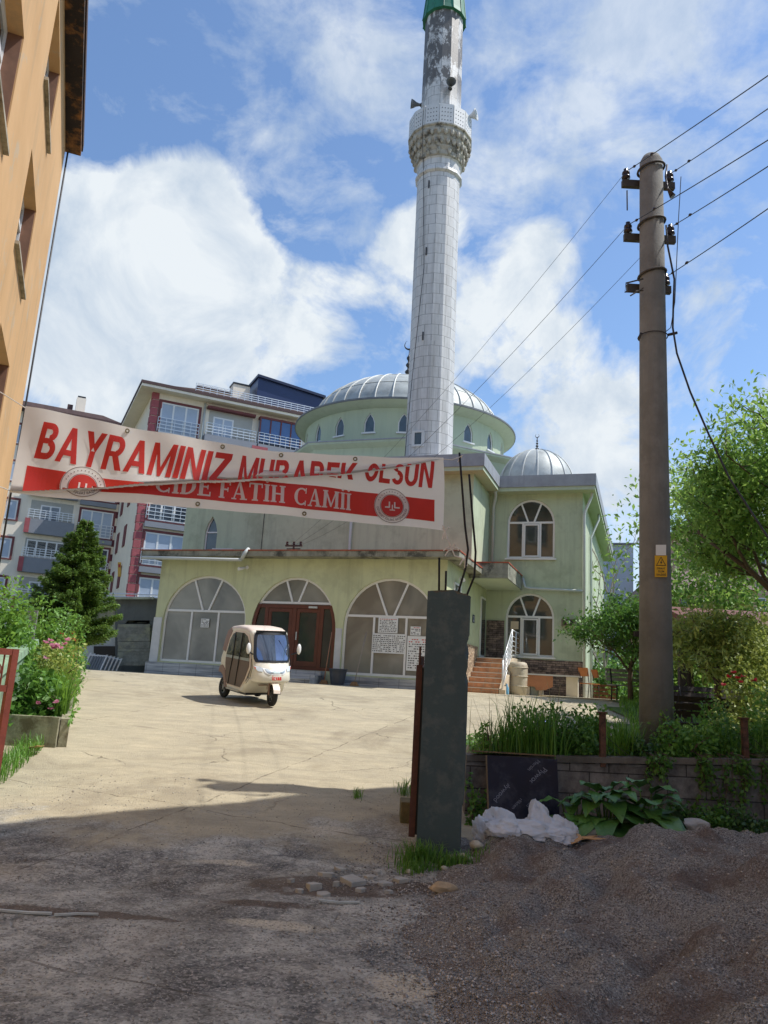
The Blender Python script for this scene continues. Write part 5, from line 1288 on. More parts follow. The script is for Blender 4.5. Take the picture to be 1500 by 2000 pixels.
# windscreen with black surround
def front_pt(t, y, off):      # t: 0 bottom .. 1 top of the windscreen slope
    x = .85 + (.60 - .85) * t; z = 1.0 + (1.64 - 1.0) * t
    return ft(x - .55 * y * y * clamp((x - .4) * 2) + off * .93, y * (1 - .10 * clamp((z - 1) / .8)) * (1 - .16 * clamp((x - .5) / .5)), z + off * .36)
def patch(t0, t1, w0, w1, off, m, name, parent, nn=10):
    mb = MB(); mb.smooth = True
    for j in range(nn + 1):
        t = t0 + (t1 - t0) * j / nn; q = abs(2 * j / nn - 1) ** 6
        w = (w0 + (w1 - w0) * j / nn) * (1 - .10 * q)
        for i in range(nn + 1):
            mb.v.append(tuple(front_pt(t, -w + 2 * w * i / nn, off)))
    for j in range(nn):
        for i in range(nn): a = j * (nn + 1) + i; mb.f.append([a, a + 1, a + nn + 2, a + nn + 1]); mb.mi.append(0); mb.sm.append(True); mb.uv.append(None)
    return mb.build(name, m, parent, recalc=False)
patch(-.04, 1.02, .545, .50, .022, blackp, 'windscreen_surround', tuk); ws = patch(.03, .93, .47, .43, .028, scr, 'windscreen', tuk)
MB().tube([front_pt(.22, .42, .03), front_pt(.75, .18, .03)], .009, 5).build('wiper', blackp, tuk)
MB().bar(front_pt(1.03, -.44, .03), front_pt(1.03, .44, .03), .05, .06).build('visor', blackp, tuk)
# side doors (both sides)
def side(poly, y, m, name, parent, off=.008):
    s_ = 1 if y > 0 else -1
    def f(a, b_, d): 
        yy = .535 * (1 - .10 * clamp((b_ - 1.0) / .8)) * (1 - .16 * clamp((a - .5) / .5)); return ft(a, s_ * (yy + d), b_)
    return MB().prism(poly, f, -.01, off).build(name, m, parent)
for s_ in (-1, 1):
    rim = [(-.60, .45), (-.47, .34), (.30, .33), (.52, .55), (.66, .85), (.64, 1.05), (.56, 1.38), (.42, 1.58), (.20, 1.66), (-.25, 1.66), (-.46, 1.60), (-.60, 1.42), (-.68, 1.10), (-.68, .85)]
    side(rim, s_, blackp if False else cream_l, 'door_frame', tuk, .006)
    low = [(-.56, .46), (-.45, .37), (.28, .36), (.48, .57), (.61, .86), (.61, .98), (-.65, .98), (-.65, .86)]
    dr = side(low, s_, brown_f, 'side_door', tuk, .014)
    side([(-.65, .985), (.61, .985), (.60, 1.045), (-.65, 1.045)], s_, mat('reflective_strip', lin(176, 178, 172), .3, .05, metal=.3), 'strip', dr, .015)
    up = [(-.65, 1.05), (.60, 1.05), (.52, 1.36), (.38, 1.54), (.18, 1.61), (-.24, 1.61), (-.43, 1.56), (-.57, 1.39)]
    side(up, s_, plastic_win, 'door_window', dr, .012)
    for x0, x1, x2 in ((-.28, -.25, -.38), (.12, .12, .02)):
        mb = MB()
        P = []
        for x, z in ((x0, 1.61), (x1, 1.02), (x2, .37)):
            yy = .535 * (1 - .10 * clamp((z - 1.0) / .8)) + .02; P.append(ft(x, s_ * yy, z))
        mb.tube(P, .012, 5).build('seam', blackp, dr)
    # rear quarter and brown lower fender
    side([(-.93, 1.14), (-.72, 1.10), (-.62, 1.45), (-.50, 1.62), (-.60, 1.70), (-.78, 1.60), (-.86, 1.40)], s_, brown_p, 'rear_quarter', tuk, .006)
    side([(-.99, .60), (-.94, .74), (-.80, .78), (-.62, .66), (-.52, .44), (-.48, .27), (-.58, .27), (-.64, .42), (-.72, .54), (-.85, .60)], s_, brown_p, 'fender', tuk, .02)
    # mirror
    mm_ = thing('x', None, None) if False else None
    p0 = ft(.72, s_ * .50, 1.16); p1 = ft(.80, s_ * .66, 1.22); mir = MB().tube([p0, p1], .018, 5).build('mirror_arm', blackp, tuk)
    MB().lathe([(0, -.035), (.05, -.03), (.07, 0), (.05, .02), (0, .025)], 14, lambda a, b_, c, p1=p1: p1 + TS * a * .8 + Vector((0, 0, b_ * 1.7 + .07)) + TF * c, smooth=True).build('mirror_shell', mat('white_shell', (.8, .8, .78), .3, .02, bmp=0), mir)
for s_ in (-1, 1):
    mb = MB(); P = []
    for x, z in ((.56, .48), (.70, .62), (.76, .86), (.70, 1.05)): yy = .545 * (1 - .10 * clamp((z - 1.0) / .8)) * (1 - .16 * clamp((x - .5) / .5)); P.append(ft(x, s_ * yy, z))
    mb.tube(P, .006, 4).build('panel_gap', blackp, tuk)
# nose details on the curved front
def nose(y, z, off=.0):
    pz = [(.46, .72), (.50, .98), (.58, 1.05), (.74, 1.02), (.90, .93), (1.02, .84)]
    x = float(np.interp(z, [p[0] for p in pz], [p[1] for p in pz])); return ft(x - .55 * y * y + off, y * .86, z)
def nose_poly(P, m, name, parent, off=.012):
    mb = MB(); c = (sum(p[0] for p in P) / len(P), sum(p[1] for p in P) / len(P)); n = len(P)
    rows = [[nose(c[0] + (p[0] - c[0]) * k, c[1] + (p[1] - c[1]) * k, off) for p in P] for k in (1, .66, .33)] + [[nose(c[0], c[1], off)]]
    for r_ in rows: mb.v += [tuple(q) for q in r_]
    for k in range(2):
        for i in range(n): mb.f.append([k * n + i, k * n + (i + 1) % n, (k + 1) * n + (i + 1) % n, (k + 1) * n + i]); mb.mi.append(0); mb.sm.append(True); mb.uv.append(None)
    for i in range(n): mb.f.append([2 * n + i, 2 * n + (i + 1) % n, 3 * n]); mb.mi.append(0); mb.sm.append(True); mb.uv.append(None)
    return mb.build(name, m, parent, recalc=False)
chrome = mat('bright_grille', lin(170, 176, 176), .25, .1, 12, metal=.6, bmp=0); lamp_m = mat('lamp_lens', lin(208, 216, 220), .08, .05, bmp=0, spec=.9)
nose_poly([(-.36, .86), (.36, .86), (.31, .76), (.2, .715), (-.2, .715), (-.31, .76)], mat('white_shell', (0, 0, 0)), 'grille_surround', tuk, .010)
nose_poly([(-.31, .845), (.31, .845), (.27, .775), (.18, .735), (-.18, .735), (-.27, .775)], chrome, 'grille', tuk, .016)
nose_poly([(-.1, .84), (.1, .84), (.1, .75), (-.1, .75)], mat('badge_plate', lin(190, 206, 206), .3, .1, 30, bmp=0), 'front_plate', tuk, .020)
for s_ in (-1, 1):
    hl = nose_poly([(s_ * .36, .87), (s_ * .36, .78), (s_ * .48, .79), (s_ * .57, .90), (s_ * .46, .895)], lamp_m, 'headlight', tuk, .014)
    nose_poly([(s_ * .51, .86), (s_ * .57, .90), (s_ * .53, .83)], mat('orange_lens', lin(190, 70, 40), .2, .1, bmp=0), 'indicator', hl, .018)
redm = mat('red_sticker', lin(196, 40, 28), .5, .08, bmp=0)
for k, (y0, y1) in enumerate(((-.13, -.10), (-.085, .0), (.02, .07), (.085, .14))):
    nose_poly([(y0, .60), (y1, .60), (y1, .67), (y0, .67)], redm, 'red_lettering', tuk, .014)
nose_poly([(-.135, .685), (-.10, .685), (-.10, .70), (-.135, .70)], redm, 'red_lettering', tuk, .014)
mb = MB(); 
P = [(-.04 + .028 * math.cos(a), .635 + .028 * math.sin(a)) for a in np.linspace(.7, 5.58, 10)] + [(-.03 + .02 * math.cos(a), .635 + .02 * math.sin(a)) for a in np.linspace(5.4, .88, 9)]
for i in range(8): mb.add([nose(*P[i], .017), nose(*P[i + 1], .017), nose(*P[17 - i], .017), nose(*P[18 - i], .017)], [(0, 1, 2, 3)])
mb.build('crescent', mat('white_shell', (0, 0, 0)), tuk, recalc=False)
nose_poly([(-.36, .47), (.36, .47), (.30, .44), (-.30, .44)], brown_p, 'lower_bumper', tuk, .012)
MB().box((-.95, -.46, .20), (.45, .46, .245), ft).build('floor_pan', blackp, tuk)
MB().bar(ft(-.42, -.55, .27), ft(.25, -.55, .27), .05, .03).bar(ft(-.42, .55, .27), ft(.25, .55, .27), .05, .03).build('side_step', mat('step_metal', lin(190, 186, 176), .4, .1, metal=.5), tuk)
def wheel(cx_, cy_, steer, r=.24, w=.10, name='wheel'):
    d = (TF * math.cos(steer) + TS * math.sin(steer)); a = Vector((d.y, -d.x, 0)); c = ft(cx_, cy_, 0) + Vector((0, 0, r))
    f = lambda x, y, z: c + d * x + Vector((0, 0, 1)) * y + a * z
    W = MB().lathe([(r * .62, -w / 2), (r * .9, -w / 2), (r, -w * .28), (r, w * .28), (r * .9, w / 2), (r * .62, w / 2)], 28, f, smooth=True, cap=False).build(name, tyre_m, tuk)
    mb = MB(); mb.lathe([(r * .62, -w * .42), (r * .60, w * .42)], 20, f, cap=False, smooth=True); mb.lathe([(r * .62, w * .40), (r * .52, w * .36)], 20, f, cap=False); mb.lathe([(r * .62, -w * .40), (r * .52, -w * .36)], 20, f, cap=False)
    for k in range(5):
        q = 2 * math.pi * k / 5; mb.bar(f(0, 0, 0), f(r * .58 * math.cos(q), r * .58 * math.sin(q), 0), .05, w * .5)
    mb.lathe([(.05, -w * .45), (.05, w * .45)], 10, f); mb.build('rim', mat('dark_alloy', lin(120, 120, 120), .35, .1, metal=.7, bmp=0), W)
    return d, a, c, f
wheel(-.76, -.45, 0); wheel(-.76, .45, 0)
d, a, c, f = wheel(.90, 0, -.12, .225, .10)
mb = MB()
for k in range(9):
    q0, q1 = R(10 + 16 * k), R(26 + 16 * k); 
    mb.hexa([f(r_ * math.cos(q), r_ * math.sin(q), w_) for w_ in (-.075, .075) for r_, q in ((.262, q0), (.275, q0), (.275, q1), (.262, q1))])
mb.build('front_mudguard', cream_l, tuk)
mb = MB()
for s_ in (-.085, .085): mb.tube([f(0, 0, s_), f(-.06, .34, s_ * .8), f(-.10, .45, 0)], .022, 6)
mb.build('fork', brown_p, tuk)

# ------------------------------------------------------------------ things on and round the porch
paper = mat('paper_notice', lin(226, 228, 226), .7, .03, 4, bmp=0); ink = mat('notice_ink', lin(60, 60, 66), .7, .1, bmp=0); ink_r = mat('red_notice_ink', lin(196, 60, 50), .7, .1, bmp=0)
def notice(u0, u1, z0, z1, label, rows, red=0, cols=1, grp='paper notices taped to the porch windows'):
    r = thing('paper_notice', label, 'notice', M((u0 + u1) / 2, PV + .06, z0), -MA, grp)
    MB().box((u0, z0, .066), (u1, z1, .069), frF(PV)).build('sheet', paper, r)
    a, b2 = MB(), MB(); W = (u1 - u0) / cols
    for c in range(cols):
        for k in range(rows):
            z = z1 - (z1 - z0) * (.08 + .88 * (k + .1) / rows); h = (z1 - z0) / rows * .38; x = u0 + W * (c + .08)
            while x < u0 + W * (c + .9):
                w = random.uniform(.02, .07) * (1.6 if rows < 9 else 1)
                if random.random() < .85: (b2 if k < red else a).box((x, z - h, .063), (min(x + w, u0 + W * (c + .94)), z, .0655), frF(PV))
                x += w + .025
    if a.f: a.build('writing', ink, r)
    if b2.f: b2.build('writing', ink_r, r)
    if cols > 1:
        l_ = MB()
        for c in range(1, cols): l_.box((u0 + W * c - .004, z0 + .03, .062), (u0 + W * c + .004, z1 - .03, .0655), frF(PV))
        l_.build('ruled_line', ink, r)
notice(-7.62, -7.0, 3.02, 3.48, 'white price list sheet at the top of the middle pane of the right porch window', 9, 1)
notice(-7.78, -6.74, 2.42, 3.0, 'wide four column notice below the price list on the right porch window', 9, 0, 4)
notice(-6.60, -6.28, 2.98, 3.24, 'small notice above the long handwritten sheet on the right porch window', 5, 1)
notice(-6.68, -6.05, 1.95, 2.96, 'long handwritten white sheet on the right hand pane of the right porch window', 13, 2)
notice(-13.74, -13.44, 2.98, 3.26, 'small white notice on the left porch window', 6, 0)
def plain_sheet(frm, u0, u1, z0, z1, label, col):
    r = thing('paper_sheet', label, 'paper', frm((u0 + u1) / 2, z0, .05), -MA); MB().box((u0, z0, .105), (u1, z1, .108), frm).build('sheet', col, r)
plain_sheet(frF(WV), -4.62, -4.34, 3.72, 4.0, 'blank beige paper sheet inside the lower wing window', mat('beige_paper', lin(214, 196, 168), .8, .05, bmp=0))
# wall lamp, cameras, number plate
wl_ = thing('wall_lamp', 'small dark rectangular lamp with white bulb on the wing wall', 'lamp', M(-2.55, 27.9, 3.95), -MA)
MB().box((-2.80, 27.86, 3.88), (-2.32, 27.99, 4.12), M).build('housing', mat('lamp_housing', lin(120, 110, 92), .5, .3, 8), wl_)
MB().box((-2.74, 27.855, 3.91), (-2.38, 27.86, 4.09), M).build('recess', blackp, wl_)
MB().lathe([(0, -.07), (.06, -.04), (.06, .04), (0, .07)], 12, lambda x, y, z: M(-2.56 + x, 27.82 + y, 4.0 + z), smooth=True).build('bulb', white_pvc, wl_)
def camera_(u, v, z, label, d):
    r = thing('security_camera', label, 'camera', M(u, v, z), -MA, 'security cameras on the mosque')
    MB().lathe([(0, 0), (.06, 0), (.06, .05), (0, .05)], 10, lambda x, y, zz: M(u + x, v + zz, z + y)).build('mount', white_pvc, r)
    MB().tube([M(u, v - .05, z), M(u + d * .1, v - .14, z - .06), M(u + d * .16, v - .26, z - .09)], [.02, .055, .055], 10).build('housing', white_pvc, r)
camera_(-12.2, 21.98, 4.95, 'white security camera left of the middle porch arch below the gutter', -1)
camera_(-5.40, 23.2, 4.85, 'pale security camera on the right flank of the porch', 1)
num = thing('house_number', 'dark blue number plate with a white 2 on the porch flank', 'sign', M(-5.5, 25.9, 3.75), -MA); MB().box((25.7, 3.72, -.02), (26.0, 3.98, -.006), frR(PU1)).build('plate', mat('navy_plate', lin(40, 52, 84), .5, .1), num)
bm = text_bm('2', .02); x0, x1, y0, y1 = bm_bounds(bm); mb = MB()
for f_ in bm.faces: mb.add([frR(PU1)(25.78 + .14 * (v.co.x - x0) / (x1 - x0), 3.76 + .18 * (v.co.y - y0) / (y1 - y0), -.024) for v in f_.verts], [tuple(range(len(f_.verts)))])
mb.build('numeral', white_pvc, num, recalc=False); bm.free()
# air conditioner units
def ac(pos, fr, label, w=.85):
    r = thing('air_conditioner', label, 'air conditioner', pos, -MA, 'outdoor air conditioner units')
    MB().box((-w / 2, 0, 0), (w / 2, .58, .32), fr).build('casing', mat('ac_casing', lin(206, 204, 196), .5, .08, 4), r, bevel=.015)
    MB().lathe([(.24, -.012), (.24, .0)], 24, lambda x, y, z: fr(-.10 + x, .29 + y, z)).build('fan_opening', blackp, r)
    mb = MB()
    for k in range(6): q = .04 * (k + 1); mb.tube([fr(-.10 + q * math.cos(a), .29 + q * math.sin(a), -.02) for a in np.linspace(0, 6.28, 19)], .005, 4)
    for k in range(4): q = math.pi * k / 4; mb.bar(fr(-.10 - .24 * math.cos(q), .29 - .24 * math.sin(q), -.02), fr(-.10 + .24 * math.cos(q), .29 + .24 * math.sin(q), -.02), .006, .006)
    mb.build('grille', mat('ac_casing', (0, 0, 0)), r)
ac(M(-14.65, 24.4, 5.44), lambda a, b_, d: M(-14.65 + a, 24.4 + d, 5.44 + b_), 'white outdoor air conditioner unit standing on the porch roof')
ac(M(-1.98, 35.2, 3.0), lambda a, b_, d: M(-1.70 - d, 35.2 + a, 3.0 + b_), 'white outdoor air conditioner unit on the far flank of the mosque behind the fruit tree')
# wire bracket on the porch roof
wb = thing('wire_bracket', 'small dark bracket with insulators on the porch roof edge where the wires land', 'bracket', brk, -MA)
mb = MB(); mb.bar(brk + UX * -.3 + Vector((0, 0, .1)), brk + UX * .3 + Vector((0, 0, .1)), .05, .05); mb.bar(brk + Vector((0, 0, -.16)), brk + Vector((0, 0, .1)), .06, .06); mb.bar(brk + UX * -.24 + Vector((0, 0, -.0)), brk + UX * .24 + Vector((0, 0, .0)), .03, .03); mb.build('arm', arm_m, wb)
for k in (-1, 0, 1): MB().lathe([(.03, 0), (.05, .03), (.03, .07), (.05, .1), (.0, .12)], 10, lambda a, b_, c, k=k: brk + UX * (.24 * k + a) + VX * b_ + Vector((0, 0, .125 + c))).build('insulator', ins_m, wb)
# bin, brooms
bn = thing('plastic_tub', 'dark blue grey plastic tub standing by the right door pier', 'tub', M(-8.55, 21.4, 1.42), -MA)
ftub = lambda x, y, z: M(-8.55 + x, 21.4 + y, 1.42 + z)
MB().lathe([(.19, 0), (.24, .30), (.26, .42), (.27, .43), (.27, .46), (.23, .46), (.18, .04)], 20, ftub, smooth=True, cap=False).lathe([(0, .005), (.19, .005)], 20, ftub, cap=False).build('tub', mat('tub_plastic', lin(66, 72, 82), .5, .1), bn)
MB().tube([ftub(.27 * math.cos(a), .27 * math.sin(a), .45) for a in np.linspace(0, 6.29, 25)], .015, 5).build('rim', mat('tub_plastic', (0, 0, 0)), bn)
for (u, v, u2, v2, h, lab, c) in ((-8.95, 21.35, -9.0, 21.8, 1.55, 'wooden broom handle leaning on the pier right of the door', lin(170, 120, 90)), (-7.98, 21.3, -7.9, 21.85, 1.6, 'grey broom handle leaning on the right porch window', lin(150, 140, 130))):
    r = thing('broom', lab, 'broom', M(u, v, 1.42), -MA, 'brooms leaning on the porch'); MB().tube([M(u, v, 1.5), M(u2, v2, 1.42 + h)], .014, 6).build('handle', mat('broom_' + str(int(h * 100)), c, .6, .1), r)
    MB().hexa([M(u - .14, v - .04, 1.42), M(u + .14, v - .04, 1.42), M(u + .14, v + .05, 1.42), M(u - .14, v + .05, 1.42), M(u - .07, v - .02, 1.54), M(u + .07, v - .02, 1.54), M(u + .07, v + .03, 1.54), M(u - .07, v + .03, 1.54)]).build('bristles', mat('bristle', lin(140, 110, 76), .9, .2, 30), r)
# service bench, drum, chairs by the wing
woodp = mat('wood_panel', lin(176, 122, 88), .6, .15, 2.5); offw = mat('offwhite_leg', lin(214, 206, 188), .7, .08)
ct = thing('washing_counter', 'washing counter with pale legs, marble top and an orange brown wood apron', 'counter', M(-3.0, 27.0, 1.4), -MA)
MB().box((-4.12, 26.7, 2.10), (-2.05, 27.2, 2.15), M).build('marble_top', mat('white_marble', (0, 0, 0)), ct)
mb = MB(); mb.prism([(-4.10, 2.095), (-4.10, 1.72), (-3.55, 1.72), (-3.50, 1.60), (-3.2, 1.62), (-2.95, 1.74), (-2.95, 2.095)], lambda a, b_, d: M(a, 26.74 + d, b_), 0, .03); mb.build('apron', woodp, ct)
for x0, x1 in ((-3.98, -3.72), (-3.42, -3.30), (-2.52, -2.14)): MB().box((x0, 26.80, 1.38), (x1, 27.1, 2.095), M).build('leg', offw, ct)
MB().box((-3.70, 26.85, 1.38), (-3.44, 27.05, 1.9), M).build('panel', mat('grey_green_panel', lin(150, 158, 150), .6, .1), ct)
dm = thing('plastic_barrel', 'dirty white plastic barrel with open mesh top beside the side stairs', 'barrel', M(-4.05, 26.3, 1.4), -MA)
fb = lambda x, y, z: M(-3.98 + x, 25.9 + y, 1.4 + z)
MB().lathe([(.28, 0), (.30, .35), (.31, .72), (.31, .95), (.27, 1.05), (.2, 1.08)], 22, fb, smooth=True).build('barrel', mat('dirty_white_plastic', lin(196, 186, 164), .6, .12, 4, dirt=lin(140, 110, 84), dirt_amt=.5, dirt_scale=2), dm)
for zz_ in (.3, .62, .9): MB().tube([fb(.315 * math.cos(a), .315 * math.sin(a), zz_) for a in np.linspace(0, 6.29, 25)], .014, 5).build('hoop', mat('dirty_white_plastic', (0, 0, 0)), dm)
wb2 = thing('water_bottle', 'pale blue plastic bottle on the ground between stairs and barrel', 'bottle', M(-4.28, 25.4, 1.4), -MA)
fb2 = lambda x, y, z: M(-4.20 + x, 25.0 + y, 1.4 + z); MB().lathe([(.07, 0), (.075, .03), (.075, .22), (.03, .31), (.03, .34)], 14, fb2, smooth=True).build('bottle', mat('blue_plastic', lin(110, 176, 214), .2, .1, bmp=0), wb2)
MB().lathe([(.034, .34), (.034, .37), (0, .37)], 10, fb2).build('cap', white_pvc, wb2)
def chair(x, y, rot, label, back=True):
    r = thing('chair', label, 'chair', (x, y, gz(y) + .03), rot, 'wooden chairs by the mosque corner')
    fc = lambda a, b_, c: Vector((x, y, gz(y) + .03)) + Vector((math.cos(rot) * a - math.sin(rot) * b_, math.sin(rot) * a + math.cos(rot) * b_, c))
    wd = mat('varnished_chair_wood', lin(186, 116, 66), .45, .15, 5)
    MB().box((-.22, -.22, .44), (.22, .22, .47), fc).build('seat', wd, r)
    MB().hexa([fc(-.20, .20, .68), fc(.20, .20, .68), fc(.20, .225, .68), fc(-.20, .225, .68), fc(-.23, .28, .95), fc(.23, .28, .95), fc(.23, .305, .95), fc(-.23, .305, .95)]).build('backrest', wd, r)
    for a, b_ in ((-.19, -.19), (.19, -.19)): MB().tube([fc(a, b_ - .03, 0), fc(a, b_, .44)], .013, 6).build('leg', dark_metal, r)
    for a in (-.19, .19): MB().tube([fc(a, .24, 0), fc(a, .19, .45), fc(a, .27, .9)], .013, 6).build('leg', dark_metal, r)
c1 = at(1152, 1358, 25.3); chair(c1.x, 25.3, R(115), 'wooden chair with orange backrest by the corner of the mosque')
c2 = at(1176, 1352, 26.6); chair(c2.x, 26.6, R(100), 'darker wooden chair behind the orange backed one at the mosque corner')
cr = thing('wooden_crate', 'low brown slatted wooden crate beside the chairs at the mosque corner', 'crate', at(1180, 1352, 25.8)); c3 = at(1182, 1350, 25.8)
mb = MB()
for k in range(4):
    z = gz(25.8) + .04 + .12 * k; mb.box((c3.x - .3, 25.6, z), (c3.x + .3, 25.63, z + .09)); mb.box((c3.x - .3, 26.0, z), (c3.x + .3, 26.03, z + .09)); mb.box((c3.x + .301, 25.6, z), (c3.x + .33, 26.03, z + .09)); mb.box((c3.x - .33, 25.6, z), (c3.x - .301, 26.03, z + .09))
mb.build('slats', mat('brown_crate_wood', lin(104, 68, 44), .8, .2, 6), cr)
def bench(px, py, Y, rot, label, m, L=1.4, name='park_bench', grp='benches in the garden'):
    p = at(px, py, Y); x, y, z0 = p.x, p.y, gz(Y) + .03
    r = thing(name, label, 'bench', (x, y, z0), rot, grp); fb_ = lambda a, b_, c: Vector((x, y, z0)) + Vector((math.cos(rot) * a - math.sin(rot) * b_, math.sin(rot) * a + math.cos(rot) * b_, c))
    mb = MB()
    for k in range(4): mb.box((-L / 2, -.24 + .12 * k, .42), (L / 2, -.14 + .12 * k, .455), fb_)
    mb.build('seat', m, r); mb = MB()
    for k in range(3): mb.hexa([fb_(sx * L / 2, yy, .56 + .13 * k + zz) for zz, dy in ((0, 0), (.1, .03)) for sx, yy in ((-1, .25 + dy + .03 * k), (1, .25 + dy + .03 * k), (1, .28 + dy + .03 * k), (-1, .28 + dy + .03 * k))])
    mb.build('backrest', m, r)
    for s_ in (-1, 1):
        mb = MB(); a = s_ * (L / 2 - .15); mb.tube([fb_(a, -.2, 0), fb_(a, -.2, .42), fb_(a, .22, .42), fb_(a, .35, .92)], .022, 6); mb.tube([fb_(a, .22, .42), fb_(a, .26, 0)], .022, 6); mb.build('leg', dark_metal, r)
grey_w = mat('grey_bench_slats', lin(150, 150, 146), .7, .12, 5); dark_w = mat('dark_bench_wood', lin(52, 40, 36), .7, .2, 5)
bench(1236, 1345, 23, R(3), 'grey slatted park bench on the sunny grass under the fruit tree', grey_w)
bench(1385, 1400, 14.6, R(188), 'dark brown slatted bench beside the pergola post right of the utility pole', dark_w, 1.9)
bench(1415, 1370, 17.0, R(5), 'dark slatted bench under the pergola roof facing the yard', dark_w, 2.0)
# picnic table
pt = thing('picnic_table', 'dark wooden picnic table under the red pergola', 'table', at(1480, 1390, 15.6)); p = at(1475, 1385, 15.6); z0 = gz(15.6) + .03
MB().box((p.x - .9, 15.2, z0 + .70), (p.x + .9, 15.95, z0 + .75)).build('tabletop', dark_w, pt)
for sx in (-.7, .7): MB().box((p.x + sx - .04, 15.3, z0), (p.x + sx + .04, 15.85, z0 + .698)).build('leg', dark_w, pt)
# pergola with red roof
pg = thing('pergola', 'garden shelter with dark posts and a low dull red sheet roof', 'shelter', at(1330, 1400, 17.5))
gx0, gx1, gy0, gy1 = at(1331, 1300, 18.2).x, 17.5, 18.2, 21.2; zg = gz(17) + .02
for x, y in ((gx0, gy0), (gx0 + 4.2, gy0), (gx0 + 8, gy0), (gx0 + 1.4, gy1), (gx0 + 5.6, gy1)): MB().box((x - .07, y - .07, zg), (x + .07, y + .07, zg + 2.25)).build('post', dark_w, pg)
rs_ = mat('dull_red_sheet', lin(112, 66, 58), .6, .15, 3, dirt=(.08, .05, .04), dirt_amt=.4)
MB().box((gx0 - .1, gy0 - .06, zg + 2.25), (gx1, gy0 + .06, zg + 2.39)).box((gx0 - .1, gy1 - .06, zg + 2.25), (gx1, gy1 + .06, zg + 2.39)).build('beam', dark_w, pg)
mb = MB(); mb.prism([(gy0 - .5, zg + 2.40), (gy1 + .5, zg + 2.40), ((gy0 + gy1) / 2, zg + 2.95)], lambda a, b_, d: Vector((d, a, b_)), gx0 + .1, gx1 + .2); mb.build('roof', rs_, pg)

# ------------------------------------------------------------------ left side of the yard
gw = mat('pale_green_wall', lin(132, 160, 132), .85, .12, 2, bmp=.3, dirt=(.12, .13, .10), dirt_amt=.6, dirt_scale=3, streak=.3)
fw = thing('garden_wall', 'low pale green rendered garden wall with thick coping along the flower bed', 'wall', (-5.3, 10, 0))
A = Vector((-4.35, 8.6, 0)); B = Vector((-6.45, 14.6, 0)); dd = (B - A).normalized(); nn_ = Vector((dd.y, -dd.x, 0)); Lw = (B - A).length
fgw = lambda t, n_, z: A + dd * t + nn_ * n_ + Vector((0, 0, z))
mb = MB(); cp = MB()
for i in range(12):
    t0, t1 = Lw * i / 12, Lw * (i + 1) / 12; h0, h1 = 1.28 + .62 * i / 12, 1.28 + .62 * (i + 1) / 12
    mb.hexa([fgw(t0, -.1, -.1), fgw(t1, -.1, -.1), fgw(t1, .1, -.1), fgw(t0, .1, -.1), fgw(t0, -.1, h0), fgw(t1, -.1, h1), fgw(t1, .1, h1), fgw(t0, .1, h0)])
    cp.hexa([fgw(t0, -.16, h0 + .003), fgw(t1, -.16, h1 + .003), fgw(t1, .16, h1 + .003), fgw(t0, .16, h0 + .003), fgw(t0, -.14, h0 + .10), fgw(t1, -.14, h1 + .10), fgw(t1, .14, h1 + .10), fgw(t0, .14, h0 + .10)])
mb.build('wall', gw, fw); cp.build('coping', gw, fw)
MB().box((-.09, -.09, 0), (.09, .09, 2.5), lambda x, y, z: fgw(Lw * .93 + x, y, z)).build('post', conc_pole, fw)
# planter box
pb = thing('flower_bed', 'long low concrete edged flower bed against the pale green wall', 'planter', (-4.7, 11.6, .5))
bedc = mat('bed_concrete', lin(150, 146, 122), .9, .3, 3, bmp=.7, bscale=18, dirt=(.10, .075, .035), dirt_amt=.85, dirt_scale=1.8, streak=.6)
E0 = Vector((-4.42, 11.55, 0)); E1 = at(146, 1325, 20.5); E1.z = 0; L0 = Vector((-5.3, 11.5, 0)); L1 = Vector((-9.6, 20.5, 0))
def wbox(mb, a, b_, w, z0a, z0b, h):
    d = (b_ - a).normalized(); n_ = Vector((d.y, -d.x, 0)) * w / 2
    mb.hexa([a - n_ + Vector((0, 0, z0a)), b_ - n_ + Vector((0, 0, z0b)), b_ + n_ + Vector((0, 0, z0b)), a + n_ + Vector((0, 0, z0a)), a - n_ + Vector((0, 0, z0a + h)), b_ - n_ + Vector((0, 0, z0b + h)), b_ + n_ + Vector((0, 0, z0b + h)), a + n_ + Vector((0, 0, z0a + h))])
mb = MB(); wbox(mb, E0, E1, .12, gz(11.5) - .1, gz(20.5) - .1, .50); wbox(mb, L0 + Vector((0, -.02, 0)), E0 + Vector((-.07, -.02, 0)), .12, gz(11.5) - .1, gz(11.5) - .1, .52); mb.build('kerb', bedc, pb)
mb = MB(); ps = [L0, E0, E1, L1]; mb.hexa([Vector((p.x, p.y, gz(p.y) + .0)) for p in ps] + [Vector((p.x, p.y, gz(p.y) + .33)) for p in ps]); mb.build('soil', soil_m, pb)
# retaining wall with stone flight at the back, whitewashed shed wall
rw = thing('retaining_wall', 'mossy grey retaining wall at the back left of the yard with a whitewashed lower band', 'wall', at(230, 1305, 28))
def rect_at(mb, x0, y0, x1, y1, Y, th=.3):
    a, b_, c, d = at(x0, y1, Y), at(x1, y1, Y), at(x1, y0, Y), at(x0, y0, Y); n_ = Vector((0, th, 0))
    return mb.hexa([a, b_, b_ + n_, a + n_, d, c, c + n_, d + n_])
conc_g = mat('mossy_retaining_concrete', lin(176, 180, 160), .9, .2, 1.5, bmp=.3, dirt=(.06, .075, .04), dirt_amt=.7, dirt_scale=1.1, streak=.6)
conc_d = mat('dark_stained_concrete', lin(104, 108, 106), .9, .2, 1.5, bmp=.3, streak=.5)
rect_at(MB(), 60, 1168, 262, 1322, 29.2).build('wall', conc_g, rw); rect_at(MB(), 225, 1170, 330, 1325, 28.6).build('dark_wall', conc_d, rw)
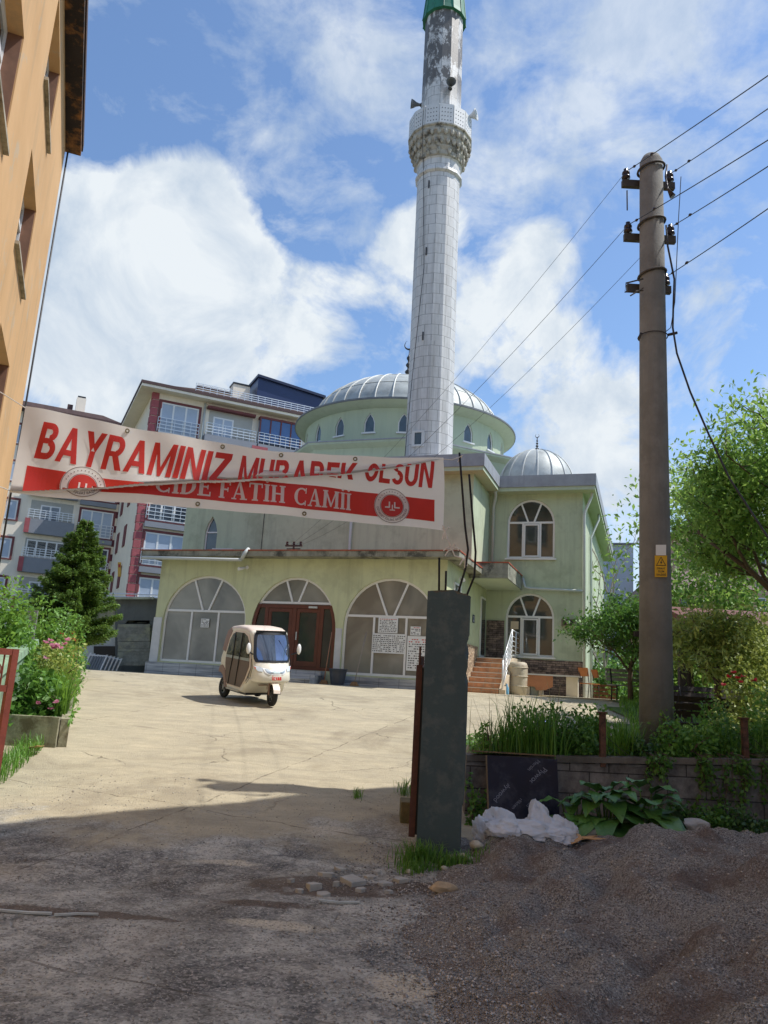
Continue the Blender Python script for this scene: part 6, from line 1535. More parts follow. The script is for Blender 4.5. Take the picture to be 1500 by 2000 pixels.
rect_at(MB(), 140, 1238, 232, 1302, 29.0, .12).build('whitewashed_band', mat('whitewash', lin(200, 202, 196), .85, .1, 2, dirt=(.2, .22, .2), dirt_amt=.5), rw)
rect_at(MB(), 183, 1262, 226, 1281, 28.85, .1).build('niche', blackp, rw)
rect_at(MB(), 160, 1166, 300, 1170, 28.4, .6).build('coping', conc_g, rw)
rl = MB()
for k in range(2): rl.tube([at(190, 1158 + 6 * k, 28.5), at(335, 1163 + 6 * k, 28.5)], .02, 5)
rl.build('railing', rail_m, rw)
sf = thing('stone_flight', 'flight of rough dark stone slabs climbing beside the mosque', 'steps', at(258, 1303, 27.5))
stone_m = mat('rough_dark_stone', lin(140, 140, 130), .95, .35, 5, bmp=.8, bscale=15, dirt=(.45, .44, .28), dirt_amt=.7, dirt_scale=.8)  # the pale yellow blotches are sun spots painted into the stone colour
ys_ = np.linspace(1300, 1205, 15)
for k in range(14):
    a = at(229 + random.uniform(-1, 1), ys_[k], 27.4 + .10 * k); b_ = at(292, ys_[k], 27.4 + .10 * k); h = .11 + random.uniform(0, .03)
    MB().hexa([a, b_, b_ + Vector((0, .4, 0)), a + Vector((0, .4, 0)), a + Vector((0, 0, h)), b_ + Vector((0, 0, h)), b_ + Vector((0, .4, h)), a + Vector((0, .4, h))]).build('slab', stone_m, sf)
# stacked folding tables
for k in range(5):
    r = thing('folding_frame', ['grey slatted panel leaning nearest the flower bed at the back of the yard', 'grey slatted panel second from the flower bed', 'grey slatted panel in the middle of the leaning row', 'grey slatted panel fourth from the flower bed', 'grey slatted panel leaning furthest right by the whitewashed wall'][k], 'panel', at(162 + 8 * k, 1308, 27), 0, 'grey panels leaning at the back of the yard')
    p = at(160 + 8 * k, 1309, 26.6 + .1 * k); f = lambda a, b_, d, p=p: p + Vector((a + b_ * .25, d + b_ * .2, b_))
    mb = MB()
    for i in range(6): mb.box((.05 + .09 * i, .04, 0), (.10 + .09 * i, .50 - .03 * k, .02), f)
    mb.build('slats', mat('grey_panel', lin(128, 134, 140), .6, .15), r)
    mb = MB(); mb.box((0, 0, -.01), (.05, .6 - .03 * k, .03), f); mb.box((.58, 0, -.01), (.63, .56 - .03 * k, .03), f); mb.box((.051, .5 - .03 * k, -.01), (.579, .54 - .03 * k, .03), f); mb.build('frame', rail_m, r)

# ------------------------------------------------------------------ apartment blocks
hA = R(65); AS = Vector((math.sin(hA), math.cos(hA), 0)); AN = Vector((math.cos(hA), -math.sin(hA), 0))   # AN points to the camera side
wall_w = mat('white_render', lin(242, 230, 210), .85, .05, .6, bmp=.08, streak=.12); maroon = mat('maroon_trim', lin(118, 66, 66), .8, .12, 3); quoin_m = mat('pink_maroon_quoin', lin(166, 88, 92), .8, .15, 3)
greyb = mat('grey_balcony_band', lin(140, 143, 150), .8, .08, 1); roof_d = mat('dark_brown_eave', lin(78, 56, 54), .7, .15, 2)
curtain = mat('curtained_window', lin(172, 184, 200), .35, .10, .9, bmp=0); dwin = glassmat('apartment_glass', lin(70, 80, 92), .06, .3, .5, .8); bluegl = glassmat('blue_balcony_glass', lin(60, 92, 140), .08, .2, .5, .8)
def face(P0): return lambda s, z, d: P0 + AS * s - AN * d + Vector((0, 0, z))
def bal_rail(parent, fr, s0, s1, z0, z1, d=-.12, nb=9, depth=None):
    mb = MB(); D = [d]
    for k in range(4): mb.bar(fr(s0, z0 + (z1 - z0) * (k + 1) / 4, d), fr(s1, z0 + (z1 - z0) * (k + 1) / 4, d), .04, .04)
    for k in range(nb + 1): s = s0 + (s1 - s0) * k / nb; mb.bar(fr(s, z0, d), fr(s, z1, d), .03, .03)
    mb.build('railing', rail_m, parent)
def apt_window(parent, fr, s0, s1, z0, z1, pm, rail=True, trim=True, nm=2, proud=0.0):
    mb = MB(); t = .16
    if trim:
        for a in ((s0 - t, z0 - t * .6, s1 + t, z0), (s0 - t, z1, s1 + t, z1 + t), (s0 - t, z0, s0, z1), (s1, z0, s1 + t, z1)): mb.box((a[0], a[1], -.07), (a[2], a[3], .02), fr)
    w = mb.build('window', maroon, parent) if trim else None
    mb = MB()
    for a in ((s0, z0, s1, z0 + .1), (s0, z1 - .1, s1, z1), (s0, z0 + .1, s0 + .1, z1 - .1), (s1 - .1, z0 + .1, s1, z1 - .1)): mb.box((a[0], a[1], -.04), (a[2], a[3], .02), fr)
    for k in range(1, nm + 1): s = s0 + (s1 - s0) * k / (nm + 1); mb.box((s - .06, z0 + .1, -.045), (s + .06, z1 - .1, .02), fr)
    f_ = mb.build('frame' if w else 'window', white_pvc, w or parent)
    MB().box((s0 + .05, z0 + .05, -.02), (s1 - .05, z1 - .05, .01), fr).build('pane', pm, w or f_)
    if rail: bal_rail(w or f_, fr, s0 - .1, s1 + .1, z0 + .05, z0 + 1.0, -.18, 5)
P0 = Vector((-15.06, 48.0, 0)); fr = face(P0)
ab = thing('apartment_block', 'white apartment block with maroon trim and pink corner quoins behind the mosque', 'building', P0, 0)
f0 = -.55
MB().box((f0, 0, 0), (11.2, 19.25, 12), fr).build('wall', wall_w, ab)
mb = MB(); mb.box((f0 - .9, 19.25, -.9), (11.8, 19.42, 12.5), fr); sft = mb.build('soffit', wall_w, ab)
MB().box((f0 - .95, 19.425, -.95), (11.8, 19.62, 12.5), fr).build('eave', roof_d, ab)
MB().prism([(f0 - .9, 19.62), (11.8, 19.62), (9.5, 19.95), (2, 19.95)], fr, -.4, 12).build('roof', mat('roof_tiles', lin(118, 96, 90), .8, .2, 3), ab)
mb = MB()
for k in range(33):
    z = 1.2 + .55 * k
    mb.box((f0 - .06, z, -.06), (f0 + (.62 if k % 2 else .38), z + .5, -.001), fr); mb.box((f0 - .06, z, .0), (f0 - .001, z + .5, .62 if k % 2 else .38), fr)
mb.build('quoins', quoin_m, ab)
for k in range(7):
    zt_ = 18.7 - 2.9 * k
    if zt_ < 2.5: break
    apt_window(ab, fr, .02, 2.5, zt_ - 2.1, zt_, curtain if k % 3 != 2 else dwin)
    MB().box((-.1, zt_ - 2.6, -.25), (2.65, zt_ - 2.25, -.001), fr).build('grey_band', greyb, ab)
    # balcony with flat back, recess shade put into its colour
    b2 = MB(); b2.box((3.2, zt_ - 1.95, -.02), (6.2, zt_ + .1, .0), fr)
    MB().box((3.0, zt_ + .12, -.45), (6.3, zt_ + .28, -.001), fr).build('balcony_lintel', maroon, ab)
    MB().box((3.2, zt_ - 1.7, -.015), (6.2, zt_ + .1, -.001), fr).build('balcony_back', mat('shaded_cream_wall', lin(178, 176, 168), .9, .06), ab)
    apt_window(ab, fr, 3.5, 4.9, zt_ - 1.9, zt_ - .3, curtain, False, False, 1)
    MB().box((2.95, zt_ - 2.45, -.55), (6.5, zt_ - 1.75, -.002), fr).build('balcony_front', greyb, ab); bal_rail(ab, fr, 3.0, 6.4, zt_ - 1.75, zt_ - .95, -.5, 8)
    MB().box((6.65, zt_ - 1.6, -.45), (9.6, zt_ + .1, -.001), fr).build('glazed_balcony', bluegl, ab)
    mb = MB()
    for q in range(5): s = 6.65 + .7375 * q; mb.box((s - .04, zt_ - 1.6, -.5), (s + .04, zt_ + .1, -.452), fr)
    mb.box((6.6, zt_ + .1, -.5), (9.7, zt_ + .25, -.001), fr); mb.build('glazing_bars', maroon, ab)
    MB().box((6.6, zt_ - 2.45, -.55), (9.7, zt_ - 1.75, -.002), fr).build('balcony_front', greyb, ab); bal_rail(ab, fr, 6.6, 9.7, zt_ - 1.75, zt_ - .95, -.52, 8)
for q in range(5):   # side wall windows
    z = 17.0 - 2.9 * q
    MB().hexa([P0 + AS * (f0 - d) - AN * t + Vector((0, 0, zz)) for zz in (z - 1.5, z) for d, t in ((.06, 5.0), (.06, 6.2), (0, 6.2), (0, 5.0))]).build('side_window', maroon, ab)
    MB().hexa([P0 + AS * (f0 - d) - AN * t + Vector((0, 0, zz)) for zz in (z - 1.5, z) for d, t in ((.06, 9.0), (.06, 10.2), (0, 10.2), (0, 9.0))]).build('side_window', maroon, ab)
MB().box((-.5, 19.63, 0), (1.3, 19.85, .8), fr).build('chimney', blackp, ab)
MB().box((4.9, 20.0, 1.2), (6.1, 21.5, 2.2), fr).build('chimney', wall_w, ab)
MB().box((4.85, 21.5, 1.15), (6.15, 21.62, 2.25), fr).build('chimney_cap', blackp, ab)
MB().box((2.6, 19.63, 1.8), (5.0, 20.9, 5), fr).build('penthouse_wall', mat('cream_penthouse', lin(196, 172, 140), .9, .08), ab)
MB().box((2.5, 20.9, 1.6), (5.1, 21.02, 5), fr).build('penthouse_roof', roof_d, ab)
pent = mat('navy_sheet_cladding', lin(36, 50, 88), .35, .12, 1.2)
mb = MB(); mb.prism([(6.4, 19.63), (11.3, 19.63), (11.3, 21.5), (6.4, 22.0)], fr, .3, 5); mb.build('roof_terrace_cover', pent, ab)
MB().prism([(6.3, 22.0), (11.45, 21.5), (11.45, 21.68), (6.3, 22.18)], fr, .1, 5.1).build('cover_edge', mat('navy_edge', lin(28, 38, 66), .4, .1), ab)
bal_rail(ab, fr, 2.0, 11.5, 19.65, 20.25, -.7, 20)
MB().tube([fr(2.85, 19.2, -.08), fr(2.85, 1, -.08)], .07, 6).build('rain_pipe', pipe_m, ab)
mb = MB(); mb.box((4.9 + 1.3, 16.3, -.57), (7.3, 16.75, -.552), fr); mb.build('pattern_panel', quoin_m, ab)

P1 = Vector((-20.71, 60.0, 0)); fr1 = face(P1)
bb = thing('apartment_block', 'further white apartment block with brown tiled roof seen beneath the left end of the banner', 'building', P1, 0)
MB().box((-17, 0, 0), (0, 20.3, 14), fr1).build('wall', wall_w, bb)
MB().box((-18, 20.3, -.9), (.6, 20.55, 14), fr1).build('eave', roof_d, bb)
MB().prism([(-18, 20.56), (.6, 20.56), (-2.5, 21.3), (-14, 21.3)], lambda a, b_, d: fr1(a, b_, d), .5, 13).build('roof', mat('roof_tiles', (0, 0, 0)), bb)
mb = MB()
for k in range(34): z = 1.0 + .57 * k; mb.box((-(.62 if k % 2 else .38), z, -.06), (.06, z + .52, -.001), fr1)
mb.build('quoins', mat('dark_maroon_quoin', lin(92, 40, 50), .8, .15, 3), bb)
for k in range(7):
    zt_ = 19.2 - 2.93 * k
    if zt_ < 2: break
    apt_window(bb, fr1, -3.1, -.72, zt_ - 2.1, zt_, curtain if k % 2 == 0 else dwin, True)
    MB().box((-3.3, zt_ - 2.6, -.3), (-.6, zt_ - 2.25, -.001), fr1).build('grey_band', greyb, bb)
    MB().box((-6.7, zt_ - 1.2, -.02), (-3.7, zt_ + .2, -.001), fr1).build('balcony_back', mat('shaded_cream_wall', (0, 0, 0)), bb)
    if k % 2 == 0: apt_window(bb, fr1, -6.0, -4.6, zt_ - 1.6, zt_ - .1, curtain, False, False, 1)
    else: apt_window(bb, fr1, -6.6, -3.8, zt_ - 1.2, zt_ + .1, dwin, False, False, 3)
    MB().box((-6.9, zt_ - 2.4, -.5), (-3.5, zt_ - 1.3, -.002), fr1).build('balcony_front', greyb, bb); bal_rail(bb, fr1, -6.8, -3.6, zt_ - 1.3, zt_ - .6, -.5, 8)
    MB().box((-6.95, zt_ - 2.4, -.55), (-6.6, zt_ - 1.3, -.503), fr1).build('balcony_trim', quoin_m, bb)
    apt_window(bb, fr1, -10.2, -7.6, zt_ - 1.5, zt_, curtain, False)
MB().box((-4.6, 21.3, 1.0), (-3.9, 22.6, 1.8), fr1).build('chimney', wall_w, bb); MB().box((-4.55, 22.601, 1.05), (-3.95, 22.75, 1.75), fr1).build('chimney_cap', blackp, bb)
MB().box((-5.2, 21.2, 1.4), (-4.8, 22.0, 2), fr1).build('chimney', roof_d, bb)
# yellow shop sign between the blocks
ys2 = thing('yellow_sign', 'small faded yellow sign on the wall between the two apartment blocks', 'sign', at(233, 1110, 55)); rect_at(MB(), 230, 1098, 236, 1126, 52, .1).build('board', mat('faded_yellow', lin(206, 160, 74), .7, .1), ys2)
rect_at(MB(), 231, 1102, 235, 1108, 51.98, .01).build('marking', mat('sign_red', lin(170, 60, 40), .7, .1), ys2)

# white and blue building right of the mosque
wbld = thing('white_building', 'pale bluish white stepped building far behind the mosque on the right', 'building', at(1200, 1200, 70))
wm = mat('pale_blue_white_render', lin(190, 200, 212), .9, .04, .5)
rect_at(MB(), 1120, 1044, 1187, 1300, 70, 8).build('wall', wm, wbld); rect_at(MB(), 1187.5, 1062, 1237, 1300, 70.2, 8).build('wall', wm, wbld)
rect_at(MB(), 1118, 1041.5, 1189, 1044, 69.7, 9).build('parapet', greyb, wbld); rect_at(MB(), 1187, 1060, 1239, 1062, 69.8, 9).build('parapet', greyb, wbld)
# pink building right
pk = thing('pink_building', 'pinkish multi storey apartment building behind the trees on the right', 'building', at(1430, 1200, 60)); pkm = mat('pink_render', lin(190, 150, 138), .9, .06, .8)
rect_at(MB(), 1376, 1020, 1700, 1330, 58, 10).build('wall', pkm, pk)
rect_at(MB(), 1368, 1010, 1710, 1020, 57.2, 12).build('roof_edge', mat('dull_brown_edge', lin(120, 90, 84), .8, .1), pk)
for r_ in range(4):
    for c_i in range(6):
        x, y = 1392 + c_i * 42, 1036 + r_ * 44
        w = rect_at(MB(), x, y, x + 20, y + 25, 57.93, .06).build('window', white_pvc, pk); rect_at(MB(), x + 1.5, y + 1.5, x + 18.5, y + 23.5, 57.88, .04).build('pane', dwin, w)
lowb = thing('low_house', 'low house with red tiled roof glimpsed behind the garden trees', 'building', at(1350, 1250, 50)); rect_at(MB(), 1310, 1150, 1480, 1330, 50, 8).build('wall', mat('tan_render', lin(196, 160, 128), .9, .08), lowb)
a, b_ = at(1300, 1150, 49.5), at(1490, 1152, 49.5); MB().hexa([a, b_, b_ + Vector((0, 9, 0)), a + Vector((0, 9, 0)), a + Vector((1, 3, 1.6)), b_ + Vector((-1, 3, 1.6)), b_ + Vector((-1, 6, 1.6)), a + Vector((1, 6, 1.6))]).build('roof', mat('roof_tiles', (0, 0, 0)), lowb)
for x in (1330, 1365, 1400): rect_at(MB(), x, 1170, x + 16, 1195, 49.93, .05).build('window', dwin, lowb)

# ------------------------------------------------------------------ clutter by the pillar
# black plywood board leaning on the block wall
pw = thing('plywood_board', 'black film faced plywood board with faint diagonal lettering leaning on the block wall', 'board', (1.5, 8.5, .2))
b0, b1, b2_, b3 = at(955, 1618, 8.62), at(1093, 1600, 8.85), at(1088, 1483, 9.02), at(950, 1475, 8.80)
filmm = mat('black_film_face', lin(20, 26, 48), .32, .25, 2.5, bmp=.05, dirt=(.16, .17, .20), dirt_amt=.2, dirt_scale=3.0, spec=.35); edge = mat('plywood_edge', lin(120, 100, 74), .9, .2, 9)
nb = (b1 - b0).cross(b3 - b0).normalized(); nb = -nb if nb.y > 0 else nb
mb = MB(); mb.hexa([b0, b1, b2_, b3, b0 - nb * .018, b1 - nb * .018, b2_ - nb * .018, b3 - nb * .018]); mb.build('panel', filmm, pw)
mb = MB()
for i in range(26):
    s0 = i / 26; w = .004 + .010 * abs(mnoise.noise(Vector((s0 * 11, 0, 0)))); q0 = b0.lerp(b3, s0); q1 = b0.lerp(b3, s0 + 1 / 26); e = (b1 - b0).normalized()
    mb.hexa([q0 - e * .012, q0 + e * w, q1 + e * w, q1 - e * .012, q0 - e * .012 + nb * .006, q0 + e * w + nb * .006, q1 + e * w + nb * .006, q1 - e * .012 + nb * .006])
mb.build('edge', edge, pw)
def bpt(x, y): return b0.lerp(b1, x).lerp(b3.lerp(b2_, x), y) + nb * .002
pr_m = mat('faint_print', lin(128, 130, 142), .6, .2, 12, bmp=0)
for txt, (x, y), sz in (('Mersin', (.72, .98), .085), ('Plywood', (.80, .86), .12), ('uygun birlikten', (.62, .56), .075), ('plywood', (.30, .62), .10), ('uygun', (.66, .40), .085)):
    bm = text_bm(txt, .0); mb = MB(); an = R(228)
    for f_ in bm.faces:
        P = []
        for v in f_.verts:
            a, c = v.co.x * sz, v.co.y * sz; P.append(bpt(x + (a * math.cos(an) - c * math.sin(an)), y + (a * math.sin(an) + c * math.cos(an)) * .95))
        mb.add(P, [tuple(range(len(P)))])
    mb.build('print', pr_m, pw, recalc=False); bm.free()
tag(MB().hexa([at(922, 1468, 9.0), at(1085, 1478, 9.05), at(1085, 1478, 9.3), at(922, 1468, 9.3), at(922, 1465, 9.0), at(1085, 1475, 9.05), at(1085, 1475, 9.3), at(922, 1465, 9.3)]).build('wooden_plank', edge), 'thin weathered plank lying on the wall top above the black plywood board', 'plank')
# crumpled white plastic sheet
m_, nt, b = newmat('white_plastic_film'); v_ = posvec(nt)
nt.links.new(nmix(nt, ramp(nt, nnoise(nt, v_, 9, 5, .6), .3, .7), lin(236, 240, 244), lin(250, 251, 252)), b.inputs['Base Color']); b.inputs['Roughness'].default_value = .35
t = nt.nodes.new('ShaderNodeBsdfTranslucent'); t.inputs[0].default_value = (.9, .92, .95, 1); mx = nt.nodes.new('ShaderNodeMixShader'); mx.inputs[0].default_value = .35
nt.links.new(b.outputs[0], mx.inputs[1]); nt.links.new(t.outputs[0], mx.inputs[2]); nt.links.new(mx.outputs[0], nt.nodes['Material Output'].inputs[0])
bump(nt, b, nnoise(nt, v_, 16, 6, .65, 1.5), .7, .03); film = m_
mb = MB(); mb.smooth = True
def rid(v): return abs(mnoise.noise(v))
def crumple(c, s, seed, top=(0, 0)):
    """one puffed lobe of the crumpled film"""
    bm = bmesh.new(); bmesh.ops.create_icosphere(bm, subdivisions=5, radius=1); o = Vector((seed * 7.3, seed * 3.1, seed)); vs = []
    for v in bm.verts:
        p = v.co.copy(); w = Vector((mnoise.noise(p * 1.6 + o), mnoise.noise(p * 1.6 + o * 1.7), mnoise.noise(p * 1.6 - o))) * .5
        q = p + w; r_ = 1 + .42 * mnoise.noise(q * 1.1 + o) - .42 * rid(q * 1.7 + o) - .15 * rid(q * 3.6 - o) - .07 * rid(q * 7.5 + o) + .18
        k = max(0, p.z); x = p.x * s[0] * r_ * (1 - .25 * k) + top[0] * k; y = p.y * s[1] * r_ * (1 - .2 * k) + top[1] * k; z = p.z * s[2] * r_
        gx_, gy_ = c[0] + x, c[1] + y; g_ = ground_z(gx_, gy_) + .006; vs.append((gx_, gy_, max(c[2] + z, g_)))
    mb.add(vs, [tuple(v.index for v in f.verts) for f in bm.faces]); bm.free()
for px, py, Y, s_, sd_, tp_ in ((985, 1632, 8.05, (.24, .17, .18), 1, (-.08, .04)), (1055, 1628, 8.15, (.20, .17, .24), 2, (-.01, .05)), (1088, 1634, 8.05, (.18, .15, .17), 3, (.03, .02)), (1020, 1652, 7.85, (.36, .20, .10), 4, (0, 0)), (1075, 1655, 7.85, (.26, .16, .08), 5, (0, 0)), (985, 1660, 7.75, (.20, .14, .08), 6, (0, 0)), (945, 1612, 8.05, (.10, .09, .16), 7, (-.06, 0))):
    p = at(px, py, Y); crumple((p.x, p.y, ground_z(p.x, p.y) + s_[2] * .25), s_, sd_, tp_)
tag(mb.build('plastic_sheet', film, recalc=False), 'crumpled translucent white plastic sheet heaped below the black plywood board', 'plastic sheet')
# cardboard scraps, stones, posts
card = mat('torn_cardboard', lin(186, 146, 100), .9, .15, 8)
def scrap(px, py, Y, w, d, rot, label, m, h=.0):
    p = at(px, py, Y); z = ground_z(p.x, p.y) + .01; mb = MB(); pts = []
    k = 9
    for i in range(k): a = 2 * math.pi * i / k; q = random.uniform(.7, 1.1); pts.append((w * q * math.cos(a), d * q * math.sin(a)))
    f = lambda a, b_, c: Vector((p.x + a * math.cos(rot) - b_ * math.sin(rot), p.y + a * math.sin(rot) + b_ * math.cos(rot), z + c + h * (a / w + 1) * .5 + .02 * mnoise.noise(Vector((a * 9, b_ * 9, px)))))
    return tag(mb.prism(pts, f, 0, .006).build('cardboard_scrap', m), label, 'cardboard', 'scraps of torn cardboard')
scrap(1140, 1632, 7.95, .20, .07, .1, 'torn brown cardboard strip right of the plastic sheet', card, .05); scrap(1122, 1640, 7.8, .10, .07, .8, 'small tan cardboard flap tucked against the plastic sheet', card, .08); scrap(1165, 1641, 7.8, .16, .03, -.1, 'narrow torn cardboard strip furthest from the plastic sheet', card)
scrap(62, 1438, 11.0, .30, .12, -.5, 'large curled cardboard piece at the foot of the flower bed', mat('bleached_cardboard', lin(196, 160, 108), .9, .2, 5), .12)
def rock(px, py, Y, s, label, m, grp=None, name='stone', dz=0.0):
    p = at(px, py, Y); z = ground_z(p.x, p.y) + dz; bm = bmesh.new(); bmesh.ops.create_icosphere(bm, subdivisions=3, radius=1); sd_ = random.random() * 50; mb = MB()
    vs = [(p.x + v.co.x * s[0] * (1 + .35 * mnoise.noise(v.co * 1.3 + Vector((sd_, 0, 0)))), p.y + v.co.y * s[1] * (1 + .35 * mnoise.noise(v.co * 1.3 + Vector((0, sd_, 0)))), z + s[2] * .55 + v.co.z * s[2] * (1 + .3 * mnoise.noise(v.co * 1.7 + Vector((0, 0, sd_))))) for v in bm.verts]
    mb.add(vs, [tuple(v.index for v in f.verts) for f in bm.faces]); bm.free(); return tag(mb.build(name, m), label, name.replace('_', ' '), grp)
stn = mat('tan_stone', lin(170, 152, 124), .9, .25, 12, bmp=.6, bscale=30); stn_g = mat('grey_stone', lin(130, 126, 118), .9, .25, 9, bmp=.6, bscale=30)
rock(866, 1744, 6.45, (.10, .05, .045), 'tan oblong stone with dark underside at the edge of the gravel heap', stn)
rock(1350, 1590, 8.6, (.17, .10, .07), 'pale flat rock among the bramble leaves at the foot of the block wall', mat('pale_stone', lin(182, 176, 168), .9, .15, 9, bmp=.5), dz=.12)
rock(1187, 1400, 13.6, (.22, .18, .22), 'rounded grey boulder on the edge of the sunny lawn', stn_g, name='boulder')
for i, (px, py, Y, s) in enumerate(((835, 1672, 7.35, .05), (850, 1682, 7.3, .035), (812, 1690, 7.2, .05), (880, 1664, 7.4, .045), (905, 1655, 7.45, .06), (930, 1648, 7.6, .07), (918, 1672, 7.35, .04), (868, 1690, 7.15, .035), (800, 1700, 7.1, .04), (848, 1662, 7.45, .04))):
    rock(px, py, Y, (s, s * .8, s * .55), 'pale rubble stone below the gate pillar, one of a scattered handful', mat('pale_rubble', lin(176, 170, 152), .9, .2, 12, bmp=.6), 'rubble stones below the gate pillar', 'rubble')
for i, (px, py, Y, s) in enumerate(((690, 1722, 6.6, .13), (612, 1735, 6.45, .10), (640, 1712, 6.75, .08), (722, 1705, 6.9, .06), (748, 1724, 6.65, .08), (782, 1712, 6.8, .11), (665, 1695, 7.0, .06), (585, 1748, 6.35, .05), (628, 1752, 6.3, .07), (705, 1740, 6.45, .05), (655, 1735, 6.5, .045), (735, 1690, 7.05, .05), (570, 1728, 6.5, .04), (760, 1740, 6.45, .04))):
    p = at(px, py, Y); rr_ = random.Random(i + 3); k_ = rr_.choice((4, 5, 6)); pts_ = [(s * rr_.uniform(.55, 1.1) * math.cos(2 * math.pi * (j + rr_.uniform(-.3, .3)) / k_), s * .75 * rr_.uniform(.55, 1.1) * math.sin(2 * math.pi * (j + rr_.uniform(-.3, .3)) / k_)) for j in range(k_)]
    tx, ty = rr_.uniform(-.12, .12), rr_.uniform(-.12, .12); z_ = ground_z(p.x, p.y)
    pts_ = sorted(pts_, key=lambda q: math.atan2(q[1], q[0]))
    tag(MB().prism(pts_, lambda a, b_, d: Vector((p.x + a, p.y + b_, z_ + d + a * tx + b_ * ty)), -.03, .026).build('concrete_piece', mat('broken_slab', lin(168, 166, 158), .95, .25, 9, bmp=.7, bscale=40), bevel=.004), 'broken flat slab of concrete in the pothole before the gateway', 'concrete piece', 'broken concrete pieces in the pothole')
# block behind the gate, metal strips
p = at(800, 1580, 8.75); tag(MB().hexa([Vector((p.x + x, p.y + y, gz(8.75) + z)) for z in (-.02, .22) for x, y in ((-.10, -.15), (.12, -.15), (.12, .2), (-.10, .2))]).build('concrete_block', mat('mossy_block', lin(104, 96, 70), .95, .3, 8, bmp=.6, dirt=(.06, .09, .03), dirt_amt=.6), bevel=.01), 'mossy concrete block on the ground left of the rusty gate', 'block')
strip = mat('worn_white_rail', lin(188, 190, 184), .5, .15, 9, metal=.3)
a, b_ = at(-60, 1809, 5.25), at(100, 1806, 5.35); 
def rail_strip(pts, label, w=.022):
    mb = MB(); P = [at(*q) for q in pts]; P = [Vector((p.x, p.y, ground_z(p.x, p.y) + .012)) for p in P]
    for i in range(len(P) - 1): mb.bar(P[i], P[i + 1], w, .012)
    tag(mb.build('metal_strip', strip), label, 'metal strip', 'gate rail remnants in the ground')
rail_strip([(-80, 1812, 5.35), (0, 1810, 5.35), (50, 1808, 5.36), (98, 1806, 5.38)], 'long white worn metal strip set in the ground at the left edge')
rail_strip([(103, 1808, 5.36), (150, 1804, 5.4), (190, 1800, 5.42)], 'short white metal strip beside the long one near the left edge', .016)
rail_strip([(622, 1774, 6.05), (665, 1772, 6.07), (702, 1770, 6.1)], 'bent white metal strip in the broken ground before the gateway')
# rusty posts with wire in the bed
for px, y0, Y, h, lab in ((1177, 1480, 9.25, .50, 'rusty iron post stump standing at the front of the overgrown bed'), (1456, 1475, 9.5, .42, 'shorter rusty post stump half hidden in weeds at the right of the bed')):
    r = thing('rusty_post', lab, 'post', at(px, y0, Y), 0, 'rusty fence posts in the bed'); p = at(px, y0, Y); p.z -= .1
    rm = mat('flaking_rust', lin(98, 68, 54), .9, .4, 14, bmp=.8, dirt=(.03, .025, .02), dirt_amt=.7, dirt_scale=9)
    MB().box((-.032, -.032, 0), (.032, .032, h + .1), lambda x, y, z: p + Vector((x, y, z))).build('post', rm, r); MB().box((-.055, -.045, h + .1), (.045, .045, h + .115), lambda x, y, z: p + Vector((x, y, z))).build('cap_plate', rm, r)
    for k in range(3): MB().tube([p + Vector((.03, 0, .15 + .1 * k)), p + Vector((.3, .02, .0 + .07 * k)), p + Vector((.7, -.02, .04 + .04 * k))], .003, 4).build('fence_wire', arm_m, r)
# blue hose
hp = at(1060, 1385, 13.2); tag(MB().tube([Vector((hp.x - .30 + .0, 13.2, gz(13.2) + .02))] + [Vector((hp.x + .27 * math.cos(a), 13.2 + .05 * math.cos(a), gz(13.2) + .10 + .42 * math.sin(a))) for a in np.linspace(math.pi, 0, 14)] + [Vector((hp.x + .33, 13.3, gz(13.2) + .02))], .035, 8).build('blue_hose', mat('blue_hose_plastic', lin(40, 70, 190), .35, .1, bmp=0)), 'arched piece of thick blue hose behind the weeds', 'hose')
tag(MB().box((c1.x - 1.5, 23.6, 1.40), (c1.x + 1.0, 26.0, 1.46)).build('paving_slab', mat('pale_paving', lin(186, 174, 146), .9, .12, 2, bmp=.3)), 'pale concrete paving apron at the mosque corner under the chairs', 'paving')
# ------------------------------------------------------------------ vegetation
def unit(a): return a / np.maximum(np.linalg.norm(a, axis=-1, keepdims=True), 1e-9)
def leaves(P, size, aspect=.45, up=.5, dirs=None, fold=.0, rnd=1.0, r=None):
    """rhombic leaf at every point; returns verts, quads"""
    r = r or rng; n = len(P)
    d = r.normal(size=(n, 3)) * rnd
    if dirs is not None: d = d * .6 + dirs
    d = unit(d); nrm_ = r.normal(size=(n, 3)); nrm_[:, 2] += up * 3; s = unit(np.cross(d, nrm_))
    L = (size * r.uniform(.6, 1.3, n))[:, None]; nn = unit(np.cross(s, d))
    b = P; t = P + d * L; m = P + d * L * .45
    V = np.stack([b, m + s * L * aspect * .5 + nn * L * fold, t - np.array([0, 0, 1]) * L * .15, m - s * L * aspect * .5 + nn * L * fold], 1).reshape(-1, 3)
    return V, np.arange(n * 4).reshape(n, 4)
def join(parts):
    V, Q, k = [], [], 0
    for v, q in parts: V.append(v); Q.append(q + k); k += len(v)
    return np.concatenate(V), np.concatenate(Q)
bark = mat('grey_brown_bark', lin(92, 78, 64), .95, .3, 9, bmp=.8, bscale=30)
leaf_green = islandmat('fresh_green_leaf', (0.070, 0.178, 0.028), (0.186, 0.372, 0.062), .5, .35)
leaf_mid = islandmat('mid_green_leaf', (0.048, 0.136, 0.022), (0.136, 0.288, 0.048), .5, .3)
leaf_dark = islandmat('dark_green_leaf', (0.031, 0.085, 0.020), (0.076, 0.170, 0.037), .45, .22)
leaf_yel = islandmat('yellow_green_leaf', (.11, .18, .03), (.34, .40, .09), .5, .3, (.34, .40, .10))
leaf_sp = islandmat('spruce_needle', (0.041, 0.101, 0.019), (0.176, 0.297, 0.047), .6, .25)
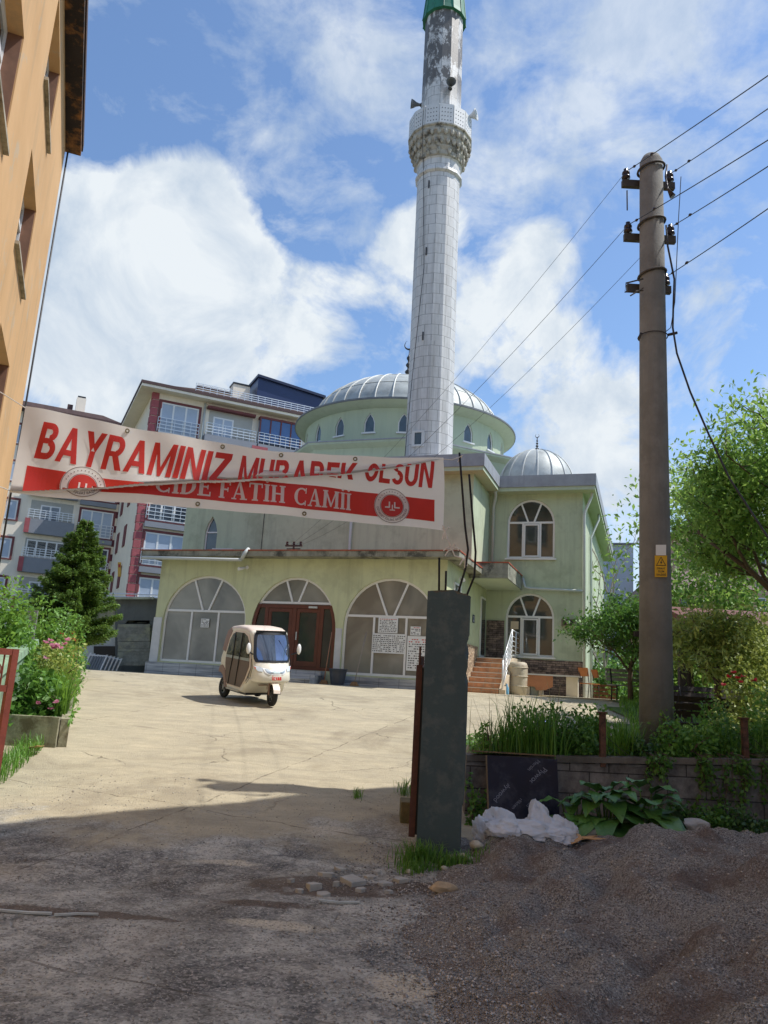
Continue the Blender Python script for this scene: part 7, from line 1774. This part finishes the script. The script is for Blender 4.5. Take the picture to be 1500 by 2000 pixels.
leaf_lite = islandmat('light_green_leaf', (.10, .21, .04), (.26, .42, .09), .5, .4)
grass_m = islandmat('grass_blade', (0.062, 0.163, 0.019), (0.200, 0.375, 0.050), .5, .35)
grass_d = islandmat('weed_blade', (0.053, 0.150, 0.021), (0.150, 0.315, 0.045), .5, .3)
straw = islandmat('dry_stalk', (.25, .21, .11), (.42, .36, .2), .8, .2)
red_fl = islandmat('red_petal', (.55, .02, .02), (.75, .06, .05), .6, .3); pink_fl = islandmat('pink_petal', (.50, .16, .26), (.62, .32, .40), .6, .3)
def grow(mb, p, d, L, r, depth, tips, spread=.6, nb=(2, 4), shrink=.68, lift=.15, seg=4, rr=None):
    rr = rr or random; pts = [p]; q = Vector(p); dd = Vector(d).normalized()
    for i in range(seg):
        dd = (dd + Vector((rr.uniform(-1, 1), rr.uniform(-1, 1), rr.uniform(-.6, 1) + lift)) * .16).normalized(); q = q + dd * (L / seg); pts.append(q.copy())
    mb.tube(pts, [r * (1 - .45 * i / seg) for i in range(seg + 1)], 6 if r > .02 else 4, caps=False)
    if depth <= 1: tips += [(a, dd) for a in pts[1:]]
    if depth == 0: return
    for k in range(rr.randint(*nb)):
        i = rr.randint(seg // 2, seg); a = Vector((rr.uniform(-1, 1), rr.uniform(-1, 1), rr.uniform(-.35, .8) + lift)).normalized()
        grow(mb, pts[i], (dd * (1 - spread) + a * spread), L * shrink * rr.uniform(.75, 1.15), r * .52, depth - 1, tips, spread, nb, shrink, lift, seg, rr)
def tree(name, label, cat, base, trunk_h, r, L, depth, lm, nleaf, lsize, seed, spread=.6, nb=(2, 4), clump=.22, lean=(0, 0, 1), group=None, lift=.15, aspect=.45, droop=0, shrink=.68):
    rr = random.Random(seed); nr = np.random.default_rng(seed); root = thing(name, label, cat, base, 0, group); tips = []; mb = MB()
    d = Vector(lean).normalized(); p = Vector(base); top = p + d * trunk_h
    mb.tube([p - Vector((0, 0, .1)), p + d * trunk_h * .5 + Vector((rr.uniform(-.04, .04), 0, 0)), top], [r * 1.25, r, r * .85], 9)
    for k in range(rr.randint(4, 5)):
        a = 2 * math.pi * (k + rr.random() * .5) / 4.5
        grow(mb, top - d * rr.uniform(0, trunk_h * .25), Vector((math.cos(a) * spread * 1.3, math.sin(a) * spread * 1.3, 1)), L, r * .55, depth, tips, spread, nb, shrink, lift, 4, rr)
    mb.build('trunk', bark, root, recalc=False)
    T = np.array([t[0] for t in tips]); k = nr.integers(0, len(T), nleaf); P = T[k] + nr.normal(size=(nleaf, 3)) * clump * nr.uniform(.2, 1, (nleaf, 1)); P[:, 2] -= droop * nr.random(nleaf)
    V, Q = leaves(P, lsize, aspect, .5, r=nr); npmesh('crown', V, Q, lm, root)
    return root
def gpos(px, py, Y): p = at(px, py, Y); return Vector((p.x, Y, gz(Y)))
def bushpts(c, rad, n, nr, shell=.45, lumps=9):
    C = nr.normal(size=(lumps, 3)) * .42; C[:, 2] = abs(C[:, 2]) * .9; C = C * np.array(rad); k = nr.integers(0, lumps, n)
    u = unit(nr.normal(size=(n, 3))); R_ = (shell + (1 - shell) * nr.random(n) ** .5)[:, None]
    P = C[k] + u * R_ * np.array(rad) * .55; P[:, 2] = np.abs(P[:, 2]); return P + np.array(c)
def bush(name, label, cat, c, rad, lm, n, size, seed, group=None, stems=9, shell=.4, aspect=.5, lumps=9):
    nr = np.random.default_rng(seed); rr = random.Random(seed); root = thing(name, label, cat, c, 0, group)
    P = bushpts(c, rad, n, nr, shell, lumps); V, Q = leaves(P, size, aspect, .4, r=nr); npmesh('foliage', V, Q, lm, root)
    mb = MB()
    for k in range(stems):
        e = Vector(P[nr.integers(0, n)]); b0_ = Vector(c) + Vector((rr.uniform(-.2, .2) * rad[0], rr.uniform(-.2, .2) * rad[1], -.05)); mb.tube([b0_, b0_.lerp(e, .5) + Vector((rr.uniform(-.1, .1), rr.uniform(-.1, .1), .08)), e], [.018, .012, .005], 5)
    mb.build('stem', bark, root, recalc=False); return root
def blades(P, h, w, bend, nr, lean=None):
    P = P + 0.0
    n = len(P); a = nr.random(n) * 6.283; d = np.stack([np.cos(a), np.sin(a), np.zeros(n)], 1); s = np.stack([-np.sin(a), np.cos(a), np.zeros(n)], 1)
    H = (h * nr.uniform(.5, 1.25, n))[:, None]; B = (bend * nr.uniform(.2, 1.3, n))[:, None]; z = np.array([0, 0, 1.]); W = w * nr.uniform(.6, 1.2, n)[:, None]
    p0, p1, p2, p3 = P, P + z * H * .4 + d * B * H * .12, P + z * H * .75 + d * B * H * .4, P + z * H * (1 - .25 * B) + d * B * H * .85
    V = np.stack([p0 - s * W, p0 + s * W, p1 - s * W, p1 + s * W, p2 - s * W * .7, p2 + s * W * .7, p3 - s * W * .12, p3 + s * W * .12], 1).reshape(-1, 3)
    k = (np.arange(n) * 8)[:, None]; Q = np.concatenate([k + np.array([[0, 1, 3, 2]]), k + np.array([[2, 3, 5, 4]]), k + np.array([[4, 5, 7, 6]])]); return V, Q

# spruce
def spruce():
    base = gpos(108, 1290, 19.5); base.z += .1; H = 3.95; root = thing('spruce_tree', 'young spruce tree with bright green shoots rising from the flower bed', 'tree', base); rr = random.Random(3); nr = np.random.default_rng(3)
    tip = base + Vector((.32, 0, H)); mb = MB(); mb.tube([base, base.lerp(tip, .5), tip], [.055, .035, .008], 8); VV = []
    nlev = 24
    for L in range(nlev):
        q = (L + 1.5) / (nlev + 1.2); z0 = base.lerp(tip, .16 + .84 * q); Rm = (1.32 * (1 - q) ** .8 + .06) * rr.uniform(.85, 1.12)
        for k in range(7 if q < .7 else 5):
            a = 2 * math.pi * (k + rr.random() * .7) / 6.5; ln = Rm * rr.uniform(.7, 1.18); d = Vector((math.cos(a), math.sin(a), 0)); 
            pts = [z0, z0 + d * ln * .5 + Vector((0, 0, .02 * ln)), z0 + d * ln + Vector((0, 0, .16 * ln - .02))]; mb.tube(pts, [.014, .01, .004], 4, caps=False)
            n = int(150 + 620 * ln); t = nr.random(n) ** .7; s = np.array([-d.y, d.x, 0]); side_ = nr.choice([-1, 1], n); w = ln * .36 * (1 - t * .75) * nr.random(n)
            P = np.array(z0)[None] + np.outer(t * ln, np.array(d)) + np.outer(side_ * w, s); P[:, 2] += .16 * ln * t ** 2 - .16 * w + nr.normal(size=n) * .035
            D = np.outer(np.ones(n), np.array(d)) * .8 + np.outer(side_ * .7, s); V, Q = leaves(P, .08, .30, .5, D, r=nr, rnd=.5); VV.append((V, Q))
    mb.build('trunk', bark, root, recalc=False); V, Q = join(VV); npmesh('crown', V, Q, leaf_sp, root)
spruce()
# shrubs at the left edge, in front of the orange house
c = at(28, 1200, 12.8); bush('garden_shrub', 'big leafy light green shrub spilling over the pale green wall at the left edge', 'shrub', Vector((c.x - .45, 12.9, gz(12.9) + .75)), (1.0, .9, 1.75), leaf_green, 9500, .10, 11, shell=.5, lumps=14)
c = at(92, 1180, 15.5); bush('garden_shrub', 'rounded green shrub between the pale green wall and the spruce', 'shrub', Vector((c.x, 15.6, gz(15.6) + .4)), (.6, .6, 1.6), leaf_green, 4800, .10, 12, lumps=12)
c = at(60, 1250, 14.2); bush('garden_shrub', 'darker shrub with rusty dry leaves low behind the garden wall', 'shrub', Vector((c.x - .2, 14.2, gz(14.2) + .5)), (.8, .5, .75), leaf_yel, 3200, .08, 13)
c = at(160, 1235, 21.5); bush('garden_shrub', 'low mixed shrub at the foot of the spruce by the far end of the bed', 'shrub', Vector((c.x - .3, 21.5, 1.42)), (.5, .5, 1.1), leaf_mid, 3200, .08, 14)
# flower bed plants
def flowers(root, pts, m, s=.05):
    mb = MB(); mb.smooth = True; pts = list(pts) + [Vector(p) + Vector((random.uniform(-.3, .3), random.uniform(-.5, .2), random.uniform(-.3, .15))) for p in pts] + [Vector(p) + Vector((random.uniform(-.12, .12), random.uniform(-.25, .1), random.uniform(-.1, .1))) for p in pts[:3]]
    for p in pts:
        for k in range(7):
            a = 2 * math.pi * k / 7 + random.random(); tl = random.uniform(.1, .9); d = Vector((math.cos(a) * (1 - tl * .5), math.sin(a) * (1 - tl * .5), tl)); x = d.cross(Vector((0, 0, 1))).normalized() * s * .55
            q = Vector(p); mb.quad(q, q + d * s * .7 + x, q + d * s * 1.15, q + d * s * .7 - x)
    mb.build('blossom', m, root, recalc=False)
beds = [(60, 1345, 11.9, .42, .62, leaf_mid, 'low mallow like plant with round leaves at the near end of the flower bed'), (95, 1335, 12.5, .40, .60, leaf_green, 'leafy plant beside the pink bloom in the flower bed'), (100, 1290, 13.6, .45, .95, leaf_yel, 'rose bush with reddish young leaves in the middle of the flower bed'),
        (128, 1290, 15.0, .5, .85, leaf_green, 'bright green clump at the yard side of the flower bed'), (118, 1262, 17.0, .5, 1.1, leaf_mid, 'rose bush with red blooms near the spruce trunk')]
for i, (px, py, Y, rd, hh, lm, lab) in enumerate(beds):
    p = at(px, py, Y); r = bush('flower_plant', lab, 'plant', Vector((p.x, Y, gz(Y) + .30)), (rd, rd, hh), lm, 1500, .075 if i > 1 else .10, 30 + i, shell=.2, aspect=.6 if i > 1 else .85)
    if i == 1: flowers(r, [at(96, 1373, 12.0), at(98, 1379, 12.0), at(94, 1380, 12.0)], pink_fl, .06)
    if i == 2: flowers(r, [at(108, 1266, 13.2), at(112, 1263, 13.2), at(106, 1262, 13.2), at(104, 1268, 13.2)], pink_fl, .065)
    if i == 3: flowers(r, [at(142, 1341, 14.4), at(139, 1328, 14.4)], pink_fl, .06)
    if i == 4: flowers(r, [at(120, 1240, 16.2), at(137, 1250, 16.2), at(122, 1262, 16.2), at(136, 1275, 16.2), at(97, 1318, 15.9)], red_fl, .065)
nr = np.random.default_rng(5); n = 3200; t = nr.random(n); P = np.stack([-4.55 + (E1.x + 4.4) * t - nr.random(n) * .55, 11.9 + 8.3 * t, np.zeros(n)], 1); P[:, 2] = [gz(y) + .3 for y in P[:, 1]]
V, Q = blades(P, .62, .010, .9, nr); tag(npmesh('tall_grass', V, Q, grass_m), 'tall bright grass crowding the edge of the flower bed', 'grass', kind='stuff')
n = 420; P = np.stack([nr.uniform(-4.5, -4.15, n), nr.uniform(9.2, 11.4, n), np.zeros(n)], 1); P[:, 0] -= (P[:, 1] - 9.2) * .2; P[:, 2] = [gz(y) for y in P[:, 1]]
V, Q = blades(P, .22, .006, .8, nr); tag(npmesh('wall_foot_grass', V, Q, grass_d), 'straggly grass along the foot of the pale green wall', 'grass', kind='stuff')
nr = np.random.default_rng(6); n = 900; t = nr.random(n); P = np.stack([-4.42 + (E1.x + 4.42) * t + nr.normal(size=n) * .05, 11.55 + 8.9 * t, np.zeros(n)], 1); P[:, 2] = [gz(y) + .30 + .1 * nr.random() for y in P[:, 1]]
V, Q = leaves(P, .09, .5, .2, np.tile(np.array([.5, -.3, -.5]), (n, 1)), r=nr); tag(npmesh('spilling_leaves', V, Q, leaf_green), 'small leaves and weeds spilling over the kerb of the flower bed', 'plants', kind='stuff')
# fruit tree beside the wing, bare tree, hedge
b0_ = gpos(1222, 1330, 22.5); tree('fruit_tree', 'small fruit tree with light green leaves reaching over the corner of the mosque', 'tree', b0_ + Vector((.15, 0, 0)), 1.1, .07, 1.05, 3, leaf_mid, 8500, .13, 21, spread=.72, clump=.2, nb=(3, 4), lift=.05, shrink=.74)
rr = random.Random(8); bt = thing('bare_tree', 'thin leafless grey tree behind the corner of the mosque', 'tree', gpos(1190, 1300, 32)); mb = MB(); tp = []; grow(mb, gpos(1188, 1300, 32), Vector((0, 0, 1)), 4.1, .07, 0, tp, .4, rr=rr)
for k in range(9): grow(mb, tp[min(len(tp) - 1, k % 4)][0], Vector((rr.uniform(-.6, .6), rr.uniform(-.4, .4), 1)), 1.9, .035, 2, tp, .45, (2, 3), .7, .2, 4, rr)
mb.build('branches', mat('pale_grey_twig', lin(150, 140, 130), .9, .15), bt, recalc=False)
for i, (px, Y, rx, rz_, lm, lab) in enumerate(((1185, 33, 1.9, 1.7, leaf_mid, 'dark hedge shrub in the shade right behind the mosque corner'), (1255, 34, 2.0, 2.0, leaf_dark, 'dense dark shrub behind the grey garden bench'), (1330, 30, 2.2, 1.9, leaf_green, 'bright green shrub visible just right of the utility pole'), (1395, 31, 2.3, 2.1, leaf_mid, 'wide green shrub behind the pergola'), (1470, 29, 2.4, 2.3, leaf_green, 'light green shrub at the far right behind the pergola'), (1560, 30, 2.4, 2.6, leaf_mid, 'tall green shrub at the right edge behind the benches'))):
    p = at(px, 1330, Y); bush('hedge_shrub', lab, 'shrub', Vector((p.x, Y, 1.42)), (rx, 1.3, rz_), lm, 5200, .19, 50 + i, 'shrubs along the back of the garden', lumps=14)
# far tree line
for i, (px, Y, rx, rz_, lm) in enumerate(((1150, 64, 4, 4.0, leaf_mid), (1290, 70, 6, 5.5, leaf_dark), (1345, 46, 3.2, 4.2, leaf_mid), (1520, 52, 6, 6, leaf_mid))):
    p = at(px, 1300, Y); bush('distant_tree', ['far green tree in the gap below the white building', 'far dark tree mass directly behind the utility pole', 'far tree whose crown shows just right of the pole above the low house', 'far broad tree behind the pink building at the right edge'][i], 'tree', Vector((p.x, Y, 1.4)), (rx, 3, rz_), lm, 3600, .45, 70 + i, 'distant trees behind the garden', lumps=14, shell=.5)
# big tree on the right, branches entering the frame
b0_ = gpos(1650, 1380, 15.5); tree('walnut_tree', 'large open crowned tree leaning in from the right edge with fresh green leaves', 'tree', b0_, 2.9, .15, 2.35, 3, leaf_lite, 30000, .13, 44, spread=.74, clump=.33, nb=(3, 4), lift=.16, lean=(-.22, 0, 1), shrink=.76)
b0_ = gpos(1395, 1380, 14.2); tree('loquat_tree', 'mid sized tree with yellowish hanging leaves in front of the pergola roof', 'tree', b0_ + Vector((.3, .5, 0)), 1.35, .075, .85, 3, leaf_yel, 8500, .15, 45, spread=.74, clump=.17, nb=(3, 4), lift=.0, aspect=.3, droop=.12, shrink=.74)
c = at(1455, 1330, 12.9); r = bush('rose_bush', 'rose bush with few red blooms and pale dry leaves beyond the right bed end', 'shrub', Vector((c.x, 12.9, gz(12.9) + .2)), (.8, .6, 1.1), leaf_yel, 4200, .07, 46); flowers(r, [at(1441, 1326, 12.2), at(1474, 1331, 12.2), at(1424, 1324, 12.4)], red_fl, .06)
c = at(1440, 1180, 22); bush('garden_shrub', 'tall bright shrub rising above the pergola roof at the right', 'shrub', Vector((c.x, 23.5, 1.45)), (3.0, 1.2, 6.0), leaf_lite, 17000, .18, 48, lumps=26)
c = at(1345, 1180, 22); bush('garden_shrub', 'slim green shrub just right of the pole behind the yellowish tree', 'shrub', Vector((c.x + .3, 22.5, 1.45)), (1.3, .8, 3.0), leaf_lite, 5500, .14, 49, lumps=12)
c = at(1500, 1260, 13.2); bush('garden_shrub', 'tall olive green shrub cut by the right edge behind the roses', 'shrub', Vector((c.x, 13.4, gz(13) + .3)), (.75, .6, 1.9), leaf_yel, 5200, .085, 47)
# lawn grass
nr = np.random.default_rng(9); n = 26000; P = np.stack([nr.uniform(3.6, 16, n), 12.8 + 22 * nr.random(n) ** .8, np.zeros(n)], 1)
P = P[[inpoly(x, y, pts) for x, y, _ in P]] if False else P[(P[:, 0] > np.interp(P[:, 1], [12.6, 19.5, 24.6, 34], [4.7, 6.1, 7.7, 10.7]))]; P[:, 2] = [gz(y) + .02 for y in P[:, 1]]
V, Q = blades(P, .17, .014, .8, nr); tag(npmesh('lawn_grass', V, Q, grass_m), 'sunlit green lawn grass around the benches', 'grass', kind='stuff')
# weeds of the raised bed
def bedz(x, y): return max(wall_top(x) - .06, gz(y) + .03)
def tuft(px, py, Y, n, h, label, m, w=.007, bend=.7, sx=.18, seed=1, name='grass_tuft'):
    nr = np.random.default_rng(seed); p = at(px, py, Y); P = np.stack([p.x + nr.normal(size=n) * sx, Y + nr.normal(size=n) * .1, np.zeros(n)], 1); P[:, 2] = [bedz(x, y) - .02 for x, y, _ in P]
    V, Q = blades(P, h, w, bend, nr); return tag(npmesh(name, V, Q, m), label, 'grass', 'grass tufts in the raised bed')
tuft(985, 1460, 9.45, 170, .46, 'tall grass tuft on the raised bed right beside the gate pillar', grass_d, seed=1, sx=.14); tuft(1035, 1465, 9.4, 300, .68, 'densest tall grass tuft above the plywood board', grass_d, seed=2, sx=.17); tuft(1085, 1470, 9.5, 110, .48, 'grass tuft above the right edge of the plywood board', grass_d, seed=3)
tuft(1218, 1470, 9.6, 220, .50, 'bright grass tuft between the rusty post and the utility pole', grass_m, seed=4, sx=.10); tuft(1390, 1460, 9.7, 180, .46, 'lush grass tuft right of the utility pole foot', grass_m, seed=5, sx=.3); tuft(1480, 1455, 9.8, 120, .46, 'grass tuft at the right end of the raised bed', grass_m, seed=6, sx=.25)
tuft(1060, 1420, 9.6, 34, .95, 'sparse dry seeding stalks above the raised bed', straw, .004, .5, .35, 7, 'dry_stalks'); tuft(965, 1430, 9.5, 16, .75, 'few thin arching stalks beside the pillar', straw, .003, 1.1, .1, 8, 'dry_stalks')
for i, (px, py, Y, rx, rz_, lm, nn, lab) in enumerate(((1120, 1455, 9.65, .28, .50, leaf_mid, 1900, 'dark leafy weed clump left of the rusty post'), (1165, 1460, 9.9, .32, .55, leaf_green, 1600, 'leafy weed clump behind the rusty post'), (1070, 1450, 9.9, .34, .62, leaf_mid, 1800, 'leafy weed clump behind the tall grass above the board'),
        (1330, 1465, 9.6, .40, .50, leaf_green, 2200, 'low weed clump at the right foot of the utility pole'), (1420, 1450, 9.9, .46, .62, leaf_mid, 2400, 'bright weed clump between pole and shorter rusty stump'), (1500, 1440, 10.0, .5, .72, leaf_green, 2600, 'tall weed clump at the right end of the bed'), (1265, 1480, 9.5, .22, .22, leaf_dark, 800, 'low ivy like clump at the left foot of the utility pole'), (945, 1450, 9.6, .12, .5, leaf_green, 260, 'thin leafy sapling at the bed edge just right of the pillar'))):
    p = at(px, py, Y); bush('weed_clump', lab, 'plant', Vector((p.x, Y, bedz(p.x, Y))), (rx, .30, rz_), lm, nn, .06, 90 + i, 'leafy weeds in the raised bed', stems=6, shell=.2, aspect=.6, lumps=8)
nr = np.random.default_rng(15); n = 5200; P = np.stack([nr.uniform(1.25, 6.6, n), np.zeros(n), np.zeros(n)], 1); P[:, 1] = 9.2 + .07 * P[:, 0] + 3.4 * nr.random(n) ** 1.6; P[:, 2] = [bedz(x, y) for x, y, _ in P]
q_ = nr.random(n) * (.08 + .10 * (np.sin(P[:, 0] * 3.1) > 0)); P[:, 2] += q_; V, Q = leaves(P, .07, .6, .8, r=nr); tag(npmesh('ground_cover', V, Q, leaf_mid), 'low ground cover of mixed weeds over the raised bed', 'plants', kind='stuff')
# trailing stems over the wall
tr_ = thing('trailing_creeper', 'creeper hanging over the coping and down the block wall', 'plant', (3.9, 9.3, .8)); mb = MB(); PP = []
for k in range(34):
    x = random.uniform(3.1, 5.6); L = random.uniform(.12, .62) * (1 if abs(x - 4.15) < .5 else .6); p = Vector((x, wall_y(x) - .05, wall_top(x) + .03)); pts_ = [Vector((x + random.uniform(-.1, .1), wall_y(x) + .25, wall_top(x) + .06)), p]
    for j in range(5): p = p + Vector((random.uniform(-.04, .04), random.uniform(-.03, .01), -L / 5)); pts_.append(p.copy()); PP += [np.array(p) + rng.normal(size=3) * .03 for _ in range(7)]
    mb.tube(pts_, .004, 4, caps=False)
mb.build('stem', bark, tr_, recalc=False); V, Q = leaves(np.array(PP), .055, .7, .2); npmesh('foliage', V, Q, leaf_mid, tr_)
# broad leaved dock / burdock
def broadleaf(p, d, L, W, droop):
    """one big leaf with midrib fold; returns verts, faces"""
    d = Vector(d).normalized(); s = d.cross(Vector((0, 0, 1))).normalized(); V = []; n = 9; m = 4
    ph = random.uniform(0, 6)
    for i in range(n + 1):
        t = i / n; w = W * (math.sin(math.pi * t ** .62) ** .75) * (1 if t < 1 else 0) + .002; cpos = p + Vector((d.x, d.y, 0)) * (L * t) + Vector((0, 0, L * (d.z * t * 1.2 - droop * t * t)))
        for j in range(-m, m + 1):
            u = j / m; V.append(cpos + s * (w * u) + Vector((0, 0, abs(u) * w * .28 - u * u * w * .15 + .012 * math.sin(t * 15 + ph + u * 3) * abs(u))))
    F = []
    for i in range(n):
        for j in range(2 * m): a = i * (2 * m + 1) + j; F.append((a, a + 1, a + 2 * m + 2, a + 2 * m + 1))
    return V, F
dock_m, nt, b = newmat('broad_leaf'); v_ = posvec(nt); gi = nt.nodes.new('ShaderNodeNewGeometry')
c_ = nmix(nt, gi.outputs['Random Per Island'], (.04, .13, .03), (.10, .24, .05)); c_ = nmix(nt, nmath(nt, 'MULTIPLY', ramp(nt, nnoise(nt, v_, 22, 4, .6), .5, .7), .4), c_, (.15, .30, .09)); nt.links.new(c_, b.inputs['Base Color']); b.inputs['Roughness'].default_value = .38
bump(nt, b, nnoise(nt, v_, 40, 3, .5), .35, .01)
for (px, py, Y, n, sc, lab) in ((1185, 1625, 8.35, 24, 1.05, 'large dock plant with broad glossy leaves right of the plastic sheet'), (1265, 1628, 8.4, 20, .95, 'broad leaved dock plant in the middle of the wall foot'), (1120, 1600, 8.6, 10, .8, 'dock leaves emerging beside the plywood board')):
    r = thing('dock_plant', lab, 'plant', at(px, py, Y), 0, 'broad leaved plants at the foot of the block wall'); p0 = at(px, py, Y); p0.z = ground_z(p0.x, p0.y) if ground_z(p0.x, p0.y) < .5 else .25; p0.z = max(.12, p0.z - .06); mb = MB(); mb.smooth = True; st_ = MB()
    for k in range(n):
        a = 2 * math.pi * k / n * 2.4 + random.random() * .5; lv = k / n; el = .25 + 1.0 * lv; q = p0 + Vector((math.cos(a) * .12, math.sin(a) * .06, .10 + .46 * lv * sc * random.uniform(.8, 1.1)))
        if math.sin(a) > .5: a = -a
        d = Vector((math.cos(a), math.sin(a) * .8, .25 + .5 * lv)); L = sc * random.uniform(.34, .5) * (1.15 - .45 * lv); V, F = broadleaf(q, d, L, L * .34, .75 + .3 * random.random() - .25 * lv); mb.add(V, F)
        st_.tube([p0 + Vector((math.cos(a) * .02, math.sin(a) * .02, -.05)), q], .006, 4)
    mb.build('leaf', dock_m, r, recalc=False); st_.build('stem', leaf_mid, r, recalc=False)
# bramble at wall foot right, nettles by the board, grass at pillar foot
for i, (px, py, Y, rx, ry, rz_, lm, nn, lab) in enumerate(((1380, 1612, 8.8, .42, .2, .28, leaf_mid, 1500, 'bramble patch beside the pale rock at the wall foot'), (1455, 1600, 8.9, .45, .22, .28, leaf_dark, 1500, 'darker bramble patch at the right end of the wall foot'), (1310, 1575, 8.95, .28, .15, .30, leaf_dark, 900, 'bramble sprig climbing the wall behind the dock leaves'), (932, 1580, 8.75, .10, .08, .42, leaf_mid, 420, 'nettle like weed squeezed between pillar and plywood board'))):
    p = at(px, py, Y); z = max(.15, ground_z(p.x, p.y) - .05); bush('bramble', lab, 'plant', Vector((p.x, Y, min(z, .45))), (rx, ry, rz_), lm, nn, .055, 110 + i, 'brambles at the wall foot', stems=8, shell=.25, aspect=.75, lumps=10)
def foot_tuft(px, py, Y, n, h, sx, seed, label):
    nr = np.random.default_rng(seed); p = at(px, py, Y); P = np.stack([p.x + nr.normal(size=n) * sx, p.y + nr.normal(size=n) * .07, np.zeros(n)], 1); P[:, 2] = [ground_z(x, y) for x, y, _ in P]
    V, Q = blades(P, h, .004, .9, nr); tag(npmesh('grass_tuft', V, Q, grass_d), label, 'grass', 'grass tufts at the pillar foot')
foot_tuft(822, 1660, 7.35, 330, .20, .11, 21, 'fine grass tuft at the left foot of the gate pillar'); foot_tuft(885, 1675, 7.3, 300, .11, .12, 22, 'short bright grass tuft in front of the gate pillar'); foot_tuft(812, 1690, 7.15, 160, .10, .06, 23, 'sparse low grass left of the pillar rubble')
foot_tuft(700, 1530, 9.6, 40, .12, .03, 24, 'single small grass sprout in the yard before the gate'); foot_tuft(790, 1515, 9.9, 50, .22, .05, 25, 'thin dry grass sprout behind the rusty gate')
